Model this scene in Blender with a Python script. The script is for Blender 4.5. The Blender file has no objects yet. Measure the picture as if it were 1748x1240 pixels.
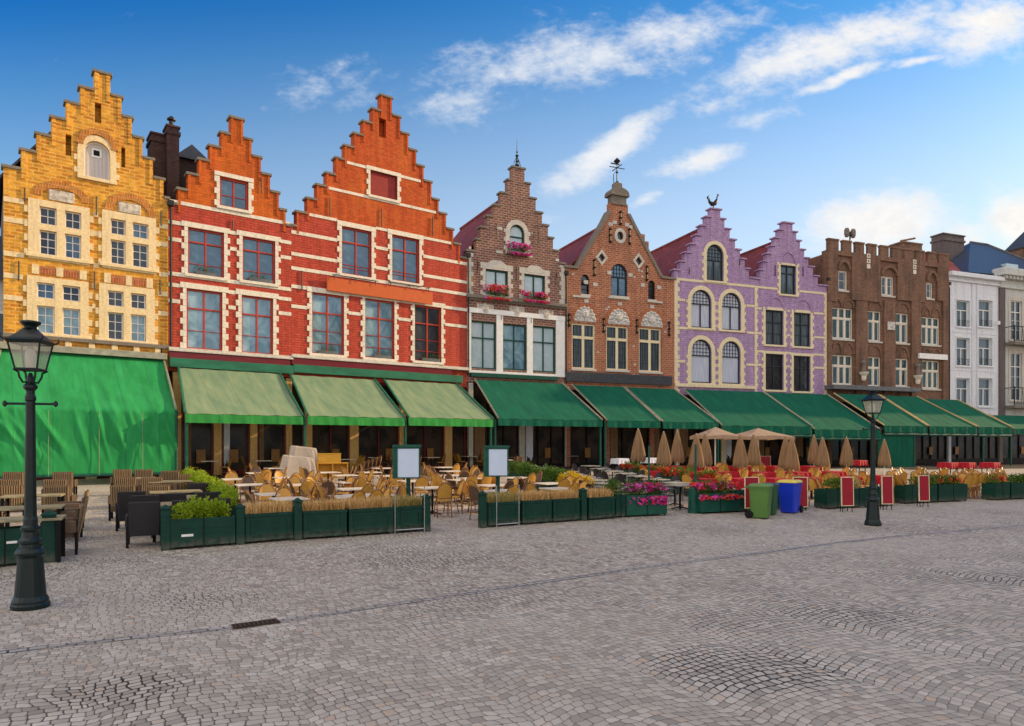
import bpy, bmesh, math, random
from mathutils import Vector, Matrix
from mathutils.geometry import tessellate_polygon
random.seed(7)
scene = bpy.context.scene
COL = scene.collection
PI = math.pi

# ------------------------------------------------------------------ camera constants
F, CX, HY, CAMH = 1170.0, 874.0, 757.0, 2.15
SUN_AZ, SUN_EL = math.radians(20.5), math.radians(19.5)

# ------------------------------------------------------------------ mesh builder
class MB:
    def __init__(s):
        s.v, s.f, s.m, s.cur = [], [], [], 0
    def add(s, vs, fs):
        n = len(s.v); s.v += [tuple(v) for v in vs]
        for f in fs:
            s.f.append([n + i for i in f]); s.m.append(s.cur)
        return s
    def box(s, x0, x1, y0, y1, z0, z1):
        return s.add([(x0,y0,z0),(x1,y0,z0),(x1,y1,z0),(x0,y1,z0),(x0,y0,z1),(x1,y0,z1),(x1,y1,z1),(x0,y1,z1)],
            [(0,3,2,1),(4,5,6,7),(0,1,5,4),(1,2,6,5),(2,3,7,6),(3,0,4,7)])
    def bbox(s, x0, x1, y0, y1, z0, z1, c=.01):
        # box with chamfered vertical and top edges
        lo = [(x0+c,y0),(x1-c,y0),(x1,y0+c),(x1,y1-c),(x1-c,y1),(x0+c,y1),(x0,y1-c),(x0,y0+c)]
        hi = [(x0+2*c,y0+c),(x1-2*c,y0+c),(x1-c,y0+2*c),(x1-c,y1-2*c),(x1-2*c,y1-c),(x0+2*c,y1-c),(x0+c,y1-2*c),(x0+c,y0+2*c)]
        vs = [(x,y,z0) for x,y in lo]+[(x,y,z1-c) for x,y in lo]+[(x,y,z1) for x,y in hi]
        fs = [tuple(range(7,-1,-1)), tuple(range(16,24))]
        for k in range(2):
            for i in range(8):
                j=(i+1)%8; fs.append((k*8+i,k*8+j,k*8+8+j,k*8+8+i))
        return s.add(vs, fs)
    def tube(s, pts, r, n=6, cap=True):
        pts = [Vector(p) for p in pts]
        rs = r if isinstance(r,(list,tuple)) else [r]*len(pts)
        vs, fs = [], []
        up = Vector((0,0,1))
        for i,p in enumerate(pts):
            if i==0: d=pts[1]-p
            elif i==len(pts)-1: d=p-pts[i-1]
            else: d=pts[i+1]-pts[i-1]
            d.normalize()
            a = d.cross(up if abs(d.z)<.95 else Vector((1,0,0))).normalized(); b=d.cross(a)
            for k in range(n):
                t=2*PI*k/n; vs.append(p+(a*math.cos(t)+b*math.sin(t))*rs[i])
        for i in range(len(pts)-1):
            for k in range(n):
                j=(k+1)%n; fs.append((i*n+k,i*n+j,i*n+n+j,i*n+n+k))
        if cap:
            fs.append(tuple(range(n-1,-1,-1))); fs.append(tuple(range((len(pts)-1)*n,len(pts)*n)))
        return s.add(vs, fs)
    def lathe(s, prof, n=20, c=(0,0,0), rot=0., sq=1.):
        vs, fs = [], []
        for r,z in prof:
            for k in range(n):
                t=2*PI*k/n+rot; vs.append((c[0]+r*math.cos(t), c[1]+r*math.sin(t)*sq, c[2]+z))
        for i in range(len(prof)-1):
            for k in range(n):
                j=(k+1)%n; fs.append((i*n+k,i*n+j,i*n+n+j,i*n+n+k))
        fs.append(tuple(range(n-1,-1,-1))); fs.append(tuple(range((len(prof)-1)*n,len(prof)*n)))
        return s.add(vs, fs)
    def poly(s, loop, holes=(), y=0.):
        """a flat face in the xz plane at depth y, with holes"""
        loops = [[Vector((a,b,0)) for a,b in loop]] + [[Vector((a,b,0)) for a,b in h] for h in holes]
        flat = [p for l in loops for p in l]
        tris = []
        for t in tessellate_polygon(loops):
            p,q,r=(flat[i] for i in t)
            tris.append(t if (q-p).cross(r-p).z>0 else t[::-1])
        return s.add([(p.x,y,p.y) for p in flat], [t for t in tris])
    def wallring(s, loop, y0, y1):
        n=len(loop)
        vs=[(a,y0,b) for a,b in loop]+[(a,y1,b) for a,b in loop]
        return s.add(vs, [(i,(i+1)%n,n+(i+1)%n,n+i) for i in range(n)])
    def ring(s, lo, li, y0, y1):
        """a frame between two loops of equal length, extruded from y0 (front) to y1"""
        n=len(lo)
        vs=[(a,y0,b) for a,b in lo]+[(a,y0,b) for a,b in li]+[(a,y1,b) for a,b in lo]+[(a,y1,b) for a,b in li]
        fs=[]
        for i in range(n):
            j=(i+1)%n
            fs+=[(i,j,n+j,n+i),(i,j,2*n+j,2*n+i),(n+i,n+j,3*n+j,3*n+i)]
        return s.add(vs, fs)
    def slab(s, loop, y0, y1, holes=()):
        s.poly(loop, holes, y0); s.poly(loop, (), y1) if not holes else s.poly(loop, holes, y1)
        s.wallring(loop, y0, y1)
        for h in holes: s.wallring(h, y0, y1)
        return s
    def xform(s, M, start=0):
        for i in range(start, len(s.v)): s.v[i]=tuple(M @ Vector(s.v[i]))
        return s
    def build(s, name, mats, parent=None, off=(0,0,0), smooth=False, norm=True):
        me=bpy.data.meshes.new(name)
        me.from_pydata([(x-off[0],y-off[1],z-off[2]) for x,y,z in s.v], [], s.f)
        if not isinstance(mats,(list,tuple)): mats=[mats]
        for m in mats: me.materials.append(m)
        if len(mats)>1: me.polygons.foreach_set('material_index', s.m)
        if norm and name not in ('pane','shop_back'):
            bm=bmesh.new(); bm.from_mesh(me); bmesh.ops.recalc_face_normals(bm, faces=bm.faces); bm.to_mesh(me); bm.free()
        if smooth: me.polygons.foreach_set('use_smooth', [True]*len(me.polygons))
        me.update()
        o=bpy.data.objects.new(name, me); COL.objects.link(o)
        if parent: o.parent=parent
        return o

def tag(o, label=None, cat=None, group=None, kind=None):
    if label: o['label']=label
    if cat: o['category']=cat
    if group: o['group']=group
    if kind: o['kind']=kind
    return o
def thing(name, label, cat, loc=(0,0,0), rz=0., group=None):
    o=bpy.data.objects.new(name, None); COL.objects.link(o)
    o.location=loc; o.rotation_euler=(0,0,rz); o.empty_display_size=.2
    return tag(o, label, cat, group)
def dup(root, loc, rz, label, group=None, scale=None):
    r=root.copy(); COL.objects.link(r); r.location=loc; r.rotation_euler=(0,0,rz); r['label']=label
    if scale: r.scale=(scale,)*3
    if group: r['group']=group
    for ch in list(root.children):
        c=ch.copy(); COL.objects.link(c); c.parent=r
        for g in list(ch.children):
            d=g.copy(); COL.objects.link(d); d.parent=c
    return r
# the paving falls gently from the house fronts to the gutter line
GA, GQ, GK = math.radians(32.), 8.7, .022
def gz(x,y): return max(0., GK*(-x*math.sin(GA)+y*math.cos(GA)-GQ))
def onground(p): return Vector((p[0],p[1],gz(p[0],p[1])))
def G(px, py, z=0.):
    """the point of the paving over which, z above it, the photograph shows (px, py)"""
    m=(px-CX)/F; n=-(py-HY)/F; h=CAMH-z
    Y=(h+GK*GQ)/(GK*(math.cos(GA)-m*math.sin(GA))-n)
    if Y<=0 or gz(m*Y,Y)<=0: Y=h/-n
    return onground((m*Y,Y))
ORD=['first','second','third','fourth','fifth','sixth','seventh','eighth','ninth','tenth','eleventh','twelfth','thirteenth','fourteenth',
 'fifteenth','sixteenth','seventeenth','eighteenth','nineteenth','twentieth']

# ------------------------------------------------------------------ materials
def new_mat(name):
    m=bpy.data.materials.new(name); m.use_nodes=True
    nt=m.node_tree; b=nt.nodes['Principled BSDF']
    return m, nt, b
class NT:
    def __init__(s, nt): s.nt=nt
    def n(s, t, **kw):
        nd=s.nt.nodes.new(t)
        for k,v in kw.items(): setattr(nd,k,v)
        return nd
    def lk(s,a,b): s.nt.links.new(a,b)
    def put(s, sock, v):
        if isinstance(v,(int,float,tuple,list)):
            if isinstance(v,(tuple,list)) and len(v)==3 and len(sock.default_value)==4: v=(*v,1)
            sock.default_value=v
        else: s.lk(v, sock)
    def M(s, op, a, b=None, c=None):
        nd=s.n('ShaderNodeMath', operation=op); s.put(nd.inputs[0],a)
        if b is not None: s.put(nd.inputs[1],b)
        if c is not None: s.put(nd.inputs[2],c)
        return nd.outputs[0]
    def mix(s, f, a, b, mode='MIX'):
        nd=s.n('ShaderNodeMix', data_type='RGBA', blend_type=mode)
        s.put(nd.inputs[0],f); s.put(nd.inputs[6],a); s.put(nd.inputs[7],b)
        return nd.outputs[2]
    def ramp(s, f, stops):
        nd=s.n('ShaderNodeValToRGB'); s.lk(f, nd.inputs[0]); cr=nd.color_ramp
        while len(cr.elements)<len(stops): cr.elements.new(.5)
        for e,(p,c) in zip(cr.elements, stops):
            e.position=p; e.color=(*c,1) if len(c)==3 else c
        return nd.outputs[0]
    def rng(s, f, a, b, c, d, smooth=False):
        nd=s.n('ShaderNodeMapRange'); nd.clamp=True
        if smooth: nd.interpolation_type='SMOOTHSTEP'
        s.lk(f, nd.inputs[0])
        for i,v in enumerate((a,b,c,d)): nd.inputs[i+1].default_value=v
        return nd.outputs[0]
    def noise(s, vec, scale, detail=4., rough=.55, dist=0.):
        nd=s.n('ShaderNodeTexNoise'); nd.inputs['Scale'].default_value=scale; nd.inputs['Detail'].default_value=detail
        nd.inputs['Roughness'].default_value=rough; nd.inputs['Distortion'].default_value=dist
        if vec is not None: s.lk(vec, nd.inputs['Vector'])
        return nd.outputs[0]
    def bump(s, h, strength, dist):
        nd=s.n('ShaderNodeBump'); nd.inputs['Strength'].default_value=strength; nd.inputs['Distance'].default_value=dist
        s.lk(h, nd.inputs['Height']); return nd.outputs[0]
    def obj(s): return s.n('ShaderNodeTexCoord').outputs['Object']
    def mapping(s, vec, loc=(0,0,0), rot=(0,0,0), sc=(1,1,1)):
        nd=s.n('ShaderNodeMapping'); s.lk(vec, nd.inputs[0])
        nd.inputs[1].default_value=loc; nd.inputs[2].default_value=rot; nd.inputs[3].default_value=sc
        return nd.outputs[0]
    def facade(s):
        o=s.n('ShaderNodeSeparateXYZ'); s.lk(s.obj(), o.inputs[0])
        c=s.n('ShaderNodeCombineXYZ'); s.lk(s.M('ADD',o.outputs[0],o.outputs[1]), c.inputs[0]); s.lk(o.outputs[2], c.inputs[1])
        return c.outputs[0]

def mat(name, col, rough=.6, var=.25, scale=4., bump=.0, spec=.3, metal=0., stretch=(1,1,1), col2=None, bscale=None):
    m,nt,b=new_mat(name); T=NT(nt)
    v=T.mapping(T.obj(), sc=stretch)
    n1=T.noise(v, scale, 5.)
    c2=col2 or tuple(c*(1-var) for c in col); c1=tuple(min(1,c*(1+var*.5)) for c in col)
    c=T.ramp(n1, [(.3,c2),(.7,c1)])
    T.lk(c, b.inputs['Base Color'])
    b.inputs['Roughness'].default_value=rough; b.inputs['Metallic'].default_value=metal
    b.inputs['Specular IOR Level'].default_value=spec
    if bump: T.lk(T.bump(T.noise(v, bscale or scale*6, 4.), bump, .02), b.inputs['Normal'])
    return m

def brick(name, c1, c2, mortar, bw=.25, bh=.085, ms=.012, rough=.8, dirt=.35, dirtcol=(.08,.06,.05), bumpk=.5, vary=.35, dscale=.35):
    m,nt,b=new_mat(name); T=NT(nt)
    v=T.facade()
    br=T.n('ShaderNodeTexBrick'); T.lk(v, br.inputs['Vector'])
    for k,x in (('Color1',c1),('Color2',c2),('Mortar',mortar)): br.inputs[k].default_value=(*x,1)
    br.inputs['Scale'].default_value=1.; br.inputs['Mortar Size'].default_value=ms
    br.inputs['Brick Width'].default_value=bw; br.inputs['Row Height'].default_value=bh; br.inputs['Bias'].default_value=0.
    n1=T.noise(v, 3.2, 6., .65); n2=T.noise(T.mapping(v, sc=(1.6,.5,1)), dscale*2, 5., .6)
    c=T.mix(vary, br.outputs[0], T.ramp(n1,[(.3,tuple(x*.55 for x in c1)),(.5,c1),(.7,tuple(min(1,x*1.35) for x in c2))]))
    c=T.mix(T.rng(n2,.48,.75,0,dirt), c, (*dirtcol,1))
    n3=T.noise(T.mapping(v, sc=(3.2,.22,1)), 1.0, 4., .6); n4=T.noise(T.mapping(v, sc=(1,2.2,1)), 3.4, 4., .7)
    k=T.M('MULTIPLY', T.rng(n3,.36,.70,1.08,.80), T.rng(n4,.34,.66,.80,1.20))
    cb=T.n('ShaderNodeCombineColor')
    for q in range(3): T.lk(k, cb.inputs[q])
    c=T.mix(1., c, cb.outputs[0], 'MULTIPLY')
    T.lk(c, b.inputs['Base Color']); b.inputs['Roughness'].default_value=rough; b.inputs['Specular IOR Level'].default_value=.2
    h=T.M('ADD', T.M('MULTIPLY', br.outputs[1], -.6), T.M('MULTIPLY', T.noise(v, 14., 4.), .7))
    T.lk(T.bump(h, bumpk, .02), b.inputs['Normal'])
    return m

def stone(name, col, dirt=.4, dirtcol=(.12,.1,.08)):
    m,nt,b=new_mat(name); T=NT(nt); v=T.facade()
    n1=T.noise(v, 9., 5.); n2=T.noise(T.mapping(v, sc=(1.5,.6,1)), 1.1, 5., .6)
    c=T.ramp(n1, [(.3,tuple(x*.8 for x in col)),(.7,tuple(min(1,x*1.08) for x in col))])
    c=T.mix(T.rng(n2,.5,.8,0,dirt), c, (*dirtcol,1))
    n3=T.noise(T.mapping(v, sc=(4.,.3,1)), 1.2, 4., .6); c=T.mix(T.rng(n3,.5,.72,0,.45), c, tuple(x*.45 for x in col)+(1,))
    T.lk(c, b.inputs['Base Color']); b.inputs['Roughness'].default_value=.75; b.inputs['Specular IOR Level'].default_value=.2
    T.lk(T.bump(T.noise(v, 40., 3.), .25, .01), b.inputs['Normal'])
    return m

def tiles(name, c1, c2):
    """pantile roof: waves down the slope"""
    m,nt,b=new_mat(name); T=NT(nt)
    s=T.n('ShaderNodeSeparateXYZ'); T.lk(T.obj(), s.inputs[0])
    row=T.M('DIVIDE', s.outputs[2], .22); colx=T.M('DIVIDE', s.outputs[1], .24)
    saw=T.M('FRACT', row); wave=T.M('SINE', T.M('MULTIPLY', colx, 2*PI))
    cell=T.n('ShaderNodeTexWhiteNoise', noise_dimensions='2D'); cc=T.n('ShaderNodeCombineXYZ')
    T.lk(T.M('FLOOR',row), cc.inputs[0]); T.lk(T.M('FLOOR',colx), cc.inputs[1]); T.lk(cc.outputs[0], cell.inputs['Vector'])
    n=T.noise(T.obj(), 1.5, 5., .6)
    c=T.mix(cell.outputs[0], (*c1,1), (*c2,1))
    c=T.mix(T.rng(n,.45,.75,0,.6), c, tuple(x*.35 for x in c1)+(1,))
    c=T.mix(T.rng(saw,.0,.22,.6,0), c, (.03,.015,.012,1))
    T.lk(c, b.inputs['Base Color']); b.inputs['Roughness'].default_value=.6; b.inputs['Specular IOR Level'].default_value=.3
    h=T.M('ADD', T.M('MULTIPLY', wave, .5), T.M('SUBTRACT', 1., saw))
    T.lk(T.bump(h,.8,.06), b.inputs['Normal'])
    return m

def glass(name, base, base2, rough=.06, fold=0., spec=.9, mixamt=.5, refl=.22, ior=1.35):
    """window pane over a dark room or a drawn curtain, some with sky reflection in the base colour"""
    m,nt,b=new_mat(name); T=NT(nt); v=T.facade()
    n=T.noise(T.mapping(v, sc=(1,.8,1)), 1.0, 4., .55, .6)
    f=T.rng(n,.40,.58,0,1)
    if fold:
        s=T.n('ShaderNodeSeparateXYZ'); T.lk(v, s.inputs[0])
        w=T.noise(T.mapping(v, sc=(1,.05,1)), fold, 2., .5)
        f=T.rng(w,.35,.65,0,1)
    T.lk(T.mix(f,(*base,1),(*base2,1)), b.inputs['Base Color'])
    b.inputs['Roughness'].default_value=.5; b.inputs['Specular IOR Level'].default_value=.2
    gl=T.n('ShaderNodeBsdfGlossy'); gl.inputs['Roughness'].default_value=rough; gl.inputs['Color'].default_value=(.50,.74,1.,1)
    bp=T.bump(T.noise(v, 1.7, 2.), .06, .05); T.lk(bp, gl.inputs['Normal'])
    fr=T.n('ShaderNodeFresnel'); fr.inputs[0].default_value=ior
    mx=T.n('ShaderNodeMixShader'); T.lk(T.M('MULTIPLY_ADD', fr.outputs[0], 1., refl), mx.inputs[0])
    T.lk(b.outputs[0], mx.inputs[1]); T.lk(gl.outputs[0], mx.inputs[2])
    T.lk(mx.outputs[0], nt.nodes['Material Output'].inputs[0])
    return m

def fabric(name, col, col2=None, trans=.25, weave=90., rough=.85, streak=True):
    m,nt,b=new_mat(name); T=NT(nt)
    v=T.obj(); n=T.noise(T.mapping(v, sc=(2.,.5,.6)), 1.2, 5., .6)
    c=T.ramp(n,[(.25,col2 or tuple(x*.7 for x in col)),(.6,col),(.85,tuple(x*1.15+.015 for x in col))])
    if streak:
        s=T.n('ShaderNodeSeparateXYZ'); T.lk(v,s.inputs[0])
        f=T.M('FRACT',T.M('DIVIDE',T.M('ADD',s.outputs[0],200.),1.22)); ln=T.M('LESS_THAN',f,.022)
        c=T.mix(T.M('MULTIPLY',ln,.45),c,tuple(x*.4 for x in col)+(1,))
        st=T.noise(T.mapping(v, sc=(5.,.35,.35)), 1.3, 4., .6); c=T.mix(T.rng(st,.5,.75,0,.4),c,tuple(x*.5+.02 for x in col)+(1,))
    T.lk(c,b.inputs['Base Color']); b.inputs['Roughness'].default_value=rough; b.inputs['Specular IOR Level'].default_value=.15
    T.lk(T.bump(T.noise(v, 3.5, 3.), .25, .06), b.inputs['Normal'])
    tr=T.n('ShaderNodeBsdfTranslucent'); T.lk(c, tr.inputs[0])
    mx=T.n('ShaderNodeMixShader'); mx.inputs[0].default_value=trans
    T.lk(b.outputs[0],mx.inputs[1]); T.lk(tr.outputs[0],mx.inputs[2]); T.lk(mx.outputs[0], nt.nodes['Material Output'].inputs[0])
    return m

def leafmat(name, c1, c2, trans=.35, rough=.5):
    m,nt,b=new_mat(name); T=NT(nt)
    g=T.n('ShaderNodeNewGeometry'); r=g.outputs['Random Per Island']
    c=T.mix(r,(*c1,1),(*c2,1))
    T.lk(c,b.inputs['Base Color']); b.inputs['Roughness'].default_value=rough; b.inputs['Specular IOR Level'].default_value=.25
    tr=T.n('ShaderNodeBsdfTranslucent'); T.lk(c,tr.inputs[0])
    mx=T.n('ShaderNodeMixShader'); mx.inputs[0].default_value=trans
    T.lk(b.outputs[0],mx.inputs[1]); T.lk(tr.outputs[0],mx.inputs[2]); T.lk(mx.outputs[0], nt.nodes['Material Output'].inputs[0])
    return m

def weave(name, c1, c2, sc=60., axis=0):
    """woven cane or wicker"""
    m,nt,b=new_mat(name); T=NT(nt); v=T.obj()
    s=T.n('ShaderNodeSeparateXYZ'); T.lk(v,s.inputs[0])
    a=T.M('SINE', T.M('MULTIPLY', T.M('ADD', s.outputs[0], s.outputs[1]), sc*2)); z=T.M('SINE', T.M('MULTIPLY', s.outputs[2], sc*2))
    f=T.M('MULTIPLY_ADD', T.M('MULTIPLY', a, z), .5, .5)
    n=T.noise(v, 8., 3.)
    c=T.mix(T.M('MULTIPLY_ADD', n, .6, T.M('MULTIPLY', f, .4)), (*c1,1), (*c2,1))
    T.lk(c,b.inputs['Base Color']); b.inputs['Roughness'].default_value=.45; b.inputs['Specular IOR Level'].default_value=.4
    T.lk(T.bump(f,.4,.01), b.inputs['Normal'])
    return m

def ground_mat():
    m,nt,b=new_mat('cobblestones'); T=NT(nt)
    v=T.mapping(T.obj(), rot=(0,0,math.radians(-31)))
    dn=T.n('ShaderNodeTexNoise'); dn.inputs['Scale'].default_value=1.3; dn.inputs['Detail'].default_value=2.; T.lk(v,dn.inputs['Vector'])
    vm=T.n('ShaderNodeVectorMath', operation='MULTIPLY_ADD'); T.lk(dn.outputs['Color'],vm.inputs[0]); vm.inputs[1].default_value=(.22,.22,0); T.lk(v,vm.inputs[2])
    dn2=T.n('ShaderNodeTexNoise'); dn2.inputs['Scale'].default_value=9.; dn2.inputs['Detail'].default_value=1.; T.lk(v,dn2.inputs['Vector'])
    vm2=T.n('ShaderNodeVectorMath', operation='MULTIPLY_ADD'); T.lk(dn2.outputs['Color'],vm2.inputs[0]); vm2.inputs[1].default_value=(.045,.045,0); T.lk(vm.outputs[0],vm2.inputs[2])
    s=T.n('ShaderNodeSeparateXYZ'); T.lk(vm2.outputs[0],s.inputs[0])
    W=1.5; R=W*1.4; d=.094; ls=.104
    U=T.M('DIVIDE', s.outputs[0], W); col=T.M('FLOOR',U); u=T.M('MULTIPLY', T.M('SUBTRACT', T.M('FRACT',U), .5), W)
    arc=T.M('SQRT', T.M('MAXIMUM', T.M('SUBTRACT', R*R, T.M('MULTIPLY',u,u)), .02))
    q=T.M('DIVIDE', T.M('SUBTRACT', s.outputs[1], arc), d)
    row=T.M('FLOOR', q)
    sl=T.M('MULTIPLY', T.M('ARCSINE', T.M('DIVIDE', u, R)), R/ls)
    wn=T.n('ShaderNodeTexWhiteNoise', noise_dimensions='2D'); ck=T.n('ShaderNodeCombineXYZ'); T.lk(col,ck.inputs[0]); T.lk(row,ck.inputs[1]); T.lk(ck.outputs[0],wn.inputs['Vector'])
    xx=T.M('ADD', T.M('MULTIPLY', sl, T.M('MULTIPLY_ADD', wn.outputs[0], .3, .85)), T.M('MULTIPLY', wn.outputs[0], 9.))
    fx=T.M('FRACT', xx); fy=T.M('FRACT', q); cx_=T.M('FLOOR', xx)
    w2=T.n('ShaderNodeTexWhiteNoise', noise_dimensions='3D'); c3=T.n('ShaderNodeCombineXYZ'); T.lk(cx_,c3.inputs[0]); T.lk(row,c3.inputs[1]); T.lk(col,c3.inputs[2]); T.lk(c3.outputs[0],w2.inputs['Vector'])
    rnd=w2.outputs[0]
    ex=T.M('MINIMUM', fx, T.M('SUBTRACT',1.,fx)); ey=T.M('MINIMUM', fy, T.M('SUBTRACT',1.,fy))
    ix=T.M('MAXIMUM', T.M('SUBTRACT',.2,ex), 0.); iy=T.M('MAXIMUM', T.M('SUBTRACT',.2,ey), 0.)
    e=T.M('MAXIMUM', T.M('SUBTRACT', .2, T.M('SQRT', T.M('ADD', T.M('MULTIPLY',ix,ix), T.M('MULTIPLY',iy,iy)))), 0.)
    big=T.noise(v,.16,4.,.55); mid=T.noise(v,.9,5.,.6); fine=T.noise(v,45.,4.,.6)
    c=T.ramp(rnd,[(0.,(.24,.21,.18)),(.3,(.40,.36,.32)),(.7,(.50,.455,.41)),(.93,(.60,.55,.50)),(1.,(.48,.34,.25))])
    c=T.mix(T.rng(mid,.35,.7,.0,.55), c, (.36,.315,.27,1))
    c=T.mix(T.rng(big,.4,.65,0,.35), c, (.56,.52,.47,1))
    c=T.mix(T.M('MULTIPLY',fine,.35), c, (.12,.115,.11,1))
    # joints: sandy and pale where worn, dark where washed out
    jd=T.noise(v,.28,3.,.5)
    op=T.obj(); sp=T.n('ShaderNodeSeparateXYZ'); T.lk(op,sp.inputs[0])
    for px_,py_,rx_,ry_,st_ in ((1255,1142,1.0,.75,.30),(215,1172,.9,.55,.17),(1690,985,2.6,.8,.16),(1230,1150,2.0,1.4,.08),(560,1190,.9,.5,.06)):
        g0=G(px_,py_); dx_=T.M('DIVIDE',T.M('SUBTRACT',sp.outputs[0],g0.x),rx_); dy_=T.M('DIVIDE',T.M('SUBTRACT',sp.outputs[1],g0.y),ry_)
        rr_=T.M('SQRT',T.M('ADD',T.M('MULTIPLY',dx_,dx_),T.M('MULTIPLY',dy_,dy_)))
        jd=T.M('ADD',jd,T.rng(T.M('ADD',rr_,T.M('MULTIPLY',mid,.8)),.7,1.6,st_,0.,True))
    jd=T.M('SUBTRACT',jd,.06); jw=T.rng(jd,.45,.7,.055,.13); 
    jc=T.mix(T.rng(jd,.4,.6,0,1), (.17,.145,.12,1), (.022,.018,.014,1))
    jm=T.M('SUBTRACT', 1., T.M('MINIMUM', T.M('DIVIDE', e, jw), 1.))
    c=T.mix(T.M('MINIMUM',T.M('MULTIPLY',jm,1.6),1.), c, jc)
    c=T.mix(1.,c,(1.16,1.125,1.055,1),'MULTIPLY')
    T.lk(c,b.inputs['Base Color'])
    T.lk(T.rng(rnd,0,1,.5,.75), b.inputs['Roughness']); b.inputs['Specular IOR Level'].default_value=.22
    h=T.M('ADD', T.M('MINIMUM', T.M('MULTIPLY', e, 4.), 1.), T.M('MULTIPLY_ADD', rnd, .35, T.M('MULTIPLY', fine, .25)))
    T.lk(T.bump(h,.40,.014), b.inputs['Normal'])
    return m

MT={}
MT['cobble']=ground_mat()
MT['yellow']=brick('yellow_brick',(.82,.40,.04),(.42,.13,.012),(.68,.43,.12), bw=.40,bh=.15, ms=.026, dirt=.45, dirtcol=(.45,.14,.02),vary=.22)
MT['redbrick']=brick('red_painted_brick',(.54,.085,.05),(.44,.06,.038),(.29,.038,.024), bw=.34,bh=.125, ms=.02, dirt=.45, dirtcol=(.27,.032,.022), vary=.25)
MT['sunlit_orange_plaster']=brick('sunlit_orange_plaster',(.62,.145,.020),(.48,.095,.016),(.36,.065,.014), bw=.34,bh=.125, ms=.016, dirt=.55, dirtcol=(.33,.04,.02), vary=.5)  # plaster whose orange also carries the warm sunlight on the gable
MT['gable_red']=brick('worn_red_plaster',(.54,.10,.022),(.42,.065,.018),(.32,.045,.016), bw=.34,bh=.125, ms=.016, dirt=.6, dirtcol=(.62,.17,.03), vary=.5)
MT['darkbrick']=brick('brown_brick',(.26,.095,.06),(.15,.06,.045),(.42,.36,.30), bw=.36,bh=.15, ms=.03, dirt=.35, dirtcol=(.10,.06,.05),vary=.4)
MT['orangebrick']=brick('orange_brick',(.47,.15,.06),(.25,.065,.035),(.50,.38,.28), bw=.36,bh=.14, ms=.026, dirt=.3,vary=.45)
MT['purple']=brick('purple_paint',(.47,.335,.50),(.40,.26,.45),(.29,.17,.34), bw=.36,bh=.14, ms=.02, dirt=.3, dirtcol=(.27,.13,.29),vary=.3)
MT['oldbrick']=brick('weathered_brick',(.25,.13,.08),(.13,.07,.05),(.24,.17,.12), bw=.36,bh=.14, ms=.024, dirt=.85, dirtcol=(.075,.05,.04),vary=.5)
MT['chimney']=brick('sooty_brick',(.075,.035,.03),(.05,.025,.025),(.09,.07,.06), bw=.24,bh=.09, dirt=.3)
MT['archgold']=brick('golden_arch_brick',(.55,.20,.04),(.38,.11,.02),(.62,.42,.16), bw=.1,bh=.3, dirt=.2)
MT['greybrick']=brick('grey_brick',(.15,.12,.12),(.11,.09,.09),(.2,.18,.17))
MT['archbrick']=brick('red_arch_brick',(.45,.12,.04),(.36,.08,.03),(.5,.36,.2), bw=.1,bh=.3, dirt=.2)
MT['cream']=stone('cream_stone',(.82,.75,.62),.25)
MT['warmstone']=stone('warm_stone',(.84,.66,.38),.25,(.45,.25,.08))
MT['greystone']=stone('grey_stone',(.62,.585,.51),.4)
MT['creampaint']=stone('cream_paint',(.85,.73,.47),.2,(.5,.38,.2))
MT['darkstone']=stone('dark_stone',(.22,.19,.155),.5)
MT['whitestone']=stone('white_render',(.80,.82,.86),.15,(.45,.47,.52))
MT['palewall']=stone('pale_render',(.60,.62,.58),.3)
MT['whitepaint']=mat('white_paint',(.86,.85,.81),.4,.1)
MT['redpaint']=mat('red_paint',(.48,.05,.025),.35,.2)
MT['maroon']=mat('maroon_paint',(.16,.012,.02),.35,.3,stretch=(.3,1,4))
MT['greenpaint']=mat('green_paint',(.009,.082,.056),.4,.3,spec=.25)
MT['greenwood']=mat('green_wood',(.004,.042,.029),.5,.35,3.,bump=.1,spec=.18)
m_,nt_,b_=new_mat('scuffed_green_wood'); T_=NT(nt_); o_=T_.obj(); s_=T_.n('ShaderNodeSeparateXYZ'); T_.lk(o_,s_.inputs[0])
c_=T_.ramp(T_.noise(T_.mapping(o_,sc=(1,1,4)),3.,5.),[(.3,(.003,.030,.021)),(.7,(.006,.056,.038))])
c_=T_.mix(T_.M('MULTIPLY',T_.rng(s_.outputs[2],.04,.22,.75,0),T_.rng(T_.noise(o_,9.,4.),.35,.65,.1,1)),c_,(.16,.14,.11,1)); c_=T_.mix(T_.rng(T_.noise(T_.mapping(o_,sc=(1,1,12)),5.,3.),.66,.74,0,.5),c_,(.05,.11,.08,1))
T_.lk(c_,b_.inputs['Base Color']); b_.inputs['Roughness'].default_value=.5; b_.inputs['Specular IOR Level'].default_value=.2; MT['greenwood']=m_
MT['greenbeam']=mat('green_beam',(.02,.16,.09),.45,.35,2.,stretch=(.4,1,1))
MT['darkgreen']=mat('dark_green_iron',(.003,.013,.013),.38,.35,5.,bump=.12,spec=.35)
MT['black']=mat('black_paint',(.008,.008,.009),.5,.3,spec=.15)
MT['bluegrey']=mat('blue_black_paint',(.02,.035,.045),.4,.3)
MT['iron']=mat('iron',(.02,.018,.017),.5,.3)
MT['slate']=mat('slate_roof',(.055,.06,.07),.5,.45,7.,bump=.3)
MT['blueslate']=mat('blue_slate',(.05,.065,.11),.45,.35,6.,bump=.3)
MT['lead']=mat('lead_sheet',(.13,.14,.15),.45,.3,3.)
MT['redtile']=tiles('red_pantiles',(.28,.045,.03),(.17,.03,.028))
MT['orangetile']=tiles('orange_pantiles',(.42,.09,.04),(.30,.06,.03))
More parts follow.
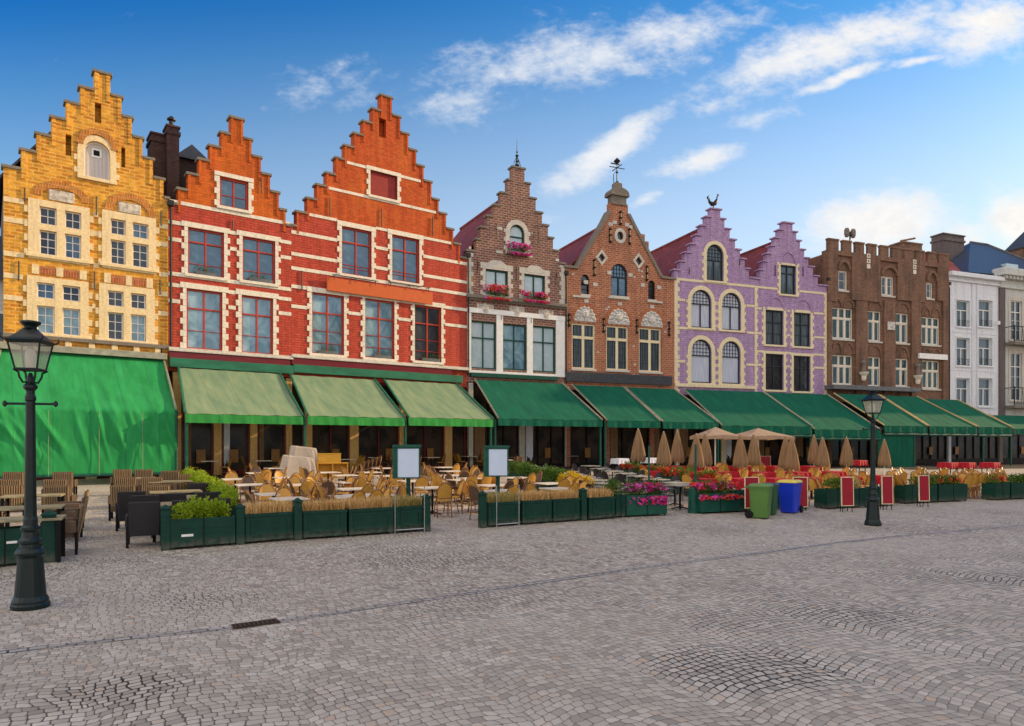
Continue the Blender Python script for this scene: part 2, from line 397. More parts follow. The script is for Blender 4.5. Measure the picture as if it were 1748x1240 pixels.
MT['relief']=mat('relief_stone',(.62,.56,.47),.8,.55,7.,bump=1.,bscale=9.)
MT['relieflight']=mat('pale_relief',(.66,.63,.58),.8,.5,9.,bump=1.,bscale=11.)
MT['g_blue']=glass('blue_reflection_glass',(.012,.045,.095),(.05,.13,.22),refl=.06)  # deep blue sky reflection painted into the pane colour
MT['g_sky']=glass('sky_reflection_glass',(.09,.19,.25),(.27,.42,.49),refl=.06)  # paler sky reflection painted into the pane colour
MT['g_dark']=glass('dark_glass',(.008,.008,.011),(.035,.035,.038),refl=.03)
MT['g_pale']=glass('pale_glass',(.40,.52,.56),(.50,.60,.63),refl=.04)
MT['g_curtain']=glass('curtained_glass',(.42,.48,.62),(.62,.66,.74),fold=16.,refl=.02)
MT['g_darkcurtain']=glass('dim_curtain_glass',(.03,.05,.06),(.10,.13,.15),fold=12.,refl=.02)
MT['g_shop']=glass('shop_glass',(.006,.004,.003),(.05,.03,.018),rough=.1,refl=.0,ior=1.2)
MT['g_green']=glass('green_glass',(.01,.03,.03),(.03,.07,.06),refl=.0)

# ================================================================== buildings
def solve_u(P, a, px, d=0.):
    c,s=math.cos(a),math.sin(a); X0,Y0=P[0]+d*s, P[1]-d*c; m=(px-CX)/F
    u=(m*Y0-X0)/(c-m*s); return u, Y0+u*s
def loop_of(u0,u1,z0,z1,arch=False,n=10):
    if not arch: return [(u0,z0),(u1,z0),(u1,z1),(u0,z1)]
    r=(u1-u0)/2; h=min(r, z1-z0-.05) if arch is True else arch
    uc=(u0+u1)/2; zc=z1-h
    return [(u0,z0),(u1,z0)]+[(uc+r*math.cos(PI*k/n), zc+h*math.sin(PI*k/n)) for k in range(n+1)]
def arch_h(u0,u1,z0,z1,arch): 
    return (min((u1-u0)/2, z1-z0-.05) if arch is True else arch) if arch else 0

class Bld:
    def __init__(s, P, ang, px_end, name, label, cat, depth=9.):
        s.P, s.a=P, ang; s.c, s.s=math.cos(ang), math.sin(ang); s.depth=depth
        s.W,_=solve_u(P,ang,px_end)
        s.end=(P[0]+s.W*s.c, P[1]+s.W*s.s)
        s.root=thing(name,label,cat,(P[0],P[1],0),ang); s.holes=[]; s.blocks=[]
    def u(s,px,d=0.): return solve_u(s.P,s.a,px,d)[0]
    def z(s,px,py,d=0.): return CAMH+(HY-py)*solve_u(s.P,s.a,px,d)[1]/F
    def rect(s,x0,x1,yt,yb,d=0.):
        xm=(x0+x1)/2; return s.u(x0,d),s.u(x1,d),s.z(xm,yb,d),s.z(xm,yt,d)
    def world(s,u,y,z=0.):
        return Vector((s.P[0]+u*s.c-y*s.s, s.P[1]+u*s.s+y*s.c, z))
    # ---- walls
    def steps(s, left, right, top):
        """left/right: coping corners from the top step down, in the picture; returns (uL,uR,z) ascending"""
        out=[]
        for (lx,ly),(rx,ry) in zip(left,right):
            out.append((s.u(lx)+.07, s.u(rx)-.07, (s.z(lx,ly)+s.z(rx,ry))/2))
        x0,x1,yt=top; out.insert(0,(s.u(x0)+.07,s.u(x1)-.07,s.z((x0+x1)/2,yt)))
        return out[::-1]
    def outline(s, st, z0):
        pts=[(0.,z0),(s.W,z0)]
        stR=[(s.W,st[0][2])] 
        pts.append((s.W,st[0][2]-.12))
        for i,(uL,uR,z) in enumerate(st):
            uR=s.W if i==0 else uR
            if i>0: pts.append((uR,st[i-1][2]-.12)); pts.append((uR,z-.12))
        for i in range(len(st)-1,-1,-1):
            uL,uR,z=st[i]; uL=0. if i==0 else uL
            pts.append((uL,z-.12))
            if i>0: pts.append((uL,st[i-1][2]-.12))
        return pts
    def coping(s, st, mat_, th=.12, ov=.08, name='coping'):
        for i,(uL,uR,z) in enumerate(st):
            if i==0: uL,uR=0.,s.W
            if i<len(st)-1:
                nL,nR=st[i+1][0],st[i+1][1]
                for p,q in ((uL-ov,nL-.003),(nR+.003,uR+ov)): MB().bbox(p,q,-ov,.5,z-th,z,.015).build('coping_stone',mat_,s.root)
            else: MB().bbox(uL-ov,uR+ov,-ov,.55,z-th,z,.015).build('coping_stone',mat_,s.root)
    def pil(s, st, mat_, w=.13):
        """brick strips that edge each step of the gable"""
        for i in range(1,len(st)):
            uL,uR,z=st[i]; zb=st[i-1][2]
            for p,q in ((uL+.01,uL+w),(uR-w,uR-.01)): MB().box(p,q,-.05,-.002,zb-.45,z-.125).build('step_edging',mat_,s.root)
    def wall(s, outline, mat_, z_lo=-99, z_hi=99, name='wall', th=.42, zlo_open=False):
        """the facade as a sheet with real openings and reveals"""
        def clip(pts, z, keep_above):
            out=[]
            for i in range(len(pts)):
                a,b=pts[i],pts[(i+1)%len(pts)]
                ia=(a[1]>=z)==keep_above or a[1]==z; ib=(b[1]>=z)==keep_above or b[1]==z
                if ia: out.append(a)
                if ia!=ib:
                    t=(z-a[1])/(b[1]-a[1]); out.append((a[0]+t*(b[0]-a[0]),z))
            return out
        if z_lo>-99: outline=clip(outline,z_lo,True)
        if z_hi<99: outline=clip(outline,z_hi,False)
        hs=[h for h in s.holes if z_lo<=sum(p[1] for p in h)/len(h)<=z_hi]
        m=MB(); m.poly(outline,hs,0.)
        for h in hs: m.wallring(h,0.,.30)
        m.wallring(outline,0.,th); m.poly(outline,(),th)
        return m.build(name,mat_,s.root)
    def body(s, z_sh, z_ridge, wallmat, roofmat, roof=True, back=.42, hip=0.):
        m=MB(); m.box(.02,s.W-.02,back+.003,s.depth,0,z_sh-.25); m.build('side_wall',wallmat,s.root)
        if roof:
            uc=s.W/2; t=.14; r=MB(); y0,y1=back+.004,s.depth+.3
            for sg in (-1,1):
                ue=uc+sg*(s.W/2+.12); ze=z_sh-.35
                r.add([(ue,y0,ze),(uc,y0,z_ridge),(uc,y1-hip,z_ridge),(ue,y1,ze),(ue,y0,ze-t),(uc,y0,z_ridge-t),(uc,y1-hip,z_ridge-t),(ue,y1,ze-t)],
                      [(0,1,2,3),(4,7,6,5),(0,3,7,4),(1,5,6,2),(0,4,5,1),(3,2,6,7)])
            r.add([(uc-s.W/2,y1-.3,z_sh-.35),(uc+s.W/2,y1-.3,z_sh-.35),(uc,y1-.3-hip,z_ridge-.1)],[(0,1,2)])
            r.tube([(uc,y0,z_ridge+.03),(uc,y1-hip,z_ridge+.03)],.12,8)
            return r.build('roof',roofmat,s.root)
    # ---- openings
    def window(s, x0,x1,yt,yb, frame, pane, cols=2, transom=.31, arch=False, ft=.075, grid=None, topgrid=None, bars=(), sur=None, hole=True, rec=.17,
               mull=.07, name='window', sill=True, sash=None, d=0., top=True):
        u0,u1,z0,z1=s.rect(x0,x1,yt,yb,d)
        L=loop_of(u0,u1,z0,z1,arch)
        if hole: s.holes.append(L)
        ah=arch_h(u0,u1,z0,z1,arch)
        f=MB(); e=.004
        Li=loop_of(u0+ft,u1-ft,z0+ft,z1-ft,(ah-ft if ah else False) if arch is not True else True)
        f.ring(loop_of(u0+e,u1-e,z0+e,z1-e,arch if arch is True else ah or False),Li,rec-.06,rec+.05)
        iu0,iu1,iz0,iz1=u0+ft,u1-ft,z0+ft,z1-ft
        def ztop(u):
            if not ah: return iz1
            r=(iu1-iu0)/2; k=max(0,1-((u-(iu0+iu1)/2)/r)**2); h=min(r,ah-ft)
            return iz1-h+h*math.sqrt(k)
        zt=iz1-(iz1-iz0)*transom if transom else iz1
        if transom: f.box(iu0,iu1,rec-.075,rec+.04,zt-mull/2,zt+mull/2)
        for k in range(1,cols):
            uc=iu0+(iu1-iu0)*k/cols
            f.box(uc-mull/2,uc+mull/2,rec-.068,rec+.035,iz0,zt-mull/2 if transom else ztop(uc))
            if transom and top: f.box(uc-mull/2,uc+mull/2,rec-.068,rec+.035,zt+mull/2,ztop(uc))
        mt=.028
        if grid and not sash:
            nx,nz=grid; zz1=zt-(mull/2 if transom else 0)
            for k in range(1,nx):
                uc=iu0+(iu1-iu0)*k/nx; f.box(uc-mt/2,uc+mt/2,rec-.03,rec+.01,iz0,zz1 if transom else ztop(uc))
            for k in range(1,nz):
                zc=iz0+(zz1-iz0)*k/nz; f.box(iu0,iu1,rec-.032,rec+.008,zc-mt/2,zc+mt/2)
        if topgrid:
            nx,nz=topgrid
            for k in range(1,nx):
                uc=iu0+(iu1-iu0)*k/nx; f.box(uc-mt/2,uc+mt/2,rec-.03,rec+.01,zt,ztop(uc))
            for k in range(1,nz):
                zc=zt+(iz1-zt)*k/nz
                if ah:
                    r=(iu1-iu0)/2; h=min(r,ah-ft); k2=(zc-(iz1-h))/h if zc>iz1-h else 0; hw=r*math.sqrt(max(0,1-k2*k2))
                else: hw=(iu1-iu0)/2
                uc=(iu0+iu1)/2; f.box(uc-hw,uc+hw,rec-.032,rec+.008,zc-mt/2,zc+mt/2)
        for fr in bars:
            zc=iz0+(iz1-iz0)*fr; f.box(iu0,iu1,rec-.034,rec+.012,zc-.014,zc+.014)
        off=((u0+u1)/2,0,z0)
        w=f.build(name,frame,s.root,off); w.location=off
        p=MB(); p.poly(Li,(),rec+.012); p.build('pane',pane,w,off)
        if sash:
            sm=MB(); n=cols
            zz1=zt-(mull/2 if transom else 0)
            for k in range(n):
                a=iu0+(iu1-iu0)*k/n+mull/2; b2=iu0+(iu1-iu0)*(k+1)/n-mull/2
                sm.ring(loop_of(a,b2,iz0,zz1),loop_of(a+.035,b2-.035,iz0+.035,zz1-.035),rec-.02,rec+.03)
                if grid:
                    for q in range(1,grid[0]//n): uc=a+(b2-a)*q/(grid[0]//n); sm.box(uc-.012,uc+.012,rec-.015,rec+.01,iz0,zz1)
                    for q in range(1,grid[1]): zc=iz0+(zz1-iz0)*q/grid[1]; sm.box(a,b2,rec-.017,rec+.008,zc-.012,zc+.012)
                    if transom: sm.ring(loop_of(a,b2,zt+mull/2,iz1),loop_of(a+.035,b2-.035,zt+mull/2+.035,iz1-.035),rec-.02,rec+.03); sm.box((a+b2)/2-.012,(a+b2)/2+.012,rec-.015,rec+.01,zt+mull/2,iz1)
            sm.build('sash',sash,w,off)
        if sur:
            kind=sur[0]; sm=MB(); mat_=sur[1]; wd=sur[2] if len(sur)>2 else .2; pr=.04
            if kind=='quoin':
                bh=.29; z=z0-.02; i=0
                while z<z1-.02:
                    w2=wd if i%2 else wd*1.75; zz=min(z+bh-.012,z1+.002)
                    sm.box(u0-w2,u0-.002,-pr,.0-.002,z,zz); sm.box(u1+.002,u1+w2,-pr,-.002,z,zz); z+=bh; i+=1
                sm.box(u0-wd*1.75,u1+wd*1.75,-pr-.012,-.002,z1+.008,z1+.008+(sur[3] if len(sur)>3 else .26))
            elif kind=='arch':
                lo=loop_of(u0-wd,u1+wd,z0,z1+wd,arch if arch is True else ah+wd)
                sm.ring(lo,L,-pr-.01,-.002)
                if len(sur)>3 and sur[3]:
                    z=z0+.1; i=0
                    while z<z1-ah:
                        if i%2==0:
                            sm.box(u0-wd-.12,u0-wd+.002,-pr,-.002,z,z+.24); sm.box(u1+wd-.002,u1+wd+.12,-pr,-.002,z,z+.24)
                        z+=.27; i+=1
            elif kind=='plain':
                sm.ring(loop_of(u0-wd,u1+wd,z0,z1+wd),L,-pr,-.002)
            elif kind=='teeth':
                z=z0; i=0
                sm.ring(loop_of(u0-wd,u1+wd,z0,z1+wd),L,-pr,-.002)
                while z<z1:
                    if i%2==0:
                        sm.box(u0-wd-.13,u0-wd+.002,-pr+.006,-.002,z,z+.24); sm.box(u1+wd-.002,u1+wd+.13,-pr+.006,-.002,z,z+.24)
                    z+=.27; i+=1
            sm.build('stone_surround',mat_,w,off)
            s.blocks.append((u0-wd*1.75,u1+wd*1.75,z0-.1,z1+.3))
        if sill:
            sl=MB(); wd=sur[2] if sur and len(sur)>2 else .06
            sl.bbox(u0-wd,u1+wd,-.11,rec-.07,z0-.14,z0-.004,.012)
            sl.build('sill',sur[1] if sur else MT['greystone'],w,off)
        return w
    def crosswin(s, cols, rows, outer, stone_, frame, pane, grids=((2,2),(2,3))):
        """stone cross window: a slab of stone with four lights"""
        xm=(outer[0]+outer[1])/2; pr=.06
        us=[(s.u(a),s.u(b)) for a,b in cols]; zs=[(s.z(xm,b),s.z(xm,a)) for a,b in rows]
        o0,o1=s.u(outer[0]),s.u(outer[1]); oz1,oz0=s.z(xm,outer[2]),s.z(xm,outer[3])
        hl=[]
        for (a,b) in us:
            for (c,d_) in zs: hl.append(loop_of(a,b,c,d_))
        s.holes+=hl
        m=MB(); m.slab(loop_of(o0,o1,oz0,oz1),-pr,-.002,hl)
        # moulded lip and irregular bond stones at the jambs
        z=oz0+.1; i=0
        while z<oz1-.2:
            if i%2==0: m.box(o0-.14,o0+.002,-pr+.012,-.002,z,z+.27); m.box(o1-.002,o1+.14,-pr+.012,-.002,z,z+.27)
            z+=.3; i+=1
        m.bbox(o0-.08,o1+.08,-pr-.07,-pr+.01,zs[1][0]-.16,zs[1][0]-.02,.012)
        off=((o0+o1)/2,0,oz0); w=m.build('window',stone_,s.root,off); w.location=off
        for (a,b) in us:
            for (c,d_),(nx,nz) in zip(zs,grids):
                f=MB(); t=.05; r=.14
                f.ring(loop_of(a+.004,b-.004,c+.004,d_-.004),loop_of(a+t,b-t,c+t,d_-t),r-.05,r+.04)
                for k in range(1,nx): uc=a+(b-a)*k/nx; f.box(uc-.015,uc+.015,r-.03,r+.005,c+t,d_-t)
                for k in range(1,nz): zc=c+(d_-c)*k/nz; f.box(a+t,b-t,r-.032,r+.003,zc-.015,zc+.015)
                f.build('casement',frame,w,off)
                p=MB(); p.poly(loop_of(a+t-.01,b-t+.01,c+t-.01,d_-t+.01),(),r+.008); p.build('pane',random.choice(pane),w,off)
        s.blocks.append((o0-.14,o1+.14,oz0,oz1))
        return w
    def bands(s, pts, mat_, h=.2, x=(None,None), pr=.03, name='stone_band'):
        m=MB()
        for px,py in pts:
            zc=s.z(px,py); z0,z1=zc-h/2,zc+h/2
            a0=0. if x[0] is None else s.u(x[0]); a1=s.W if x[1] is None else s.u(x[1])
            segs=[(a0+.003,a1-.003)]
            for b0,b1,bz0,bz1 in s.blocks:
                if bz0<zc<bz1:
                    ns=[]
                    for p,q in segs:
                        if b1<=p or b0>=q: ns.append((p,q))
                        else:
                            if b0>p+.02: ns.append((p,b0))
                            if b1<q-.02: ns.append((b1,q))
                    segs=ns
            for p,q in segs: MB().box(p,q,-pr,-.002,z0,z1).build(name,mat_,s.root)
    def anchors(s, lst, fancy=False):
        for px,y0,y1 in lst:
            m=MB(); u=s.u(px); z1,z0=s.z(px,y0),s.z(px,y1)
            m.tube([(u,-.06,z0),(u,-.06,z1)],.028 if not fancy else .05,6)
            if fancy:
                for z in (z0,(z0+z1)/2,z1):
                    m.lathe([(.001,-.12),(.13,0),(.001,.12)],8,(u,-.06,z))
            m.build('wall_anchor',MT['iron'],s.root)
    def corner_quoins(s, side, z0, z1, mat_, w=.28, bh=.3):
        m=MB(); z=z0; i=0
        while z<z1-.05:
            ww=w if i%2 else w*1.5; zz=min(z+bh-.01,z1)
            if side=='l': m.box(.002,ww,-.032,-.002,z,zz)
            else: m.box(s.W-ww,s.W-.002,-.032,-.002,z,zz)
            z+=bh; i+=1
        return m.build('corner_stones',mat_,s.root)
    def archmold(s, x0,x1,yt,yb,mat_,wd=.24,pr=.04,name='relieving_arch',fill=None):
        u0,u1,z0,z1=s.rect(x0,x1,yt,yb); h=z1-z0; n=12; uc=(u0+u1)/2; r=(u1-u0)/2
        m=MB(); vs=[];fs=[]
        for k in range(n+1):
            t=PI*k/n
            for rr,hh in ((r,h),(r-wd,h-wd)):
                for y in (-pr,-.002): vs.append((uc+rr*math.cos(t),y,z0+hh*math.sin(t)))
        for k in range(n):
            a=k*4;b=a+4
            fs+=[(a,b,b+2,a+2),(a+1,a,b,b+1) if 0 else (a,a+1,b+1,b),(a+2,b+2,b+3,a+3)]
        fs+=[(0,2,3,1),(n*4,n*4+1,n*4+3,n*4+2)]
        m.add(vs,fs); o=m.build(name,mat_,s.root)
        if fill:
            p=MB(); L=[(uc+(r-wd)*math.cos(PI*k/n),z0+(h-wd)*math.sin(PI*k/n)) for k in range(n+1)]
            p.poly(L,(),-.012); p.build('tympanum',fill,s.root)
        return o
    def shopfront(s, ztop, cols, colmat, panelmat, glassmat=None, base=.75):
        """ground-floor front behind the terrace awnings: piers, dark glazing, door leaves and a stall riser"""
        m=MB(); k=len(cols)
        for a,b in cols: MB().bbox(a,b,-.06,.2,0,ztop,.01).build('pier',colmat,s.root)
        edges=[0.]+[x for ab in cols for x in ab]+[s.W]
        fr=MB(); gl=MB(); ri=MB()
        for i in range(0,len(edges),2):
            a,b=edges[i],edges[i+1]
            if b-a<.35: continue
            ri.box(a+.004,b-.004,.05,.3,0,base)
            n=max(1,int((b-a)/.9))
            fr.ring(loop_of(a+.004,b-.004,base,ztop-.004),loop_of(a+.09,b-.09,base+.09,ztop-.1),.06,.2)
            for q in range(1,n): uu=a+(b-a)*q/n; fr.box(uu-.035,uu+.035,.06,.2,base+.09,ztop-.1)
            fr.box(a+.09,b-.09,.07,.19,ztop*.68-.035,ztop*.68+.035)
            gl.poly(loop_of(a+.05,b-.05,base+.05,ztop-.05),(),.15)
        f=fr.build('shop_window',panelmat,s.root); gl.build('pane',glassmat or MT['g_shop'],f); ri.build('stall_riser',panelmat,s.root)
        rc=random.Random(int(s.W*97))
        for i in range(0,len(edges),2):
            a,b=edges[i],edges[i+1]
            if b-a<.8: continue
            if rc.random()<.6:
                q=a+.15; m=MB(); n=9; w_=(b-a)*rc.uniform(.14,.24); zt_=ztop*.66; m.add([(q+w_*k/n,.135-.02*(k%2),z) for k in range(n+1) for z in (zt_,base+.1+.5*rc.random())],[(2*k,2*k+2,2*k+3,2*k+1) for k in range(n)]); m.build('half_curtain',MT['tan'] if rc.random()<.6 else MT['whitecloth'],f)
            m=MB(); uu=rc.uniform(a+.3,b-.6); m.bbox(uu,uu+.42,.02,.05,1.2,1.85,.005); m.build('menu_case',MT['goldwood'],s.root)
        b=MB(); b.box(.01,s.W-.01,.31,.41,0,ztop); b.build('shop_back',MT['black'],s.root)

MT['goldwood']=mat('varnished_wood',(.30,.14,.035),.4,.3,4.,stretch=(6,1,1)); MT['tan']=fabric('tan_canvas',(.34,.215,.115),(.22,.135,.075),.15,streak=False); MT['whitecloth']=mat('white_tablecloth',(.72,.74,.82),.7,.1)
A0=math.radians(36.5); A00=math.radians(37.5); A1=math.radians(27.); A2=math.radians(23.); A3=math.radians(20.5)
Y0=32.; K0=((287-CX)/F*Y0, Y0)
uy,_=solve_u(K0,A00,6)
PA=(K0[0]+uy*math.cos(A00), K0[1]+uy*math.sin(A00))
# ---------------------------------------------------------------- yellow brick gable house
A=Bld(PA,A00,287,'gabled_house','tall yellow brick house with stepped gable and white hatch door, behind the big green sheet','house')
R=A.root; ST=MT['warmstone']
stA=A.steps([(133.7,145),(109.4,171.6),(84.5,197.4),(58.7,224.6),(32.4,253.2),(4.3,281.8)],[(210.5,164.4),(228.2,198.8),(246.3,233.7),(264,270.4),(282,303.3),(293,336)],(158,191.5,122))
for ou,rw in (((48,153,347,447),[(358,387),(397.5,438)]),):
    A.crosswin([(67.5,96.5),(110.8,138.2)],rw,ou,ST,MT['whitepaint'],[MT['g_dark'],MT['g_dark'],MT['g_blue']])
A.crosswin([(188.7,214),(226,253)],[(378.6,404),(413.7,454)],(174,266,366,463),ST,MT['whitepaint'],[MT['g_dark'],MT['g_dark'],MT['g_blue']])
A.crosswin([(63,93),(106.5,136.7)],[(486,512),(525,571)],(46,151,476,580),ST,MT['whitepaint'],[MT['g_dark'],MT['g_blue'],MT['g_sky']])
A.crosswin([(183.9,210.5),(223,249)],[(499.6,525.4),(536,581.6)],(169,264,489,590),ST,MT['whitepaint'],[MT['g_dark'],MT['g_sky']])
# hatch
w=A.window(143,188,242,305,MT['whitepaint'],mat('hatch_boards',(.62,.58,.56),.6,.15,6.,stretch=(9,1,.3)),cols=1,transom=0,arch=True,ft=.05,sur=('arch',ST,.24,True),sill=True,name='hatch_door')
u0,u1,z0,z1=A.rect(143,188,242,305)
m=MB()
for k in range(1,7): uu=u0+(u1-u0)*k/7; m.box(uu-.008,uu+.008,.165,.176,z0+.06,z1-.25)
m.build('board_joints',MT['greystone'],w,tuple(w.location))
m=MB(); uc=(u0+u1)/2; m.ring(loop_of(uc-.19,uc+.19,z0+(z1-z0)*.6,z0+(z1-z0)*.6+.38),loop_of(uc-.12,uc+.12,z0+(z1-z0)*.6+.07,z0+(z1-z0)*.6+.31),.15,.178)
m.build('peephole_frame',MT['whitepaint'],w,tuple(w.location))
m=MB(); m.box(uc-.12,uc+.12,.16,.177,z0+(z1-z0)*.6+.07,z0+(z1-z0)*.6+.31); m.build('peephole',MT['black'],w,tuple(w.location))
A.archmold(130,201,221,252,MT['archgold'],.26,.075)
for a in ((56,153,311,340),(178,266,331,366)): A.archmold(*a,MT['archgold'],.3)
for (x0,x1,yt,yb) in ((83,127,327,345),(202,240,348,365)):
    r=A.rect(x0,x1,yt,yb); m=MB(); m.bbox(r[0],r[1],-.07,-.002,r[2],r[3],.03); m.build('relief_panel',MT['relief'],R)
for (x0,x1,yt,yb) in ((68,135,459,472),(190,249,473,487)):
    r=A.rect(x0,x1,yt,yb); m=MB(); uc=(r[0]+r[1])/2
    for a,b in ((r[0],uc-.14),(uc+.14,r[1])): m.box(a,b,-.04,-.002,r[2],r[3])
    m.build('flat_arch',MT['archbrick'],R)
    m=MB()
    for uu in (r[0]-.15,uc,r[1]+.15): m.box(uu-.13,uu+.13,-.045,-.002,r[2]-.02,r[3]+.04)
    m.build('keystones',ST,R)
for k in range(7):
    uu=.5+k*.87; MB().bbox(uu-.12,uu+.12,-.1,-.002,A.z(150,592)-.16,A.z(150,592)+.16,.02).build('corbel',ST,R)
m=MB(); zc=A.z(150,582); m.bbox(-.02,A.W+.02,-.16,-.002,zc-.1,zc+.06,.02); m.build('cornice',MT['darkstone'],R)
A.bands([(10,340),(10,374.4),(10,432.5),(10,470),(10,507.5)],ST,.21)
m=MB()
for (x0,x1,yt,yb) in ((162,173,176,210),(112,122,230,266),(207,214,252,286)):
    A.holes.append(loop_of(*A.rect(x0,x1,yt,yb)))
A.anchors([(32,447,480),(161,464,494),(273,478,504),(42,322,344),(164.5,336,368),(275,360,386),(275,587,606)])
oA=A.outline(stA,5.2); A.wall(oA,MT['yellow']); A.coping(stA,MT['darkstone']); A.pil(stA,MT['yellow'],.16)
A.body(stA[0][2],stA[-1][2]-1.1,MT['greybrick'],MT['slate'])
m=MB(); m.box(.05,A.W-.05,.3,.32,5.3,stA[0][2]-.2); m.build('interior_dark',MT['black'],R)
A.shopfront(5.2,[(0,.4),(2.9,3.3),(5.8,A.W)],MT['warmstone'],MT['maroon'])

# ---------------------------------------------------------------- red houses
B=Bld(K0,A0,497,'gabled_house','narrow red painted house with small orange stepped gable, next to the yellow house','house')
R=B.root; ST=MT['cream']
stB=B.steps([(374.6,223.7),(355,245.5),(336.5,268.4),(317.9,293.3),(300.7,319),(289,342)],[(431.8,236.9),(447.6,267.5),(463.3,297.6),(478.2,327.7),(489.7,357.7),(499,386)],(391,417.5,200))
RP=MT['redpaint']
B.window(375,424,306,356,RP,MT['g_blue'],transom=0,ft=.09,bars=(.4,),sur=('quoin',ST,.14,.2))
B.window(320.7,382.3,393,471,RP,MT['g_blue'],transom=.28,bars=(.22,),sur=('quoin',ST,.16,.24))
B.window(414,469.6,408,482,RP,MT['g_blue'],transom=.28,bars=(.22,),sur=('quoin',ST,.16,.24))
B.window(318.4,379.4,496,597,RP,MT['g_sky'],transom=.31,bars=(.3,),sur=('quoin',ST,.16,.26))
B.window(412.4,466,507,604,RP,MT['g_sky'],transom=.31,bars=(.3,),sur=('quoin',ST,.16,.26))
B.bands([(290,379),(290,408),(290,467),(290,486),(290,513.5)],ST,.18)
B.bands([(303.5,346)],ST,.17)
B.anchors([(397,376,392),(446,304,330)])
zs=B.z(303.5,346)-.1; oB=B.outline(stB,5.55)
B.wall(oB,MT['redbrick'],z_hi=zs); B.wall(oB,MT['sunlit_orange_plaster'],z_lo=zs,name='gable_wall'); B.coping(stB,MT['darkstone']); B.pil(stB,MT['sunlit_orange_plaster'],.12)
rf=B.body(stB[0][2],stB[-1][2]-1.2,MT['greybrick'],MT['slate'])
m=MB(); m.box(.05,B.W-.05,.31,.33,5.6,stB[0][2]-.2); m.build('interior_dark',MT['black'],R)
# chimney stacks and grey dormer that show between the two gables
def stack(b,px0,px1,yt,zb,y0,dep,mat_,pot=True):
    d=-y0; a,c=b.u(px0,d),b.u(px1,d); zt=b.z((px0+px1)/2,yt,d); m=MB()
    m.box(a,c,y0,y0+dep,zb,zt-.45); m.box(a-.06,c+.06,y0-.06,y0+dep+.06,zt-.45,zt-.28); m.box(a,c,y0+.01,y0+dep-.01,zt-.28,zt-.1); m.bbox(a-.05,c+.05,y0-.05,y0+dep+.05,zt-.1,zt,.02)
    o=m.build('chimney',mat_,rf)
    if pot:
        m=MB(); uc=(a+c)/2; m.lathe([(.16,0),(.12,.1),(.1,.35),(.2,.4),(.2,.46),(.05,.6)],10,(uc,y0+dep/2,zt)); m.build('chimney_pot',MT['iron'],rf)
stack(B,258,283,227,11,1.5,1.1,MT['chimney'],False); stack(B,285,306,214,11,1.1,.9,MT['chimney'])
d=-3.; a,c=B.u(303,d),B.u(356,d); zt=B.z(330,243,d); zb=B.z(330,275,d); zl=B.z(330,335,d); m=MB()
m.box(a,c,3,6,zl,zb); m.build('dormer_wall',MT['chimney'],rf)
m=MB(); uc=(a+c)/2; m.add([(a-.15,2.8,zb),(c+.15,2.8,zb),(uc,3.3,zt),(a-.15,6.2,zb),(c+.15,6.2,zb),(uc,5.6,zt)],[(0,1,2),(0,2,5,3),(1,4,5,2),(3,5,4),(0,3,4,1)]); m.build('dormer_roof',MT['slate'],rf)

C=Bld(B.end,A0,797,'gabled_house','big red painted house with the tallest stepped gable and blank orange signboard','house')
R=C.root
stC=C.steps([(633.4,184.4),(617.6,206.4),(601.9,228.2),(586,249.4),(571,270.9),(554.6,296.9),(538.3,316.7),(521.7,339.6),(503.7,361),(490,384)],
            [(684.9,197.3),(698.7,225.9),(712,253),(724.5,279.5),(737.9,306),(750,336),(762.8,360.5),(775,387),(786.6,414),(799.5,437.8)],(647.7,670.6,163))
w=C.window(632,678,296,338,MT['maroon'],mat('hatch_red',(.30,.028,.022),.6,.2,3.),cols=1,transom=0,ft=.04,sur=('quoin',ST,.13,.2),rec=.1,name='shuttered_opening')
C.window(583.3,634,391,471,RP,MT['g_blue'],transom=.3,bars=(.2,.13),sur=('quoin',ST,.15,.26))
C.window(669,715.6,405,482,RP,MT['g_blue'],transom=.3,bars=(.2,.13),sur=('quoin',ST,.15,.26))
for x0,x1,yt,yb,g in ((532.5,587,502.5,605,'g_sky'),(623,673,512.5,612,'g_sky'),(707.7,753,523,617.5,'g_dark')):
    C.window(x0,x1,yt,yb,RP,MT[g],transom=.31,bars=(.38,.17),sur=('quoin',ST,.15,.26))
C.bands([(500,396.5),(500,433.5),(500,458),(500,489),(500,523)],ST,.18)
C.bands([(526,366.2),(557.5,320.4),(592,277.5)],ST,.16,x=(None,None)) if False else None
for (x0,y,x1) in ((526,366.2,772),(557.5,320.4,744),(592,277.5,718)): C.bands([(x0,y)],ST,.15,x=(x0,x1))
C.holes.append(loop_of(*C.rect(647,659,203,235)))
C.anchors([(563,338,370),(738,372,402),(515,463,497),(651,358,388)])
zs=C.z(526,366.2)-.08; oC=C.outline(stC,5.55)
C.wall(oC,MT['redbrick'],z_hi=zs); C.wall(oC,MT['gable_red'],z_lo=zs,name='gable_wall'); C.coping(stC,MT['darkstone']); C.pil(stC,MT['gable_red'],.12)
C.body(stC[0][2]-.8,stC[-1][2]-4.2,MT['redbrick'],MT['redtile'])
m=MB(); m.box(.05,C.W-.05,.31,.33,5.6,stC[0][2]-.2); m.build('interior_dark',MT['black'],R)
for (x0,y0,x1,y1) in ((567,468,645,481),(663,481.5,735,491)):
    m=MB(); d=.35; a,b=C.u(x0,d),C.u(x1,d); z=(C.z(x0,y0,d)+C.z(x1,y1,d))/2
    m.tube([(a,-d,z),(b,-d,z)],.022)
    for k in range(3): uu=a+(b-a)*(k*.45+.05); m.tube([(uu,-.02,z-.03),(uu,-d,z-.03)],.018); m.tube([(uu,-d,z-.25),(uu,-d,z)],.018)
    m.build('flower_rail',MT['iron'],R)
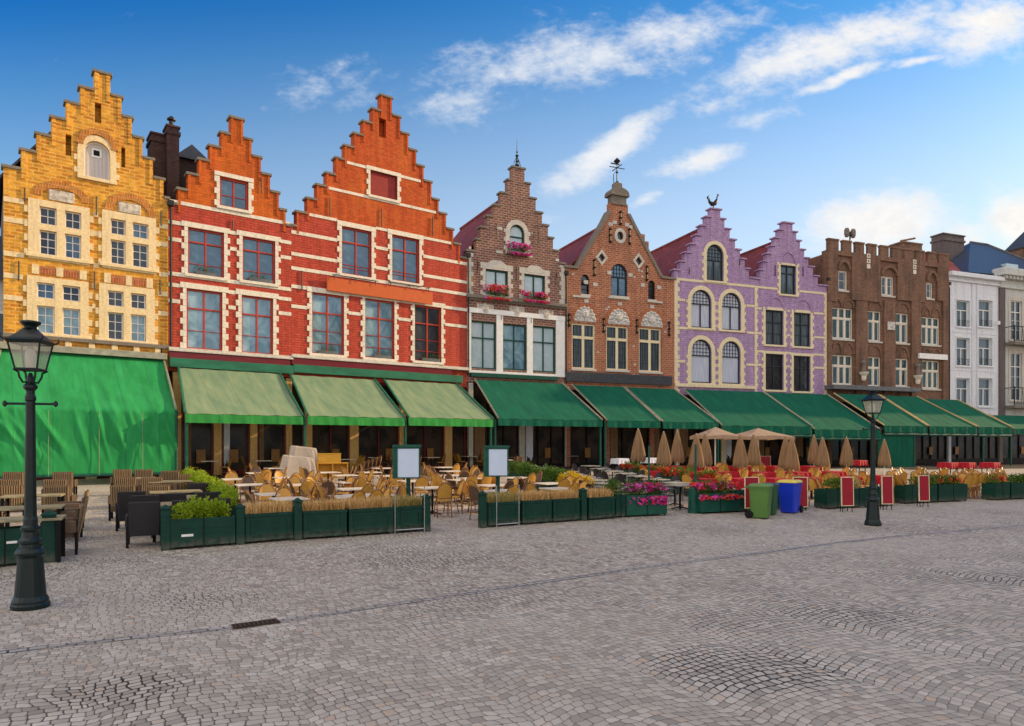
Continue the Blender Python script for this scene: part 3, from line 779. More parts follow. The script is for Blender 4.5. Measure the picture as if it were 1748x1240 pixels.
a,b,z0,z1=C.rect(558,738,486.8,508,.22)
sg=thing('signboard','long blank orange signboard fixed below the upper windows of the big red gable','sign',tuple(C.world((a+b)/2,-.22,z0)),A0)
m=MB(); m.bbox(-(b-a)/2,(b-a)/2,-.05,.06,0,z1-z0,.015); m.build('panel',mat('sign_orange',(.58,.115,.025),.5,.08),sg)
m=MB()
for k in (-.4,0,.4): m.tube([((b-a)*k,.06,.2),((b-a)*k,.215,.2)],.03)
m.build('bracket',MT['iron'],sg)
# fascias over the terrace of the two red houses
def fascia(b, x0,x1,yt0,yt1,yb0,yb1,d,mat_,name):
    """a straight board between two picture columns"""
    a,c=b.u(x0,d),b.u(x1,d); z1=(b.z(x0,yt0,d)+b.z(x1,yt1,d))/2; z0=(b.z(x0,yb0,d)+b.z(x1,yb1,d))/2
    m=MB(); m.bbox(a,c,-d,-.004,z0,z1,.02); return m.build(name,mat_,b.root), z0, z1
for b,x0,x1,yy in ((B,289,496,(601,612,611.5,623.5)),(C,498,772,(613.5,628,624,639))):
    o,z0,z1=fascia(b,x0,x1,yy[0],yy[1],yy[2],yy[3],.30,MT['maroon'],'fascia')
    m=MB(); m.bbox(0,b.W,-.36,-.004,z1+.004,z1+.09,.02); m.box(0,b.W,-.2,-.004,z1+.09,z1+.2); m.build('ledge',MT['greystone'],b.root)
    m=MB(); m.bbox(0,b.W if b is B else b.W*.95,-.42,-.004,z0-.42,z0-.004,.02); m.build('beam',MT['greenbeam'],b.root)
cq=[(.2,.55),(2.0,2.35),(3.7,4.05),(5.5,5.8)]
MT['goldpier']=stone('golden_pier',(.80,.50,.20),.3,(.3,.14,.04))
B.shopfront(5.5,cq,MT['goldpier'],MT['maroon']); C.shopfront(5.5,[(.7,1.1),(3.2,3.7),(6.2,6.6),(9.2,9.7),(12.6,13.)],MT['goldpier'],MT['maroon'])

# ---------------------------------------------------------------- dark brick gable with flower boxes
D=Bld(C.end,A1,964,'gabled_house','dark brick house with stepped gable, iron spire and pink flowers at green windows','house')
R=D.root; GP=MT['greenpaint']; GS=MT['greystone']
stD=D.steps([(865,298+7),(853,328),(841.6,348.9),(830,367.5),(818.7,386),(811,408),(797,428)],[(906,312.2),(916,336.8),(926.9,360.9),(937,382.7),(945.5,404.7),(955.3,425.6),(966,447)],(873,897,285))
D.window(870,895,384,432,GP,MT['g_pale'],cols=1,transom=.42,arch=True,sur=('arch',GS,.3,True),ft=.08)
for r,fy in (((828.7,866.8,461.5,505),0),((894.5,930,469.7,512),0)): D.window(*r,GP,MT['g_pale'],transom=0,ft=.09,sur=('quoin',GS,.2,.36))
m=MB()
for (x0,x1,yt,yb) in ((822,873,445,458),(889,936,454,466)):
    a,b,z0,z1=D.rect(x0,x1,yt,yb); uc=(a+b)/2; vs=[(a+.3,z0),(b-.3,z0),(b-.45,z0+(z1-z0)*.6),(uc+.3,z1),(uc-.3,z1),(a+.45,z0+(z1-z0)*.6)]
    m.slab(vs,-.06,-.002)
m.build('lintel_stones',GS,R)
for r in ((804,847,548.8,630),(858,899,554,632),(909,948.4,557.4,635.6)):
    D.window(*r,GP,MT['g_pale'] if r[0]!=858 else MT['g_sky'],transom=.34,ft=.09,sill=False)
    D.blocks.append((D.u(r[0]),D.u(r[1]),0,99))
a0,a1=.02,D.W-.02; zt=D.z(880,541); zb=D.z(880,636); m=MB()
us=[a0]+[D.u(x) for x in (804,847,858,899,909,948.4)]+[a1]
for i in range(0,8,2): m.bbox(us[i],us[i+1]-.004,-.07,-.002,zb,zt,.01)
m.box(a0,a1,-.09,-.002,zt+.002,zt+.3); m.box(a0,a1,-.1,-.002,zb-.16,zb-.002); m.build('white_window_frame',MT['whitepaint'],R)
zc=D.z(880,514); m=MB(); m.bbox(-.05,D.W+.05,-.26,-.002,zc-.1,zc+.1,.03); m.box(0,D.W,-.13,-.002,zc-.22,zc-.1); m.build('cornice',MT['darkstone'],R)
for (x0,x1,yt,yb) in ((813.8,841.6,518,538),(868.8,894.5,522,543.6),(919,943.8,528,548)):
    a,b,z0,z1=D.rect(x0,x1,yt+2,yb-2); m=MB(); m.ring(loop_of(a,b,z0,z1),loop_of(a+.1,b-.1,z0+.1,z1-.1),-.07,-.002); m.box(a+.1,b-.1,-.03,-.002,z0+.1,z1-.1)
    uc=(a+b)/2; m.lathe([(.001,-.34),(.22,-.2),(.26,.05),(.14,.3),(.001,.36)],10,(uc,-.05,(z0+z1)/2),sq=.35); m.build('relief_panel',MT['relief'],R)
D.bands([(811,424.7)],GS,.16,x=(800,954)); D.bands([(830,386.5)],GS,.16,x=(831,936))
D.anchors([(848,383,406),(920,393,416),(815,443,468),(882,455,482),(949,464,486),(855,535,547),(906,541,552)])
oD=D.outline(stD,5.9); D.wall(oD,MT['darkbrick']); D.coping(stD,MT['darkstone']); 
D.corner_quoins('l',D.z(800,505),stD[0][2]-.2,GS); D.corner_quoins('r',D.z(962,520),stD[0][2]-.2,GS)
D.body(stD[0][2],stD[-1][2]-1.4,MT['darkbrick'],MT['redtile'])
m=MB(); m.box(.05,D.W-.05,.31,.33,6.,stD[0][2]-.2); m.build('interior_dark',MT['black'],R)
uc=D.u(885); zt=stD[-1][2]; zs_=D.z(885,236); m=MB(); m.tube([(uc,.2,zt),(uc,.2,zs_)],[.04,.012]); h=zs_-zt
for f,r in ((.08,.16),(.22,.1),(.42,.12),(.55,.07)): m.lathe([(.01,-r),(r,0),(.01,r)],10,(uc,.2,zt+h*f))
for k in range(4): t=PI/2*k; m.tube([(uc+.28*math.cos(t),.2+.28*math.sin(t),zt),(uc+.2*math.cos(t),.2+.2*math.sin(t),zt+.35),(uc,.2,zt+.75)],.02,5)
m.build('spire',MT['iron'],R)
o,z0,z1=fascia(D,805,953,633,646,640,652,.3,MT['greenpaint'],'fascia'); D.shopfront(5.85,[(.1,.4),(3.6,4.),(7.,7.3)],GS,MT['black'])

# ---------------------------------------------------------------- orange brick house with bell gable
E=Bld(D.end,A2,1151,'gabled_house','orange brick house with sloping gable, domed top, weathervane and carved half-round panels','house')
R=E.root
zsh=(E.z(975,462)+E.z(1140,474))/2; gl=[(1041,362),(1032,380),(986,460)]; gr=[(1072,364),(1082,384),(1128,470)]
W=E.W; uL=[E.u(x) for x,_ in gl]; uR=[E.u(x) for x,_ in gr]; zz=[(E.z(*a)+E.z(*b))/2 for a,b in zip(gl,gr)]
oE=[(0,5.7),(W,5.7),(W,zsh),(uR[2],zsh),(uR[1],zz[1]),(uR[0],zz[0]),(uR[0],zz[0]+.55),(uL[0],zz[0]+.55),(uL[0],zz[0]),(uL[1],zz[1]),(uL[2],zsh),(0,zsh)]
DK=MT['bluegrey']
E.window(1043,1071.5,450.5,506,DK,MT['g_blue'],transom=.4,arch=True,ft=.09,topgrid=(5,3),top=False)
E.window(992,1006,469,503,MT['black'],MT['g_dark'],cols=1,transom=0,arch=True,ft=.05,bars=(.5,.25,.75)); E.window(1106.5,1118.5,479,512,MT['black'],MT['g_dark'],cols=1,transom=0,arch=True,ft=.05,bars=(.5,.25,.75))
for r,ty in (((976,1016,553,630),0),((1034.9,1072.7,557,632),0),((1090.7,1128.8,560.5,635),0)):
    E.window(*r,MT['creampaint'],MT['g_darkcurtain'],transom=.29,ft=.1,mull=.19,grid=(6,4),sur=None,rec=.14,sash=MT['bluegrey'])
def tymp(b,x0,x1,yt,yb):
    b.archmold(x0,x1,yt,yb,MT['archbrick'],.2,.05); u0,u1,z0,z1=b.rect(x0+3,x1-3,yt+3,yb)
    m=MB(); L=loop_of(u0,u1,z0-.0,z1,z1-z0-.05); m.slab(L,-.04,-.002)
    uc=(u0+u1)/2; r=random.Random(int(x0))
    for k in range(16):
        t=PI*(k+.5)/16; q=.62 if k%2 else .8
        m.lathe([(.001,-.12),(.14,0),(.001,.12)],7,(uc+q*(u1-u0)/2*math.cos(t),-.05,z0+.08+q*(z1-z0)*math.sin(t)),sq=.5)
    m.lathe([(.001,-.3),(.3,-.1),(.34,.15),(.001,.4)],9,(uc,-.05,z0+.45),sq=.3)
    m.build('carved_tympanum',MT['relieflight'],b.root)
tymp(E,975,1022,519,549); tymp(E,1033,1079,523,554); tymp(E,1089.7,1135,527,558)
# oculus and diamond openings
def ringhole(b,cx,cy,rx,n,rot,mat_):
    u=b.u(cx); z=b.z(cx,cy); r=abs(b.u(cx+rx)-b.u(cx-rx))/2; Lh=[(u+r*math.cos(rot+2*PI*k/n),z+r*1.15*math.sin(rot+2*PI*k/n)) for k in range(n)]
    Lo=[(u+(r+.2)*math.cos(rot+2*PI*k/n),z+(r+.2)*1.15*math.sin(rot+2*PI*k/n)) for k in range(n)]
    b.holes.append(Lh); m=MB(); m.ring(Lo,Lh,-.05,-.002); o=m.build('oculus',mat_,b.root); p=MB(); p.poly(Lh,(),.16); p.build('pane',MT['g_dark'],o)
ringhole(E,1058.5,403,5.5,14,0,GS); ringhole(E,1027,440,6,4,PI/2,GS); ringhole(E,1090,446,6,4,PI/2,GS)
E.anchors([(1041,392,413),(1074,392,416),(1058.5,363,383),(1014,445,470),(1103.5,456,478)],True); E.anchors([(971,538,556),(1030,545,566),(1086.5,547,568),(1141.5,551,572)],True)
m=MB()
for x0,y in ((985,505),(1045,507),(1112,514)):
    u=E.u(x0); z=E.z(x0,y); w_=1.1 if x0==1045 else .75; m.bbox(u-.35,u+w_*1.2,-.12,-.002,z-.12,z,.02)
for x,y in ((1001,514),(1058,519),(1113,524),(1049,380),(1070,384),(1000,482),(1016,486),(1040,466),(1076,470),(1097,487),(1125,491),(1042,383),(1076,388)):
    u=E.u(x); z=E.z(x,y); m.box(u-.16,u+.16,-.035,-.002,z-.12,z+.12)
rr=random.Random(3)
for k in range(26):
    u=rr.uniform(.5,W-.5); z=rr.uniform(6.3,zsh+1); m.box(u-.09,u+.09,-.018,-.002,z-.06,z+.06) if not any(min(p[0] for p in h)-.2<u<max(p[0] for p in h)+.2 and min(p[1] for p in h)-.2<z<max(p[1] for p in h)+.2 for h in E.holes) else None
m.build('stone_blocks',GS,R)
E.wall(oE,MT['orangebrick'])
m=MB()
for P_,Q_ in (((uL[2]-.1,zsh),(uL[1],zz[1])),((uL[1],zz[1]),(uL[0],zz[0])),((uR[2]+.1,zsh),(uR[1],zz[1])),((uR[1],zz[1]),(uR[0],zz[0]))):
    dx=.16 if P_[0]<W/2 else -.16
    m.add([(P_[0]-dx,-.09,P_[1]),(Q_[0]-dx,-.09,Q_[1]),(Q_[0]+dx*.6,-.09,Q_[1]),(P_[0]+dx*.6,-.09,P_[1]),(P_[0]-dx,.5,P_[1]),(Q_[0]-dx,.5,Q_[1]),(Q_[0]+dx*.6,.5,Q_[1]),(P_[0]+dx*.6,.5,P_[1])],
          [(0,1,2,3),(7,6,5,4),(0,4,5,1),(3,2,6,7),(1,5,6,2),(0,3,7,4)])
for a,b in ((-.1,uL[2]),(uR[2],W+.1)): m.bbox(a,b,-.15,.5,zsh,zsh+.16,.02)
m.build('coping',MT['darkstone'],R)
uc=(uL[0]+uR[0])/2; hw=(E.u(1073)-E.u(1041))/2; zb=zz[0]+.5; zd=E.z(1057,318); m=MB()
m.bbox(uc-hw*.85,uc+hw*.85,-.1,.6,zb,zb+.12,.02); m.box(uc-hw*.75,uc+hw*.75,-.05,.55,zb+.12,zb+.6); m.bbox(uc-hw,uc+hw,-.2,.7,zb+.6,zb+.75,.03)
n=10; zt0=zb+.75; ht=zd-zt0; L=[(uc+hw*math.cos(PI*k/n),zt0+ht*.8*math.sin(PI*k/n)) for k in range(n+1)]; m.slab(L,-.15,.65); m.bbox(uc-.3,uc+.3,0,.5,zt0+ht*.75,zd+.25,.05)
m.build('domed_finial',MT['darkstone'],R)
zt=E.z(1056,267); m=MB(); m.tube([(uc,.25,zd),(uc,.25,zt)],[.05,.02]); h=zt-zd
for f,r in ((.15,.16),(.5,.1),(.88,.24)): m.lathe([(.01,-r),(r,0),(.01,r)],10,(uc,.25,zd+h*f))
for t in (0,PI/2): m.tube([(uc-.6*math.cos(t),.25-.6*math.sin(t),zd+h*.66),(uc+.6*math.cos(t),.25+.6*math.sin(t),zd+h*.66)],.03,5)
m.tube([(uc-.25,.25,zd+.1),(uc-.28,.25,zd+h*.4),(uc,.25,zd+h*.6)],.025,5); m.box(uc-.5,uc+.2,.24,.26,zd+h*.76,zd+h*.8); m.build('weathervane',MT['iron'],R)
rfE=E.body(zsh,zz[0]-.2,MT['orangebrick'],MT['redtile'],hip=0)
m=MB(); d=-4.; a=E.u(1097,d); z=E.z(1097,400,d); m.box(a-.2,a+.2,4,4.6,zsh,z); m.box(a+.3,a+.55,4,4.4,zsh,z-.5); m.build('chimney',MT['orangebrick'],rfE)
m=MB(); m.box(.05,E.W-.05,.31,.33,5.8,zsh-.2); m.build('interior_dark',MT['black'],R)
o,z0,z1=fascia(E,967,1148,632,645,649,660,.25,MT['slate'],'fascia'); E.shopfront(5.65,[(.1,.4),(3.,3.4),(6.6,7.)],MT['orangebrick'],MT['black'])

# ---------------------------------------------------------------- purple houses
CP=MT['creampaint']; PU=MT['purple']
Fh=Bld(E.end,A3,1288,'gabled_house','purple painted house with arched cream-framed windows and rooster on its stepped gable','house')
R=Fh.root
stF=Fh.steps([(1203.8,368.9),(1195,384.7),(1186.6,401),(1177.5,416),(1168,430.5),(1159.4,445.7),(1150,460)],[(1238,373),(1247,389.5),(1256,407.6),(1264.5,424.8),(1272.5,440.5),(1279.5,457.4),(1289,473)],(1212.4,1231,356))
Fh.window(1205.8,1235,417.6,480,DK,MT['g_darkcurtain'],transom=.42,arch=True,ft=.09,topgrid=(5,4),top=False,sur=('arch',CP,.26,True))
for r,g in (((1179.7,1214.5,495,560),'g_curtain'),((1232,1264.8,500,564),'g_curtain'),((1179.7,1214.5,579.7,654),'g_curtain'),((1232,1264,582.6,655.5),'g_curtain')):
    Fh.window(*r,DK,MT[g],transom=.36,arch=True,ft=.09,topgrid=(6,4),top=False,cols=2 if r[2]<540 else 1,sur=('arch',CP,.3,True))
Fh.bands([(1160,477),(1160,512),(1160,560),(1160,617)],CP,.17)
Fh.anchors([(1176,457,468),(1262,443,454)])
oF=Fh.outline(stF,5.6); Fh.wall(oF,PU); Fh.coping(stF,PU,.1,.12); Fh.corner_quoins('l',5.7,stF[0][2]-.6,CP)
zc=Fh.z(1220,660); m=MB(); m.bbox(0,Fh.W,-.14,-.004,zc-.1,zc+.12,.02); m.build('ledge',CP,R)
Fh.body(stF[0][2],stF[-1][2]-1.,PU,MT['redtile']); m=MB(); m.box(.05,Fh.W-.05,.31,.33,5.7,stF[0][2]-.2); m.build('interior_dark',MT['black'],R)
Fh.shopfront(5.55,[(.1,.4),(4.,4.4)],CP,MT['black'])
uc=Fh.u(1221.5); zt=stF[-1][2]
rs=thing('rooster_statue','dark metal rooster perched on top of the purple stepped gable','statue',tuple(Fh.world(uc,.25,zt)),A3)
k=(Fh.z(1221,327)-zt)/1.5
m=MB(); m.tube([(0,0,0),(0,0,.35*k)],.05*k,6)
m.tube([(-.5*k,0,.95*k),(-.42*k,0,.62*k),(-.15*k,0,.45*k),(.15*k,0,.55*k),(.33*k,0,.85*k),(.4*k,0,1.15*k),(.46*k,0,1.32*k)],[.05*k,.12*k,.19*k,.2*k,.14*k,.09*k,.07*k],8)
m.build('body',MT['iron'],rs,smooth=True)
m=MB()
for q in range(4): m.tube([(-.4*k,(q-1.5)*.03*k,.6*k),(-.62*k,(q-1.5)*.06*k,(.85+.07*q)*k),(-.6*k+.08*q*k,(q-1.5)*.08*k,(1.15+.03*q)*k)],[.05*k,.05*k,.015*k],5)
m.build('tail',MT['iron'],rs)
m=MB(); m.add([(.36*k,0,1.35*k),(.42*k,0,1.5*k),(.47*k,.02*k,1.4*k),(.53*k,0,1.5*k),(.56*k,0,1.33*k)],[(0,1,2),(2,3,4),(0,2,4)]); m.tube([(.5*k,0,1.33*k),(.64*k,0,1.27*k)],[.05*k,.01*k],5); m.build('comb',MT['redpaint'],rs)

Gh=Bld(Fh.end,A3,1411,'gabled_house','narrower purple painted house with square windows, beside the brown battlemented house','house')
R=Gh.root
stG=Gh.steps([(1328.8,391.6),(1321.6,405),(1315.3,418),(1308,431.7),(1301.6,445.8),(1295.8,460),(1288,474)],[(1360.5,395),(1366.8,410),(1374,426),(1381,439.7),(1389,454),(1397,470.3),(1408,487)],(1336,1354,379.5))
Gh.window(1332,1358.7,453.5,503,MT['bluegrey'],MT['g_darkcurtain'],transom=.25,ft=.09,sur=('teeth',CP,.16))
for r,g in (((1306.4,1337.4,530,589),'g_darkcurtain'),((1354.8,1383.4,534.4,592),'g_darkcurtain'),((1306.4,1337.4,604.5,666),'g_dark'),((1354.4,1383.4,608,668.5),'g_dark')):
    Gh.window(*r,MT['bluegrey'],MT[g],transom=.33,ft=.09,bars=(.32,),sur=('teeth',CP,.2))
Gh.archmold(1330,1360,428,452,PU,.18,.06); Gh.archmold(1305.5,1340,505,529,PU,.18,.06); Gh.archmold(1354,1386.5,509,533,PU,.18,.06)
Gh.bands([(1291,490),(1291,526.5),(1291,569),(1291,599.6),(1291,623)],CP,.15)
m=MB(); a=Gh.u(1303.5)
oG=Gh.outline(stG,5.6); Gh.wall(oG,PU); Gh.coping(stG,PU,.1,.12); Gh.corner_quoins('l',5.7,stG[0][2]-.7,CP,.2); Gh.corner_quoins('r',5.7,stG[0][2]-.7,CP,.2)
Gh.anchors([(1322.5,453,472),(1370,456,472)]); Gh.body(stG[0][2],stG[-1][2]-1.,PU,MT['redtile']); m=MB(); m.box(.05,Gh.W-.05,.31,.33,5.7,stG[0][2]-.2); m.build('interior_dark',MT['black'],R)
Gh.shopfront(5.5,[(.1,.4),(3.5,3.8)],CP,MT['black'])

# ---------------------------------------------------------------- brown battlemented house
H=Bld(Gh.end,A3,1617,'battlemented_house','brown brick house with battlements along the roof edge and stone cross windows','house',depth=11.)
R=H.root; OB=MT['oldbrick']
zp=(H.z(1415,429)+H.z(1600,449))/2; zm=H.z(1414,408.5)
SW=MT['cream']
topw=[(1430.8,1447,462,496,1),(1504.4,1526,472,505,2),(1581,1593,482.5,510,1)]
for x0,x1,yt,yb,c in topw: H.window(x0,x1,yt,yb,SW,MT['g_dark'],cols=c,transom=0,ft=.1,mull=.18,bars=(.5,),sash=MT['whitepaint'])
for x0,x1,yt,yb,c in ((1420,1456,526,579,3),(1481.5,1504.4,531,583,2),(1528.5,1551,535,586,2),(1573,1604.5,542,589,3)):
    H.window(x0,x1,yt,yb,SW,MT['g_green'],cols=c,transom=.32,ft=.09,mull=.17,sash=MT['whitepaint'])
for x0,x1,yt,yb,c in ((1420.7,1455.8,606.5,657,3),(1481,1504,609.5,660,2),(1528.5,1551,612.5,660,2),(1574,1604.5,616,664,3)):
    H.window(x0,x1,yt,yb,SW,MT['g_green'],cols=c,transom=.35,ft=.09,mull=.17,sash=MT['whitepaint'])
# giant shallow bays: piers stand proud of the windows
m=MB(); ztop=zp-.35
for x0,x1 in ((1411,1418),(1459,1479),(1507,1526),(1553.5,1570),(1607.5,1617)):
    a,b=max(0.02,H.u(x0)),min(H.W-.02,H.u(x1)); m.box(a,b,-.16,-.002,5.6,H.z((x0+x1)/2,515))
for x0,x1 in ((1411,1427),(1452,1500),(1530,1576),(1598,1617)):
    a,b=max(0.02,H.u(x0)),min(H.W-.02,H.u(x1)); m.box(a,b,-.16,-.002,H.z((x0+x1)/2,515)+.004,ztop)
m.box(.02,H.W-.02,-.17,-.002,ztop+.002,zp); m.build('piers',OB,R)
for x0,x1,yt,yb in ((1428,1450,444,461),(1502,1531,454,471),(1580,1599,463,481)): H.archmold(x0,x1,yt,yb,OB,.22,.2)
for x0,x1,yt,yb in ((1419,1437,509,525),(1438.5,1458,511,526.5),(1480.5,1506,512,530),(1527,1553,516,534),(1572,1588,524,540),(1589,1605,526,542),
    (1419,1437,583,604),(1438,1458,585,605),(1481,1504,589,607),(1528,1551,592,611),(1573,1588,594,603),(1589,1605,595,604)): H.archmold(x0,x1,yt,yb,OB,.14,.09,fill=OB)
pw=H.W/10.; mm=MB()
for k in range(10):
    mm=MB(); a=pw*k+.16 if k else 0; b=pw*(k+1)-.26 if k<9 else H.W; mm.box(a,b,-.17,.06,zp+.002,zm-.1); mm.bbox(a-.04,b+.04,-.22,.11,zm-.1,zm+.04,.02); mm.build('merlon',OB,R)
for cx,yy in ((1479.5,438),(1558,448)):
    m=MB(); z=H.z(cx,yy); u=H.u(cx)
    for q in range(3):
        zc=z-q*.42
        m.ring(loop_of(u-.17,u+.17,zc-.17,zc+.17),loop_of(u-.08,u+.08,zc-.08,zc+.08),-.2,-.165) if q<2 else m.box(u-.17,u+.17,-.2,-.165,zc-.17,zc+.17)
    m.build('pierced_stones',SW,R)
r=H.rect(1514,1526,550,564,.16); m=MB(); m.bbox(r[0],r[1],-.3,-.163,r[2],r[3],.04); m.lathe([(.001,-.25),(.22,0),(.001,.25)],8,((r[0]+r[1])/2,-.3,(r[2]+r[3])/2),sq=.4); m.build('plaque',MT['relieflight'],R)
H.wall([(0,5.4),(H.W,5.4),(H.W,zp),(0,zp)],OB,th=.5); H.body(zp,0,OB,MT['slate'],roof=False,back=.5)
m=MB(); m.box(.05,H.W-.05,.31,.33,5.5,zp-.3); m.build('interior_dark',MT['black'],R)
m=MB(); d=-1.3; a,b=H.u(1541,d),H.u(1574,d); zt=H.z(1560,417,d); m.box(a,b,1.3,2.6,zp-.3,zt); m.bbox(a-.06,b+.06,1.24,2.66,zt,zt+.14,.02); m.tube([(a+.5,1.9,zt+.35),(b-.1,1.9,zt+.75)],.09,6); m.build('chimney',OB,R)
uu=[H.u(1572,-3.),H.u(1618,-3.)]; z1=H.z(1574,424,-3.); m=MB(); m.add([(uu[0],3,z1),(uu[1],3,zp-.4),(uu[0],9,z1),(uu[1],9,zp-.4),(uu[0],3,zp-.5),(uu[0],9,zp-.5)],[(0,1,3,2),(0,4,1),(2,3,5),(0,2,5,4)]); m.build('roof',MT['orangetile'],R)
H.shopfront(5.35,[(.1,.5),(4.5,5.),(9.,9.5)],OB,MT['black'])
o,z0,z1=fascia(H,1424,1572,657,662,663,670,1.0,MT['lead'],'lead_canopy')
a,b,z0,z1=H.rect(1569,1617,604.5,613.5,.3)
sb=thing('signboard','blank white signboard fixed across the right end of the brown battlemented house','sign',tuple(H.world((a+b)/2,-.3,z0)),A3)
m=MB(); m.bbox(-(b-a)/2,(b-a)/2,-.06,.12,0,z1-z0,.015); m.build('panel',MT['whitepaint'],sb)
for cx,yt,yb,lb in ((1473.5,612,650,'weathered stone figure on a bracket, left of the two on the brown house'),(1566,617,656,'weathered stone figure on a bracket, next to the blank white signboard')):
    d=.35; zt,zb=H.z(cx,yt,d),H.z(cx,yb,d); hh=(zt-zb)*.62; zf=zb+(zt-zb)*.38
    st=thing('stone_statue',lb,'statue',tuple(H.world(H.u(cx,d),-d-.05,zb)),A3,'stone figures on the brown house')
    m=MB(); m.lathe([(.14,0),(.2,.2),(.18,.35),(.34,zf-zb-.12),(.36,zf-zb)],10); m.build('bracket',MT['cream'],st)
    m=MB(); k=hh/1.75; z=zf-zb
    m.lathe([(.27*k,z),(.3*k,z+.2*k),(.24*k,z+.6*k),(.22*k,z+.95*k),(.27*k,z+1.3*k),(.2*k,z+1.45*k),(.07*k,z+1.5*k),(.07*k,z+1.54*k)],10,sq=.75)
    m.lathe([(.04*k,z+1.5*k),(.11*k,z+1.58*k),(.125*k,z+1.66*k),(.1*k,z+1.75*k),(.02*k,z+1.79*k)],10,(0,-.02,0))
    m.tube([(-.25*k,0,z+1.38*k),(-.34*k,-.08*k,z+1.1*k),(-.12*k,-.24*k,z+1.05*k)],[.09*k,.075*k,.05*k],6); m.tube([(.25*k,0,z+1.38*k),(.33*k,-.06*k,z+1.08*k),(.3*k,-.26*k,z+1.25*k)],[.09*k,.075*k,.05*k],6)
    m.build('figure',MT['darkstone'],st,smooth=True)
d=-.2; uc=H.u(1451,d); zb=zm+.04; zt=H.z(1451,396,d)
si=thing('siren','double horn siren on a short post above the battlements','siren',tuple(H.world(uc,.2,zb)),A3)
m=MB(); m.tube([(0,0,-.02),(0,0,zt-zb)],.06,8); m.box(-.25,.25,-.08,.08,zt-zb-.3,zt-zb-.2); m.build('post',MT['iron'],si)
for sg in (-1,1): m=MB(); m.lathe([(.13,-.2),(.2,0),(.2,.35),(.13,.5)],10,(sg*.33,0,zt-zb-.25)); m.build('horn',MT['darkstone'],si)

# ---------------------------------------------------------------- white and grey houses at the far end
I=Bld(H.end,A3,1704,'white_house','narrow white rendered house with small iron window guards and red tiled roof','house',depth=9.)
R=I.root; zc1=(I.z(1619,466)+I.z(1704,473.5))/2; zc0=(I.z(1619,481)+I.z(1704,487.5))/2
for x0,x1 in ((1632,1655),(1670,1693.5)):
    for yt,yb in ((513,558),(577,624.5),(646,694)):
        w=I.window(x0,x1,yt,yb,MT['whitepaint'],MT['g_darkcurtain'],transom=.36,ft=.08,top=False,sur=('plain',MT['whitestone'],.1),rec=.24)
        if yt<640:
            u0,u1,z0,z1=I.rect(x0,x1,yt,yb); m=MB(); h=(z1-z0)*.24
            for zz_ in (z0+.05,z0+h): m.tube([(u0+.03,.03,zz_),(u1-.03,.03,zz_)],.018,5)
            for q in range(7): uu=u0+.05+(u1-u0-.1)*q/6; m.tube([(uu,.03,z0+.05),(uu+(.09 if q%2 else -.09)*(0<q<6),.03,z0+h)],.012,5)
            m.build('window_guard',MT['iron'],w,tuple(w.location))
I.wall([(0,4.2),(I.W,4.2),(I.W,zc0),(0,zc0)],MT['whitestone'],th=.42)
m=MB(); m.bbox(-.02,I.W+.02,-.18,.42,zc0+.002,zc0+.18,.02); m.box(0,I.W,-.1,.42,zc0+.18,zc0+.38); m.bbox(-.05,I.W+.2,-.5,.42,zc0+.38,zc1,.05); m.build('cornice',MT['whitestone'],R)
m=MB()
for yy in (569,633): z=I.z(1660,yy); m.box(.01,I.W-.01,-.03,-.002,z-.04,z+.04)
for xx in (1659,1667): u=I.u(xx); m.tube([(u,-.06,4.3),(u,-.06,zc0-.02)],.035,6)
m.build('string_course',MT['whitestone'],R)
m=MB(); m.box(.02,I.W-.02,.43,9,0,zc0); m.build('side_wall',MT['whitestone'],R)
ze=zc1-.1; zr=ze+2.6; m=MB(); m.add([(-.05,0,ze),(I.W+.05,0,ze),(I.W+.05,4.2,zr),(-.05,4.2,zr),(-.05,8.5,ze),(I.W+.05,8.5,ze)],[(0,1,2,3),(3,2,5,4),(0,3,4),(1,5,2)]); rfI=m.build('roof',MT['orangetile'],R)
m=MB(); m.box(.6,1.3,1.,1.05,ze+.75,ze+1.0) ; m.build('skylight',MT['g_pale'],rfI)
d=-4.4; a,b=I.u(1610,d),I.u(1646,d); zt=I.z(1628,400,d); m=MB(); m.box(a,b,4.4,5.6,zc0,zt-.7); m.bbox(a-.08,b+.08,4.3,5.7,zt-.7,zt-.5,.02); m.box(a,b,4.4,5.6,zt-.5,zt-.12); m.bbox(a-.1,b+.1,4.3,5.7,zt-.12,zt,.03); m.build('chimney',MT['greybrick'],rfI)
m=MB(); m.box(.05,I.W-.05,.31,.33,4.3,zc0-.3); m.build('interior_dark',MT['black'],R)
I.shopfront(4.15,[(.1,.4)],MT['whitestone'],MT['black'])
# small white camera on the wall
cam=thing('security_camera','small white security camera high on the right edge of the white house','camera',tuple(I.world(I.u(1700),-.25,I.z(1700,556))),A3)
m=MB(); m.lathe([(.09,0),(.12,.1),(.12,.3),(.05,.36)],10); m.tube([(0,0,.3),(0,.245,.34)],.03,6); m.build('housing',MT['whitepaint'],cam)
m=MB(); m.lathe([(.005,-.1),(.07,-.05),(.088,.0)],10); m.build('lens_dome',MT['black'],cam)

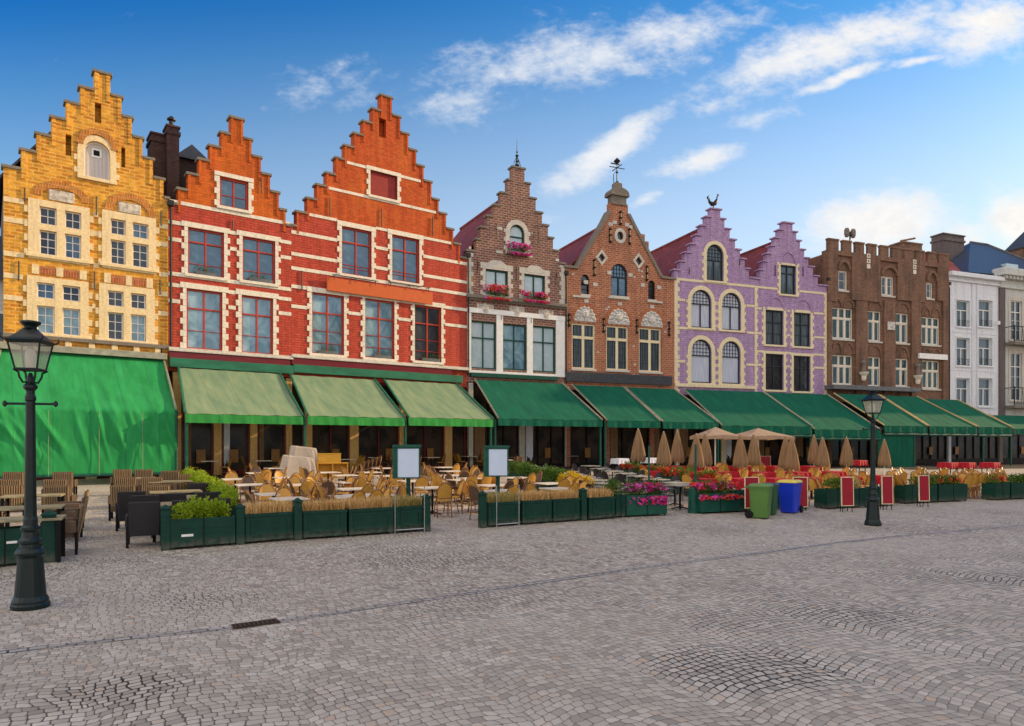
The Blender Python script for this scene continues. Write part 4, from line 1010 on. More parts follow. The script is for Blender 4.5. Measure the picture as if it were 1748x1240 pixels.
J=Bld(I.end,A3,1845,'grey_house','pale grey house with brick pilaster, tall windows and iron balconies at the frame edge','house',depth=10.)
R=J.root; zj=J.z(1720,493); zjt=J.z(1725,462)
for x0,x1 in ((1725,1744),(1772,1791),(1816,1832)):
    for yt,yb in ((514,581),(603,684)):
        J.window(x0,x1,yt,yb,MT['whitepaint'],MT['g_dark'],transom=.28,ft=.07,bars=(.25,.5),sur=('plain',MT['greystone'],.3),rec=.15)
J.wall([(0,4.2),(J.W,4.2),(J.W,zj),(0,zj)],MT['palewall'],th=.42)
m=MB(); m.box(.03,J.u(1713.5),-.14,-.002,4.3,zj); m.build('pilaster',MT['greybrick'],R)
m=MB(); m.bbox(0,J.W,-.2,.42,zj+.002,zj+.35,.03); m.box(0,J.W,-.12,.42,zj+.35,zj+1.); m.bbox(-.3,J.W+.2,-.8,.42,zj+1.,zjt,.08)
for q in range(24): m.box(.1+q*J.W/24,.4+q*J.W/24,-.6,-.12,zj+.72,zj+1.); 
m.build('cornice',MT['palewall'],R)
for yt,yb in ((557,583),(662,692)):
    z1,z0=J.z(1730,yt,.8),J.z(1730,yb,.8); m=MB(); a=J.u(1714); m.bbox(a,J.W-.1,-.9,-.002,z0-.25,z0,.03)
    bl=m.build('balcony',MT['darkstone'],R); m=MB(); m.tube([(a+.05,-.1,z1),(a+.05,-.85,z1),(J.W-.2,-.85,z1)],.04,6); m.tube([(a+.05,-.85,z0+.12),(J.W-.2,-.85,z0+.12)],.03,6)
    n=34
    for q in range(n): uu=a+.05+(J.W-.25-a)*q/n; m.tube([(uu,-.85,z0),(uu+(.16 if q%2 else -.16)*(q>0),-.85,z1)],.02,5)
    m.tube([(a+.05,-.85,z0),(a+.05,-.85,z1+.1)],.05,6); m.build('railing',MT['iron'],bl)
m=MB(); m.box(.02,J.W-.02,.43,10,0,zj); m.build('side_wall',MT['palewall'],R); m=MB(); m.box(.05,J.W-.05,.31,.33,4.3,zj-.3); m.build('interior_dark',MT['black'],R)
# hipped slate roof
d=-5.; e0=J.u(1640,-1.); z_e=zjt-.25; zr=J.z(1681,418,-5.); ua=J.u(1681,-5.); m=MB()
m.add([(e0-.3,.1,z_e-.3),(J.W,.1,z_e),(J.W,10,z_e),(e0-.3,10,z_e),(ua-2.,5.,zr),(ua+.3,5.,zr)],[(0,1,5,4),(1,2,5),(2,3,4,5),(3,0,4)])
rj=m.build('roof',MT['blueslate'],R); m=MB(); m.tube([(ua-2.,5.,zr+.03),(ua+.3,5.,zr+.03)],.12,6); m.tube([(ua+.3,5.,zr+.03),(J.W,.1,z_e+.05)],.12,6); m.build('roof_ridge',MT['lead'],rj)
m=MB(); a=J.u(1712,-1.5); m.box(a,a+1.6,1.2,1.9,z_e+.5,z_e+1.3); m.build('skylight',MT['g_pale'],rj)
m=MB(); a=J.u(1745,-4.); m.add([(a,2,z_e),(a+9,2,z_e),(a+6,6,z_e+2.9),(a+2.2,6,z_e+2.9)],[(0,1,2,3)]); m.build('rear_slope',MT['slate'],rj)
J.shopfront(4.15,[(.1,.5),(4,4.5)],MT['darkstone'],MT['black'])

# far left: a grey house glimpsed past the corner of the yellow one
aL=math.radians(33.5); PL=(PA[0]-10.5*math.cos(aL)-1.2*math.sin(aL)*-1, PA[1]-10.5*math.sin(aL)+2.2)
L_=Bld(PL,aL,-60,'grey_house','plain grey slate-roofed house glimpsed past the left corner of the yellow house','house',depth=8.); L_.W=10.; L_.end=None
m=MB(); m.box(0,10,0,8,0,9.2); m.build('wall',MT['palewall'],L_.root)
m=MB(); m.add([(-.2,-.3,9.1),(10.2,-.3,9.1),(10.2,4,12),(-.2,4,12),(-.2,8.3,9.1),(10.2,8.3,9.1)],[(0,1,2,3),(3,2,5,4),(0,3,4),(1,5,2)]); m.build('roof',MT['slate'],L_.root)
for zz_ in (3.,6.):
    for q in range(4):
        m=MB(); u=.8+q*2.4; m.ring(loop_of(u,u+1.,zz_,zz_+1.8),loop_of(u+.1,u+.9,zz_+.1,zz_+1.7),-.06,-.003); w=m.build('window',MT['whitepaint'],L_.root); m=MB(); m.poly(loop_of(u+.1,u+.9,zz_+.1,zz_+1.7),(),-.02); m.build('pane',MT['g_dark'],w)

# unseen houses added east of the square to throw shade over the paving
def shade_house(P,ang,W,Hh,label,wm,rm):
    h=Bld(P,ang,CX,'gabled_house',label,'house',depth=10.); h.W=W; h.end=(P[0]+W*h.c,P[1]+W*h.s)
    n=int(W/3.2); 
    for fl in range(4):
        for k in range(n):
            u=W*(k+.5)/n; z=1.+fl*3.7
            h.holes.append(loop_of(u-.65,u+.65,z,z+2.4))
            f=MB(); f.ring(loop_of(u-.645,u+.645,z+.005,z+2.395),loop_of(u-.55,u+.55,z+.1,z+2.3),.1,.2); f.box(u-.04,u+.04,.1,.2,z+.1,z+2.3); f.box(u-.55,u+.55,.11,.19,z+1.5,z+1.58); w=f.build('window',MT['whitepaint'],h.root)
            p=MB(); p.poly(loop_of(u-.55,u+.55,z+.1,z+2.3),(),.17); p.build('pane',MT['g_dark'],w)
    h.wall([(0,0),(W,0),(W,Hh-5),(W/2,Hh),(0,Hh-5)],wm); h.body(Hh-5+.35,Hh+.1,wm,rm)
    return h
aE=SUN_AZ-PI/2; sE=52.; qE=18.2
p=(sE*math.cos(SUN_AZ)-qE*math.sin(SUN_AZ), sE*math.sin(SUN_AZ)+qE*math.cos(SUN_AZ))
for lb,wm in (('unseen tall brick house added east of the square for shade, nearest the corner',MT['orangebrick']),('unseen tall pale house added east of the square for shade',MT['palewall']),('unseen tall brown house added east of the square for shade, farthest from the corner',MT['darkbrick'])):
    h=shade_house(p,aE,20.,25.,lb,wm,MT['slate']); p=h.end

# dark deck sheets added under the awnings to stand in for shade
MT['deck']=mat('shade_deck',(.05,.035,.028),.6,.4,2.,stretch=(1,8,1))
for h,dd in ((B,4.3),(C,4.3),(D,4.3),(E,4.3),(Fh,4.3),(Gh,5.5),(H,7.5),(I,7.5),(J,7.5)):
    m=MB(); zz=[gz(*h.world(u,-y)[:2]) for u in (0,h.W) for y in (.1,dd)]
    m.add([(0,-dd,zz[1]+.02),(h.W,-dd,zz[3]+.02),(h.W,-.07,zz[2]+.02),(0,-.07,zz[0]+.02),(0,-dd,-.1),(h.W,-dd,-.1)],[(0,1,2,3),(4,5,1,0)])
    o=m.build('deck_shade',MT['deck']); o.location=(h.P[0],h.P[1],0); o.rotation_euler=(0,0,h.a); tag(o,kind='structure')

def downpipe(h,u,z0,z1):
    m=MB(); m.tube([(u,-.10,z0),(u,-.10,z1-.3),(u,-.02,z1)],.055,8)
    for k in range(4): z=z0+(z1-z0)*(k+.5)/4; m.lathe([(.07,-.03),(.07,.03)],8,(u,-.10,z))
    m.bbox(u-.14,u+.14,-.2,-.003,z1,z1+.25,.03); m.build('downpipe',MT['iron'],h.root)
downpipe(B,.10,5.9,B.z(289,352)); downpipe(D,.06,6.3,D.z(800,440)); downpipe(E,.08,6.1,E.z(968,470)); downpipe(H,.1,5.8,H.z(1413,480)); downpipe(I,.12,4.4,zc0-.4)

# unseen taller house added beyond the grey one, stepped forward to shade the awnings
pK=J.world(J.W+.4,-3.1)
shade_house((pK.x,pK.y),A3,13.,27.,'unseen tall brown gabled house added beyond the grey house to shade the awnings',MT['oldbrick'],MT['slate'])

# ================================================================== awnings
MT['f_green']=fabric('green_sheet',(.035,.36,.11),(.018,.24,.065),.2)
MT['f_pale']=fabric('pale_green_canvas',(.27,.36,.21),(.15,.27,.17),.2)
MT['f_valance']=fabric('bright_green_canvas',(.06,.40,.09),(.03,.26,.06),.3)
MT['f_dark']=fabric('dark_green_canvas',(.007,.125,.072),(.004,.085,.055),.06)
MT['f_lime']=fabric('yellow_green_canvas',(.10,.30,.07),(.04,.20,.07),.2)
MT['alu']=mat('weathered_rail',(.35,.34,.26),.4,.3,metal=.3)
MT['goldrail']=mat('tan_rail',(.50,.36,.17),.5,.2)
MT['paletan']=fabric('pale_tan_canvas',(.50,.375,.27),(.40,.29,.20),.3,streak=False)
AWD=4.6
TE=math.radians(30.)

def awning(b,label,t0,t1,f0,f1,vh,mat_,vmat,posts=(),rail=None,group='green awnings over the terraces',d=AWD,back=.4,roll=False,rails=(1,1)):
    u0,u1=b.u(t0[0],back),b.u(t1[0],back); z0,z1=b.z(*t0,back),b.z(*t1,back); zt=(z0+z1)/2
    v0,v1=b.u(f0[0],d),b.u(f1[0],d); zf=(b.z(*f0,d)+b.z(*f1,d))/2
    hv=vh*solve_u(b.P,b.a,(f0[0]+f1[0])/2,d)[1]/F
    org=b.world((v0+v1)/2,-d,0); off=((v0+v1)/2,-d,0)
    t=thing('awning',label,'awning',tuple(org),b.a,group)
    nx,ny=16,8; vs=[];fs=[]
    for j in range(ny+1):
        q=j/ny
        for i in range(nx+1):
            p=i/nx; u=(u0+(u1-u0)*p)*(1-q)+(v0+(v1-v0)*p)*q; y=-back-(d-back)*q
            z=zt+(zf-zt)*q-.10*math.sin(PI*q)*(.4+.6*math.sin(PI*p))+.012*math.sin(p*31+q*3)
            vs.append((u,y,z))
    for j in range(ny):
        for i in range(nx): a=j*(nx+1)+i; fs.append((a,a+1,a+nx+2,a+nx+1))
    m=MB(); m.add(vs,fs); m.build('canopy',mat_,t,off,smooth=True,norm=False)
    n=72; m=MB(); vs=[];fs=[]
    for i in range(n+1):
        p=i/n; u=v0+(v1-v0)*p; ww=.03*math.sin(p*(v1-v0)*5.5)+.018*math.sin(p*(v1-v0)*13+1)
        for k,(dz,a) in enumerate(((0,0),(-.5,.5),(-1,1))): vs.append((u,-d-.012-ww*a-.02*a,zf-.015+hv*dz))
    for i in range(n):
        for k in range(2): a=i*3+k; fs.append((a,a+3,a+4,a+1))
    m.add(vs,fs); m.build('valance',vmat,t,off,smooth=True,norm=False)
    m=MB(); m.tube([(v0,-d+.05,zf-.07),(v1,-d+.05,zf-.07)],.045,6)
    if roll: m.tube([(v0,-d+.05,zf-hv-.14),(v1,-d+.05,zf-hv-.14)],.12,10)
    m.build('front_bar',MT['greenpaint'],t,off)
    for on,(ua,ub) in zip(rails,((u0,v0),(u1,v1))):
        if on: m=MB(); m.tube([(ua,-back+.05,zt+.05),(ub,-d-.02,zf+.04)],.055,6); m.build('rail',rail or MT['alu'],t,off)
    for px in posts:
        uu=b.u(px,d); m=MB(); m.bbox(uu-.055,uu+.055,-d+.02,-d+.13,0,zf-.05,.01); m.box(uu-.1,uu+.1,-d-.03,-d+.18,0,.03); m.build('post',MT['greenpaint'],t,off)
    return t,zt,zf
gp=MT['f_dark']
awning(B,'pale green canvas awning with bright green valance under the narrow red house',(305,629),(478,638),(316,707),(517,710),14.5,MT['f_pale'],MT['f_valance'],(319,),MT['greenbeam'])
awning(C,'middle of the three pale green canvas awnings on the red houses',(496,640),(640,649),(525,711),(690,713),14,MT['f_pale'],MT['f_valance'],(521,),MT['greenbeam'])
awning(C,'right-hand pale green canvas awning, ending beside the dark green awning',(656,650),(780,655),(697,713),(842,716),13,MT['f_pale'],MT['f_valance'],(693,839),MT['greenbeam'])
awning(D,'single wide dark green awning below the dark brick house with flower boxes',(811,649),(960,655),(850,716),(1028,717),11,gp,gp,(846,1026))
awning(E,'dark green awning under the left half of the orange brick house',(976,657),(1063,661),(1036,718),(1127,720),11,gp,gp,(1034,))
awning(E,'dark green awning under the right half of the orange brick house',(1067,661),(1150,665),(1131,720),(1226,722),11,gp,gp,(1227,))
awning(Fh,'dark green awning with bright sunlit strip under the arched purple house',(1167,664),(1302,670),(1232,725),(1386,730),13,gp,gp,(1385,),roll=True)
awning(Gh,'dark green awning under the narrower purple house, left of the far street lamp',(1306,670),(1412,674),(1390,733),(1503,735),12,gp,gp,(),roll=True)
awning(H,'green awning behind the far street lamp, below the brown house',(1424,672),(1500,675),(1509,727),(1583,728),11,MT['f_dark'],gp,(1562,),MT['goldrail'],roll=True,back=1.1)
awning(H,'green awning between tan rails under the right part of the brown house',(1504,675),(1566,678),(1586,728),(1667,729),11,MT['f_dark'],gp,(1680,),MT['goldrail'],roll=True,back=1.1)
awning(H,'green awning between tan rails in front of the white house',(1570,680),(1634,684),(1670,729),(1726,730),11,MT['f_dark'],gp,(1727,),MT['goldrail'],roll=True,back=1.1)
awning(J,'last green awning at the far end, below the iron balcony',(1690,703),(1760,716),(1730,731),(1815,734),9,MT['f_dark'],gp,(1800,),MT['goldrail'],back=.9)
# green side screen hung under the far awning
a,b_=H.u(1500,AWD),H.u(1562,AWD); z1=H.z(1530,742,AWD); z0=H.z(1530,800,AWD); sc=thing('side_screen','flat dark green canvas screen closing the terrace right of the far lamp post','screen',tuple(H.world((a+b_)/2,-AWD,0)),A3)
m=MB(); n=40; vs=[(a+(b_-a)*i/n-(a+b_)/2,.06+.02*math.sin(i*1.3),z) for i in range(n+1) for z in (z0-.5,z1)]; m.add(vs,[(2*i,2*i+2,2*i+3,2*i+1) for i in range(n)]); m.build('sheet',gp,sc,norm=False)
m=MB(); m.tube([(-(b_-a)/2,.06,0),(-(b_-a)/2,.06,z1)],.04); m.tube([((b_-a)/2,.06,0),((b_-a)/2,.06,z1)],.04); m.build('frame',MT['greenpaint'],sc)
# the big sheet that closes the yellow house's terrace
d=AWD-.75; back=.15
u0,u1=A.u(12,back)-.2,A.u(279,back); v0,v1=A.u(-26,d),A.u(301,d); zt=(A.z(14,600,back)+A.z(278,612,back))/2; zf=(A.z(0,694,d)+A.z(301,702,d))/2; zb=(A.z(0,817,d)+A.z(301,806,d))/2
tp=thing('terrace_sheet','large bright green sheet closed down over the terrace front of the yellow house','awning',tuple(A.world((v0+v1)/2,-d,0)),A.a); off=((v0+v1)/2,-d,0)
nx=180; prof=[(0,0)]+[(.12*k,0) for k in range(1,9)]; vs=[];fs=[]; ny=44; rr=random.Random(5)
fold=[(rr.uniform(0,1),rr.uniform(.15,.45),rr.uniform(.012,.03),rr.uniform(.05,.45),rr.uniform(.0,1)) for _ in range(46)]
for j in range(ny+1):
    q=j/ny
    for i in range(nx+1):
        p=i/nx
        if q<.4: t=q/.4; u=(u0+(u1-u0)*p)*(1-t)+(v0+(v1-v0)*p)*t; y=-back-(d-back)*t; z=zt+(zf-zt)*t-.12*math.sin(PI*t); amp=.5*t
        else: t=(q-.4)/.6; u=v0+(v1-v0)*p; y=-d; z=zf+(zb-zf)*t; amp=.7+.5*math.sin(PI*t)
        dsp=0
        for c0,sl,am,wd_,ph in fold:
            xx=(p-c0)*(v1-v0)-(q-.7)*sl*9*(1 if c0<.45 else .5); wv=.22*wd_+.06
            dsp+=am*math.exp(-(xx/wv)**2)*max(0,math.sin(PI*min(1,max(0,q*1.25-.3+.25*ph))))
        edge=math.exp(-p*9)*.5+1
        dsp*=amp*1.9*edge
        vs.append((u,y-dsp*(1 if q>=.4 else .6),z+(dsp*.7 if q<.4 else 0)))
for j in range(ny):
    for i in range(nx): a=j*(nx+1)+i; fs.append((a,a+1,a+nx+2,a+nx+1))
m=MB(); m.add(vs,fs); m.build('sheet',MT['f_green'],tp,off,smooth=True,norm=False)
m=MB()
for p in (.02,.30,.56,.80): u=v0+(v1-v0)*p; m.tube([(u,-d-.10,zf-.1),(u,-d-.10,zb)],.012,4)
m.build('seam',MT['f_pale'],tp,off)
m=MB(); m.tube([(v0,-d,zb),(v1,-d,zb)],.06,8); m.build('bottom_bar',MT['greenpaint'],tp,off)
m=MB(); L=[(v1+.02,-d,zb),(v1+.02,-d,zf),(u1+.02,-back,zt),(u1+.02,-back,zb)]; m.add(L,[(0,1,2,3)]); m.build('side_sheet',MT['f_dark'],tp,off,norm=False)
for uu,zz_ in ((v0,zf),(v1,zf)): m=MB(); m.tube([(uu,-d,0),(uu,-d,zz_)],.06,6); m.build('post',MT['greenpaint'],tp,off)
for ua,ub in ((u0,v0),(u1,v1)): m=MB(); m.tube([(ua,-back,zt+.06),(ub,-d,zf+.06)],.05,6); m.build('rail',MT['alu'],tp,off)
m=MB(); m.bbox(u0-.1,u1+.1,-.45,-.01,zt+.0,zt+.28,.03); m.build('roller_box',MT['alu'],tp,off)
# terrace step and low deck below the sheet
m=MB(); m.bbox(-1,A.W-.2,-d-.6,-.3,0,.14,.02); o=m.build('terrace_step',MT['darkstone']); o.location=(A.P[0],A.P[1],0); o.rotation_euler=(0,0,A.a); tag(o,kind='structure')

# ================================================================== furniture prototypes
MT['cane']=mat('golden_cane',(.30,.125,.025),.4,.35,9.,spec=.5)
MT['caneweave']=weave('golden_weave',(.75,.42,.07),(.42,.19,.03),50.)
MT['caneshade']=weave('shaded_weave',(.16,.09,.045),(.08,.05,.035),50.)  # darker copy of the golden weave, with shade put into its colour
MT['wicker']=weave('wicker',(.17,.105,.058),(.07,.045,.028),70.); MT['slatc']=mat('wicker_slat',(.34,.23,.12),.5,.2)
MT['wickerdark']=weave('dark_wicker',(.028,.024,.028),(.014,.013,.016),70.)
MT['tabletop']=mat('pale_table_top',(.78,.69,.58),.35,.2,5.,spec=.5)
MT['tabletop2']=mat('grey_table_top',(.40,.37,.30),.4,.25,5.)
MT['plank']=mat('weathered_planks',(.33,.28,.16),.55,.45,3.,stretch=(1,8,1),bump=.3)
MT['steel']=mat('steel',(.45,.45,.45),.3,.2,metal=.8)
MT['redcloth']=mat('red_tablecloth',(.42,.008,.022),.7,.25,3.)
MT['redboard']=mat('dark_red_board',(.30,.006,.022),.5,.12,3.)
MT['soil']=mat('soil',(.05,.035,.025),.9,.4,12.)

def seat_pts(r,n=14): return [(r*math.cos(2*PI*k/n),r*math.sin(2*PI*k/n)) for k in range(n)]
def hoop(w,zt,zb,y0,y1,n=14):
    pts=[]
    for k in range(n+1):
        t=PI*k/n; z=zb+(zt-zb)*(math.sin(t)**.6); x=w*math.cos(t); q=(z-zb)/(zt-zb)
        pts.append((x,y0+(y1-y0)*q+.03*(1-(x/w)**2),z))
    return pts
def backpanel(m,w,zt,zb,y0,y1):
    cols,rows=8,6; vs=[]
    for j in range(rows+1):
        q=j/rows; z=zb+(zt-zb)*q; ww=w*math.sqrt(max(.02,1-(max(0,q-.15)/.87)**3.6))
        for i in range(cols+1):
            x=-ww+2*ww*i/cols; y=y0+(y1-y0)*q+.035*(1-(x/w)**2); vs.append((x,y,z))
    n=len(vs); vs2=[(x,y+.015,z) for x,y,z in vs]; fs=[]
    for j in range(rows):
        for i in range(cols): a=j*(cols+1)+i; fs+=[(a,a+1,a+cols+2,a+cols+1),(n+a,n+a+cols+1,n+a+cols+2,n+a+1)]
    m.add(vs+vs2,fs); return m
def cane_legs():
    return [[(-.17,-.17,.44),(-.19,-.2,.0)],[(.17,-.17,.44),(.19,-.2,.0)],[(-.19,.16,.46),(-.19,.23,.0)],[(.19,.16,.46),(.19,.23,.0)]]
def make_cane(label,full=True,dark=False):
    cw=MT['caneshade'] if dark else MT['caneweave']; cn=MT['cane']
    t=thing('rattan_chair',label,'chair')
    if full:
        m=MB(); m.lathe([(.2,.42),(.215,.435),(.215,.46),(.2,.47)],16); m.build('seat',cw,t,smooth=False)
        backpanel(MB(),.185,.90,.52,.18,.29).build('backrest',cw,t,smooth=True)
        for p in cane_legs(): m=MB(); m.tube([p[0],((p[0][0]+p[1][0])/2*1.02,(p[0][1]+p[1][1])/2,.22),p[1]],[.017,.016,.014],6); m.build('leg',cn,t,smooth=True)
        m=MB(); m.tube(hoop(.205,.94,.44,.15,.30),.016,6); m.tube([(-.18,-.18,.2),(.18,-.18,.2),(.185,.2,.2),(-.185,.2,.2),(-.18,-.18,.2)],.009,5)
        m.tube([(-.14,.2,.5),(.14,.2,.5)],.010,5); m.build('frame',cn,t,smooth=True)
    else:
        t2=MB(); t2.lathe([(.2,.42),(.215,.46),(.2,.47)],10); backpanel(t2,.185,.90,.52,.18,.29); t2.cur=1
        for p in cane_legs(): t2.tube(p,.018,4)
        t2.tube(hoop(.205,.94,.44,.15,.30,9),.019,4); COL.objects.unlink(t); bpy.data.objects.remove(t)
        t=t2.build('rattan_chair',[cw,cn]); tag(t,label,'chair')
    return t
def make_wicker(label,mt):
    t=thing('wicker_armchair',label,'armchair')
    m=MB(); m.bbox(-.27,.27,-.28,.22,.30,.44,.02); m.build('seat',mt,t)
    m=MB(); n=len(m.v); m.bbox(-.27,.27,.22,.27,.22,.88,.015); 
    for i in range(n,len(m.v)): x,y,z=m.v[i]; m.v[i]=(x*(1+.06*(z-.4)),y+max(0,z-.4)*.2,z)
    bk=m.build('backrest',mt,t)
    if mt is MT['wicker']:
        m=MB()
        for k in range(11): x=-.235+.047*k; m.tube([(x,.288,.36),(x*1.03,.372,.85)],.012,4)
        m.build('back_slats',MT['slatc'],bk)
    for sg in (-1,1):
        m=MB(); m.bbox(sg*.30-.03,sg*.30+.03,-.30,.24,.40,.62,.02); m.build('armrest',mt,t)
        for y in (-.27,.24): m=MB(); m.box(sg*.29-.024,sg*.29+.024,y-.024,y+.024,0,.41); m.build('leg',MT['black'],t)
    return t
def make_dark(label):
    t=thing('metal_armchair',label,'armchair')
    m=MB(); m.bbox(-.22,.22,-.22,.2,.43,.46,.01); m.build('seat',MT['wickerdark'],t)
    backpanel(MB(),.2,.86,.54,.2,.29).build('backrest',MT['wickerdark'],t,smooth=True)
    for sg in (-1,1):
        m=MB(); m.tube([(sg*.24,-.24,0),(sg*.25,-.22,.64),(sg*.26,.0,.68),(sg*.22,.22,.66),(sg*.24,.27,.0)],.013,5); m.build('leg',MT['steel'],t)
    return t
def make_table(label,top,sz=.38,planks=False,name='cafe_table'):
    t=thing(name,label,'table')
    if planks:
        m=MB()
        for k in range(5): y=-sz+2*sz*k/5; m.bbox(-sz*1.6,sz*1.6,y+.006,y+2*sz/5-.006,.715,.75,.005)
        m.build('tabletop',top,t)
        for sx in (-1,1):
            for sy in (-1,1): m=MB(); m.box(sx*sz*1.45-.03,sx*sz*1.45+.03,sy*sz*.85-.03,sy*sz*.85+.03,0,.712); m.build('leg',MT['black'],t)
    else:
        m=MB(); m.bbox(-sz,sz,-sz,sz,.722,.752,.008); m.build('tabletop',top,t)
        m=MB(); m.tube([(0,0,.02),(0,0,.72)],.03,8); m.build('pedestal',MT['black'],t)
        m=MB()
        for k in range(4): a=PI/4+PI/2*k; m.tube([(0,0,.08),(.27*math.cos(a),.27*math.sin(a),.015)],[.028,.016],5)
        m.build('base',MT['black'],t)
    return t
def make_red(label,cloth,name='dining_table'):
    t=thing(name,label,'table'); s=.38; n=14
    vs=[];fs=[]
    per=[]
    for k in range(4*n):
        side,q=divmod(k,n); q=q/n*2-1
        x,y=((q,-1),(1,q),(-q,1),(-1,-q))[side]; per.append((x*s,y*s))
    N=len(per)
    for lv,(z,gr) in enumerate(((.76,1),(.74,1.02),(.6,1.05),(.44,1.09))):
        for k,(x,y) in enumerate(per):
            w=1+(.03*math.sin(k*PI/2.2) if lv>1 else 0)*(lv-1); vs.append((x*gr*w,y*gr*w,z-(.08 if lv==3 and k%n==0 else 0)))
    for lv in range(3):
        for k in range(N): j=(k+1)%N; fs.append((lv*N+k,lv*N+j,lv*N+N+j,lv*N+N+k))
    fs.append(tuple(range(N)))
    m=MB(); m.add(vs,fs); m.build('tablecloth',cloth,t)
    for sx in (-1,1):
        for sy in (-1,1): m=MB(); m.box(sx*.3-.02,sx*.3+.02,sy*.3-.02,sy*.3+.02,0,.735); m.build('leg',MT['black'],t)
    return t

class Proto:
    """places the first instance itself, then copies"""
    def __init__(s,maker): s.mk=maker; s.o=None
    def put(s,loc,rz,label,group,scale=None):
        if s.o is None: s.o=s.mk(label); o=s.o; o.location=loc; o.rotation_euler=(0,0,rz); o['group']=group
        else: o=dup(s.o,loc,rz,label,group)
        return o
P_cane=Proto(lambda l: make_cane(l)); P_caneS=Proto(lambda l: make_cane(l,False)); P_caneD=Proto(lambda l: make_cane(l,True,True)); P_dark=Proto(make_dark)
P_wick=Proto(lambda l: make_wicker(l,MT['wicker'])); P_wickD=Proto(lambda l: make_wicker(l,MT['wickerdark']))
P_tab=Proto(lambda l: make_table(l,MT['tabletop'])); P_tabD=Proto(lambda l: make_table(l,MT['tabletop2'],.33)); P_plank=Proto(lambda l: make_table(l,MT['plank'],.36,True,'plank_table'))
P_red=Proto(lambda l: make_red(l,MT['redcloth'])); P_whi=Proto(lambda l: make_red(l,MT['whitecloth'],'dining_table'))
rj_=random.Random(11)
def TB(x,yt): return G(x,yt,.752)      # a table whose top shows at (x, yt)
def CB(x,yt): return G(x,yt,.90)       # a chair whose back top shows there
E_=Vector((math.cos(TE),math.sin(TE),0)); N_=Vector((-math.sin(TE),math.cos(TE),0))

FR=[G(*q) for q in ((-60,976),(72,961.5),(291,940),(505,922.5),(730,908),(826,902),(998,889.5),(1139,880.5),(1263,875),(1400,870),(1526,864),(1652,856),(1775,851))]
def keep(p,dist):
    best=1e9
    for a,b in zip(FR,FR[1:]):
        v=b-a; v.z=0; L=v.length; v=v/L; t=(p-a).dot(v)
        if -.01<=t<=L+.01:
            d=(p-a).dot(Vector((-v.y,v.x,0)))
            if d<dist: return onground(p+Vector((-v.y,v.x,0))*(dist-d))
    return onground(p)
# ---- pale tables with golden rattan chairs
GROUPC='golden rattan chairs on the terrace'; GROUPT='pale-topped tables on the terrace'
rows=[('row behind the draped furniture',[(470,799),(560,806),(590,811),(630,806),(655,799),(690,803)],'lr'),
 ('row beside the green bushes',[(401.6,817.4),(426.8,826.9),(466.6,842.6),(507.5,857)],'lrb'),
 ('row before the draped furniture',[(441.5,807),(490,815),(512,827),(548.4,827)],'fblr'),
 ('row left of the first white board',[(601,822.7),(603,834),(619.7,844.7),(626,858)],'lrf'),
 ('row behind the first white board',[(660.6,812),(704.7,820.6),(738,832)],'lrf'),
 ('row left of the second white board',[(761,797.5),(772,804),(777,811),(788,818.5)],'lrf'),
 ('row behind the second white board',[(809.5,816),(843,828),(883,841)],'lrf'),
 ('row beside the yellow flowers',[(882,815),(938.5,824.7),(982.6,838)],'lrf'),
 ('back row under the pale awnings',[(357.6,787),(447.8,786.4),(437,781.8),(635.5,780.7),(736,780.7),(801,779),(545,787),(590,784),(690,784),(860,785)],'lr')]
SIDE={'l':('left',-E_,-PI/2),'r':('right',E_,PI/2),'f':('near',-N_,0.),'b':('far',N_,PI)}
for rn,tl,sides in rows:
    for i,(x,yt) in enumerate(tl):
        p=keep(TB(x,yt),1.35); rz=TE+rj_.uniform(-.05,.05)
        P_tab.put(p,rz,f'pale-topped cafe table, {ORD[i]} in the {rn}',GROUPT)
        for sd_ in sides:
            nm,dv,ro=SIDE[sd_]
            # proto faces -y; chair on the left of a table must face +E
            face={'l':TE+PI/2,'r':TE-PI/2,'f':TE+PI,'b':TE}[sd_]
            for dd in ((-.17,.17) if sd_ in 'lr' and i%2 else (0,)):
                dn={-.17:' nearer us',.17:' farther off',0:''}[dd]
                q=p+dv*(.58+rj_.uniform(0,.1))+ (N_ if sd_ in 'lr' else E_)*(dd*1.35+rj_.uniform(-.05,.05))
                pr=P_caneD if rj_.random()<.28 else P_cane
                pr.put(keep(q,.85),face+rj_.uniform(-.35,.35),f'{"shade-toned" if pr is P_caneD else "golden"} rattan chair{dn}, {nm} of {ORD[i]} table, {rn}',GROUPC)

# ---- dark furniture below the dark brick and orange brick houses
for k,(nm,lst) in enumerate((('nearer',[(901,795),(917.6,799.5),(938.5,804),(968,808),(991,813),(1012,819),(1039,824.7),(1081,835)]),('farther',[(1007.7,795),(1024.5,800),(1045.5,804),(1066,808),(1091.6,812.5),(1121,818),(1152,823.6),(1180,830)]))):
    for i,(x,yt) in enumerate(lst):
        p=keep(TB(x,yt),1.2); P_tabD.put(p,TE+rj_.uniform(-.04,.04),f'dull grey-topped table, {ORD[i]} from back in the {"left" if k==0 else "right"} dark row',"dull-topped tables with dark chairs")
        for sd_ in 'lr':
            nm2,dv,_=SIDE[sd_]; face={'l':TE+PI/2,'r':TE-PI/2}[sd_]
            P_dark.put(keep(p+dv*(.6+rj_.uniform(0,.08))+N_*rj_.uniform(-.08,.08),.8),face+rj_.uniform(-.15,.15),f'dark armchair {nm2} of {ORD[i]} table from back, {"left" if k==0 else "right"} row','dark armchairs at dull-topped tables')
for x,yt,lb in ((882,780.5,'grey-topped table standing under the dark green awning near its left post'),(976,778.5,'grey-topped table standing under the dark green awning near its right end')):
    P_tabD.put(TB(x,yt),TE,lb,"dull-topped tables with dark chairs")

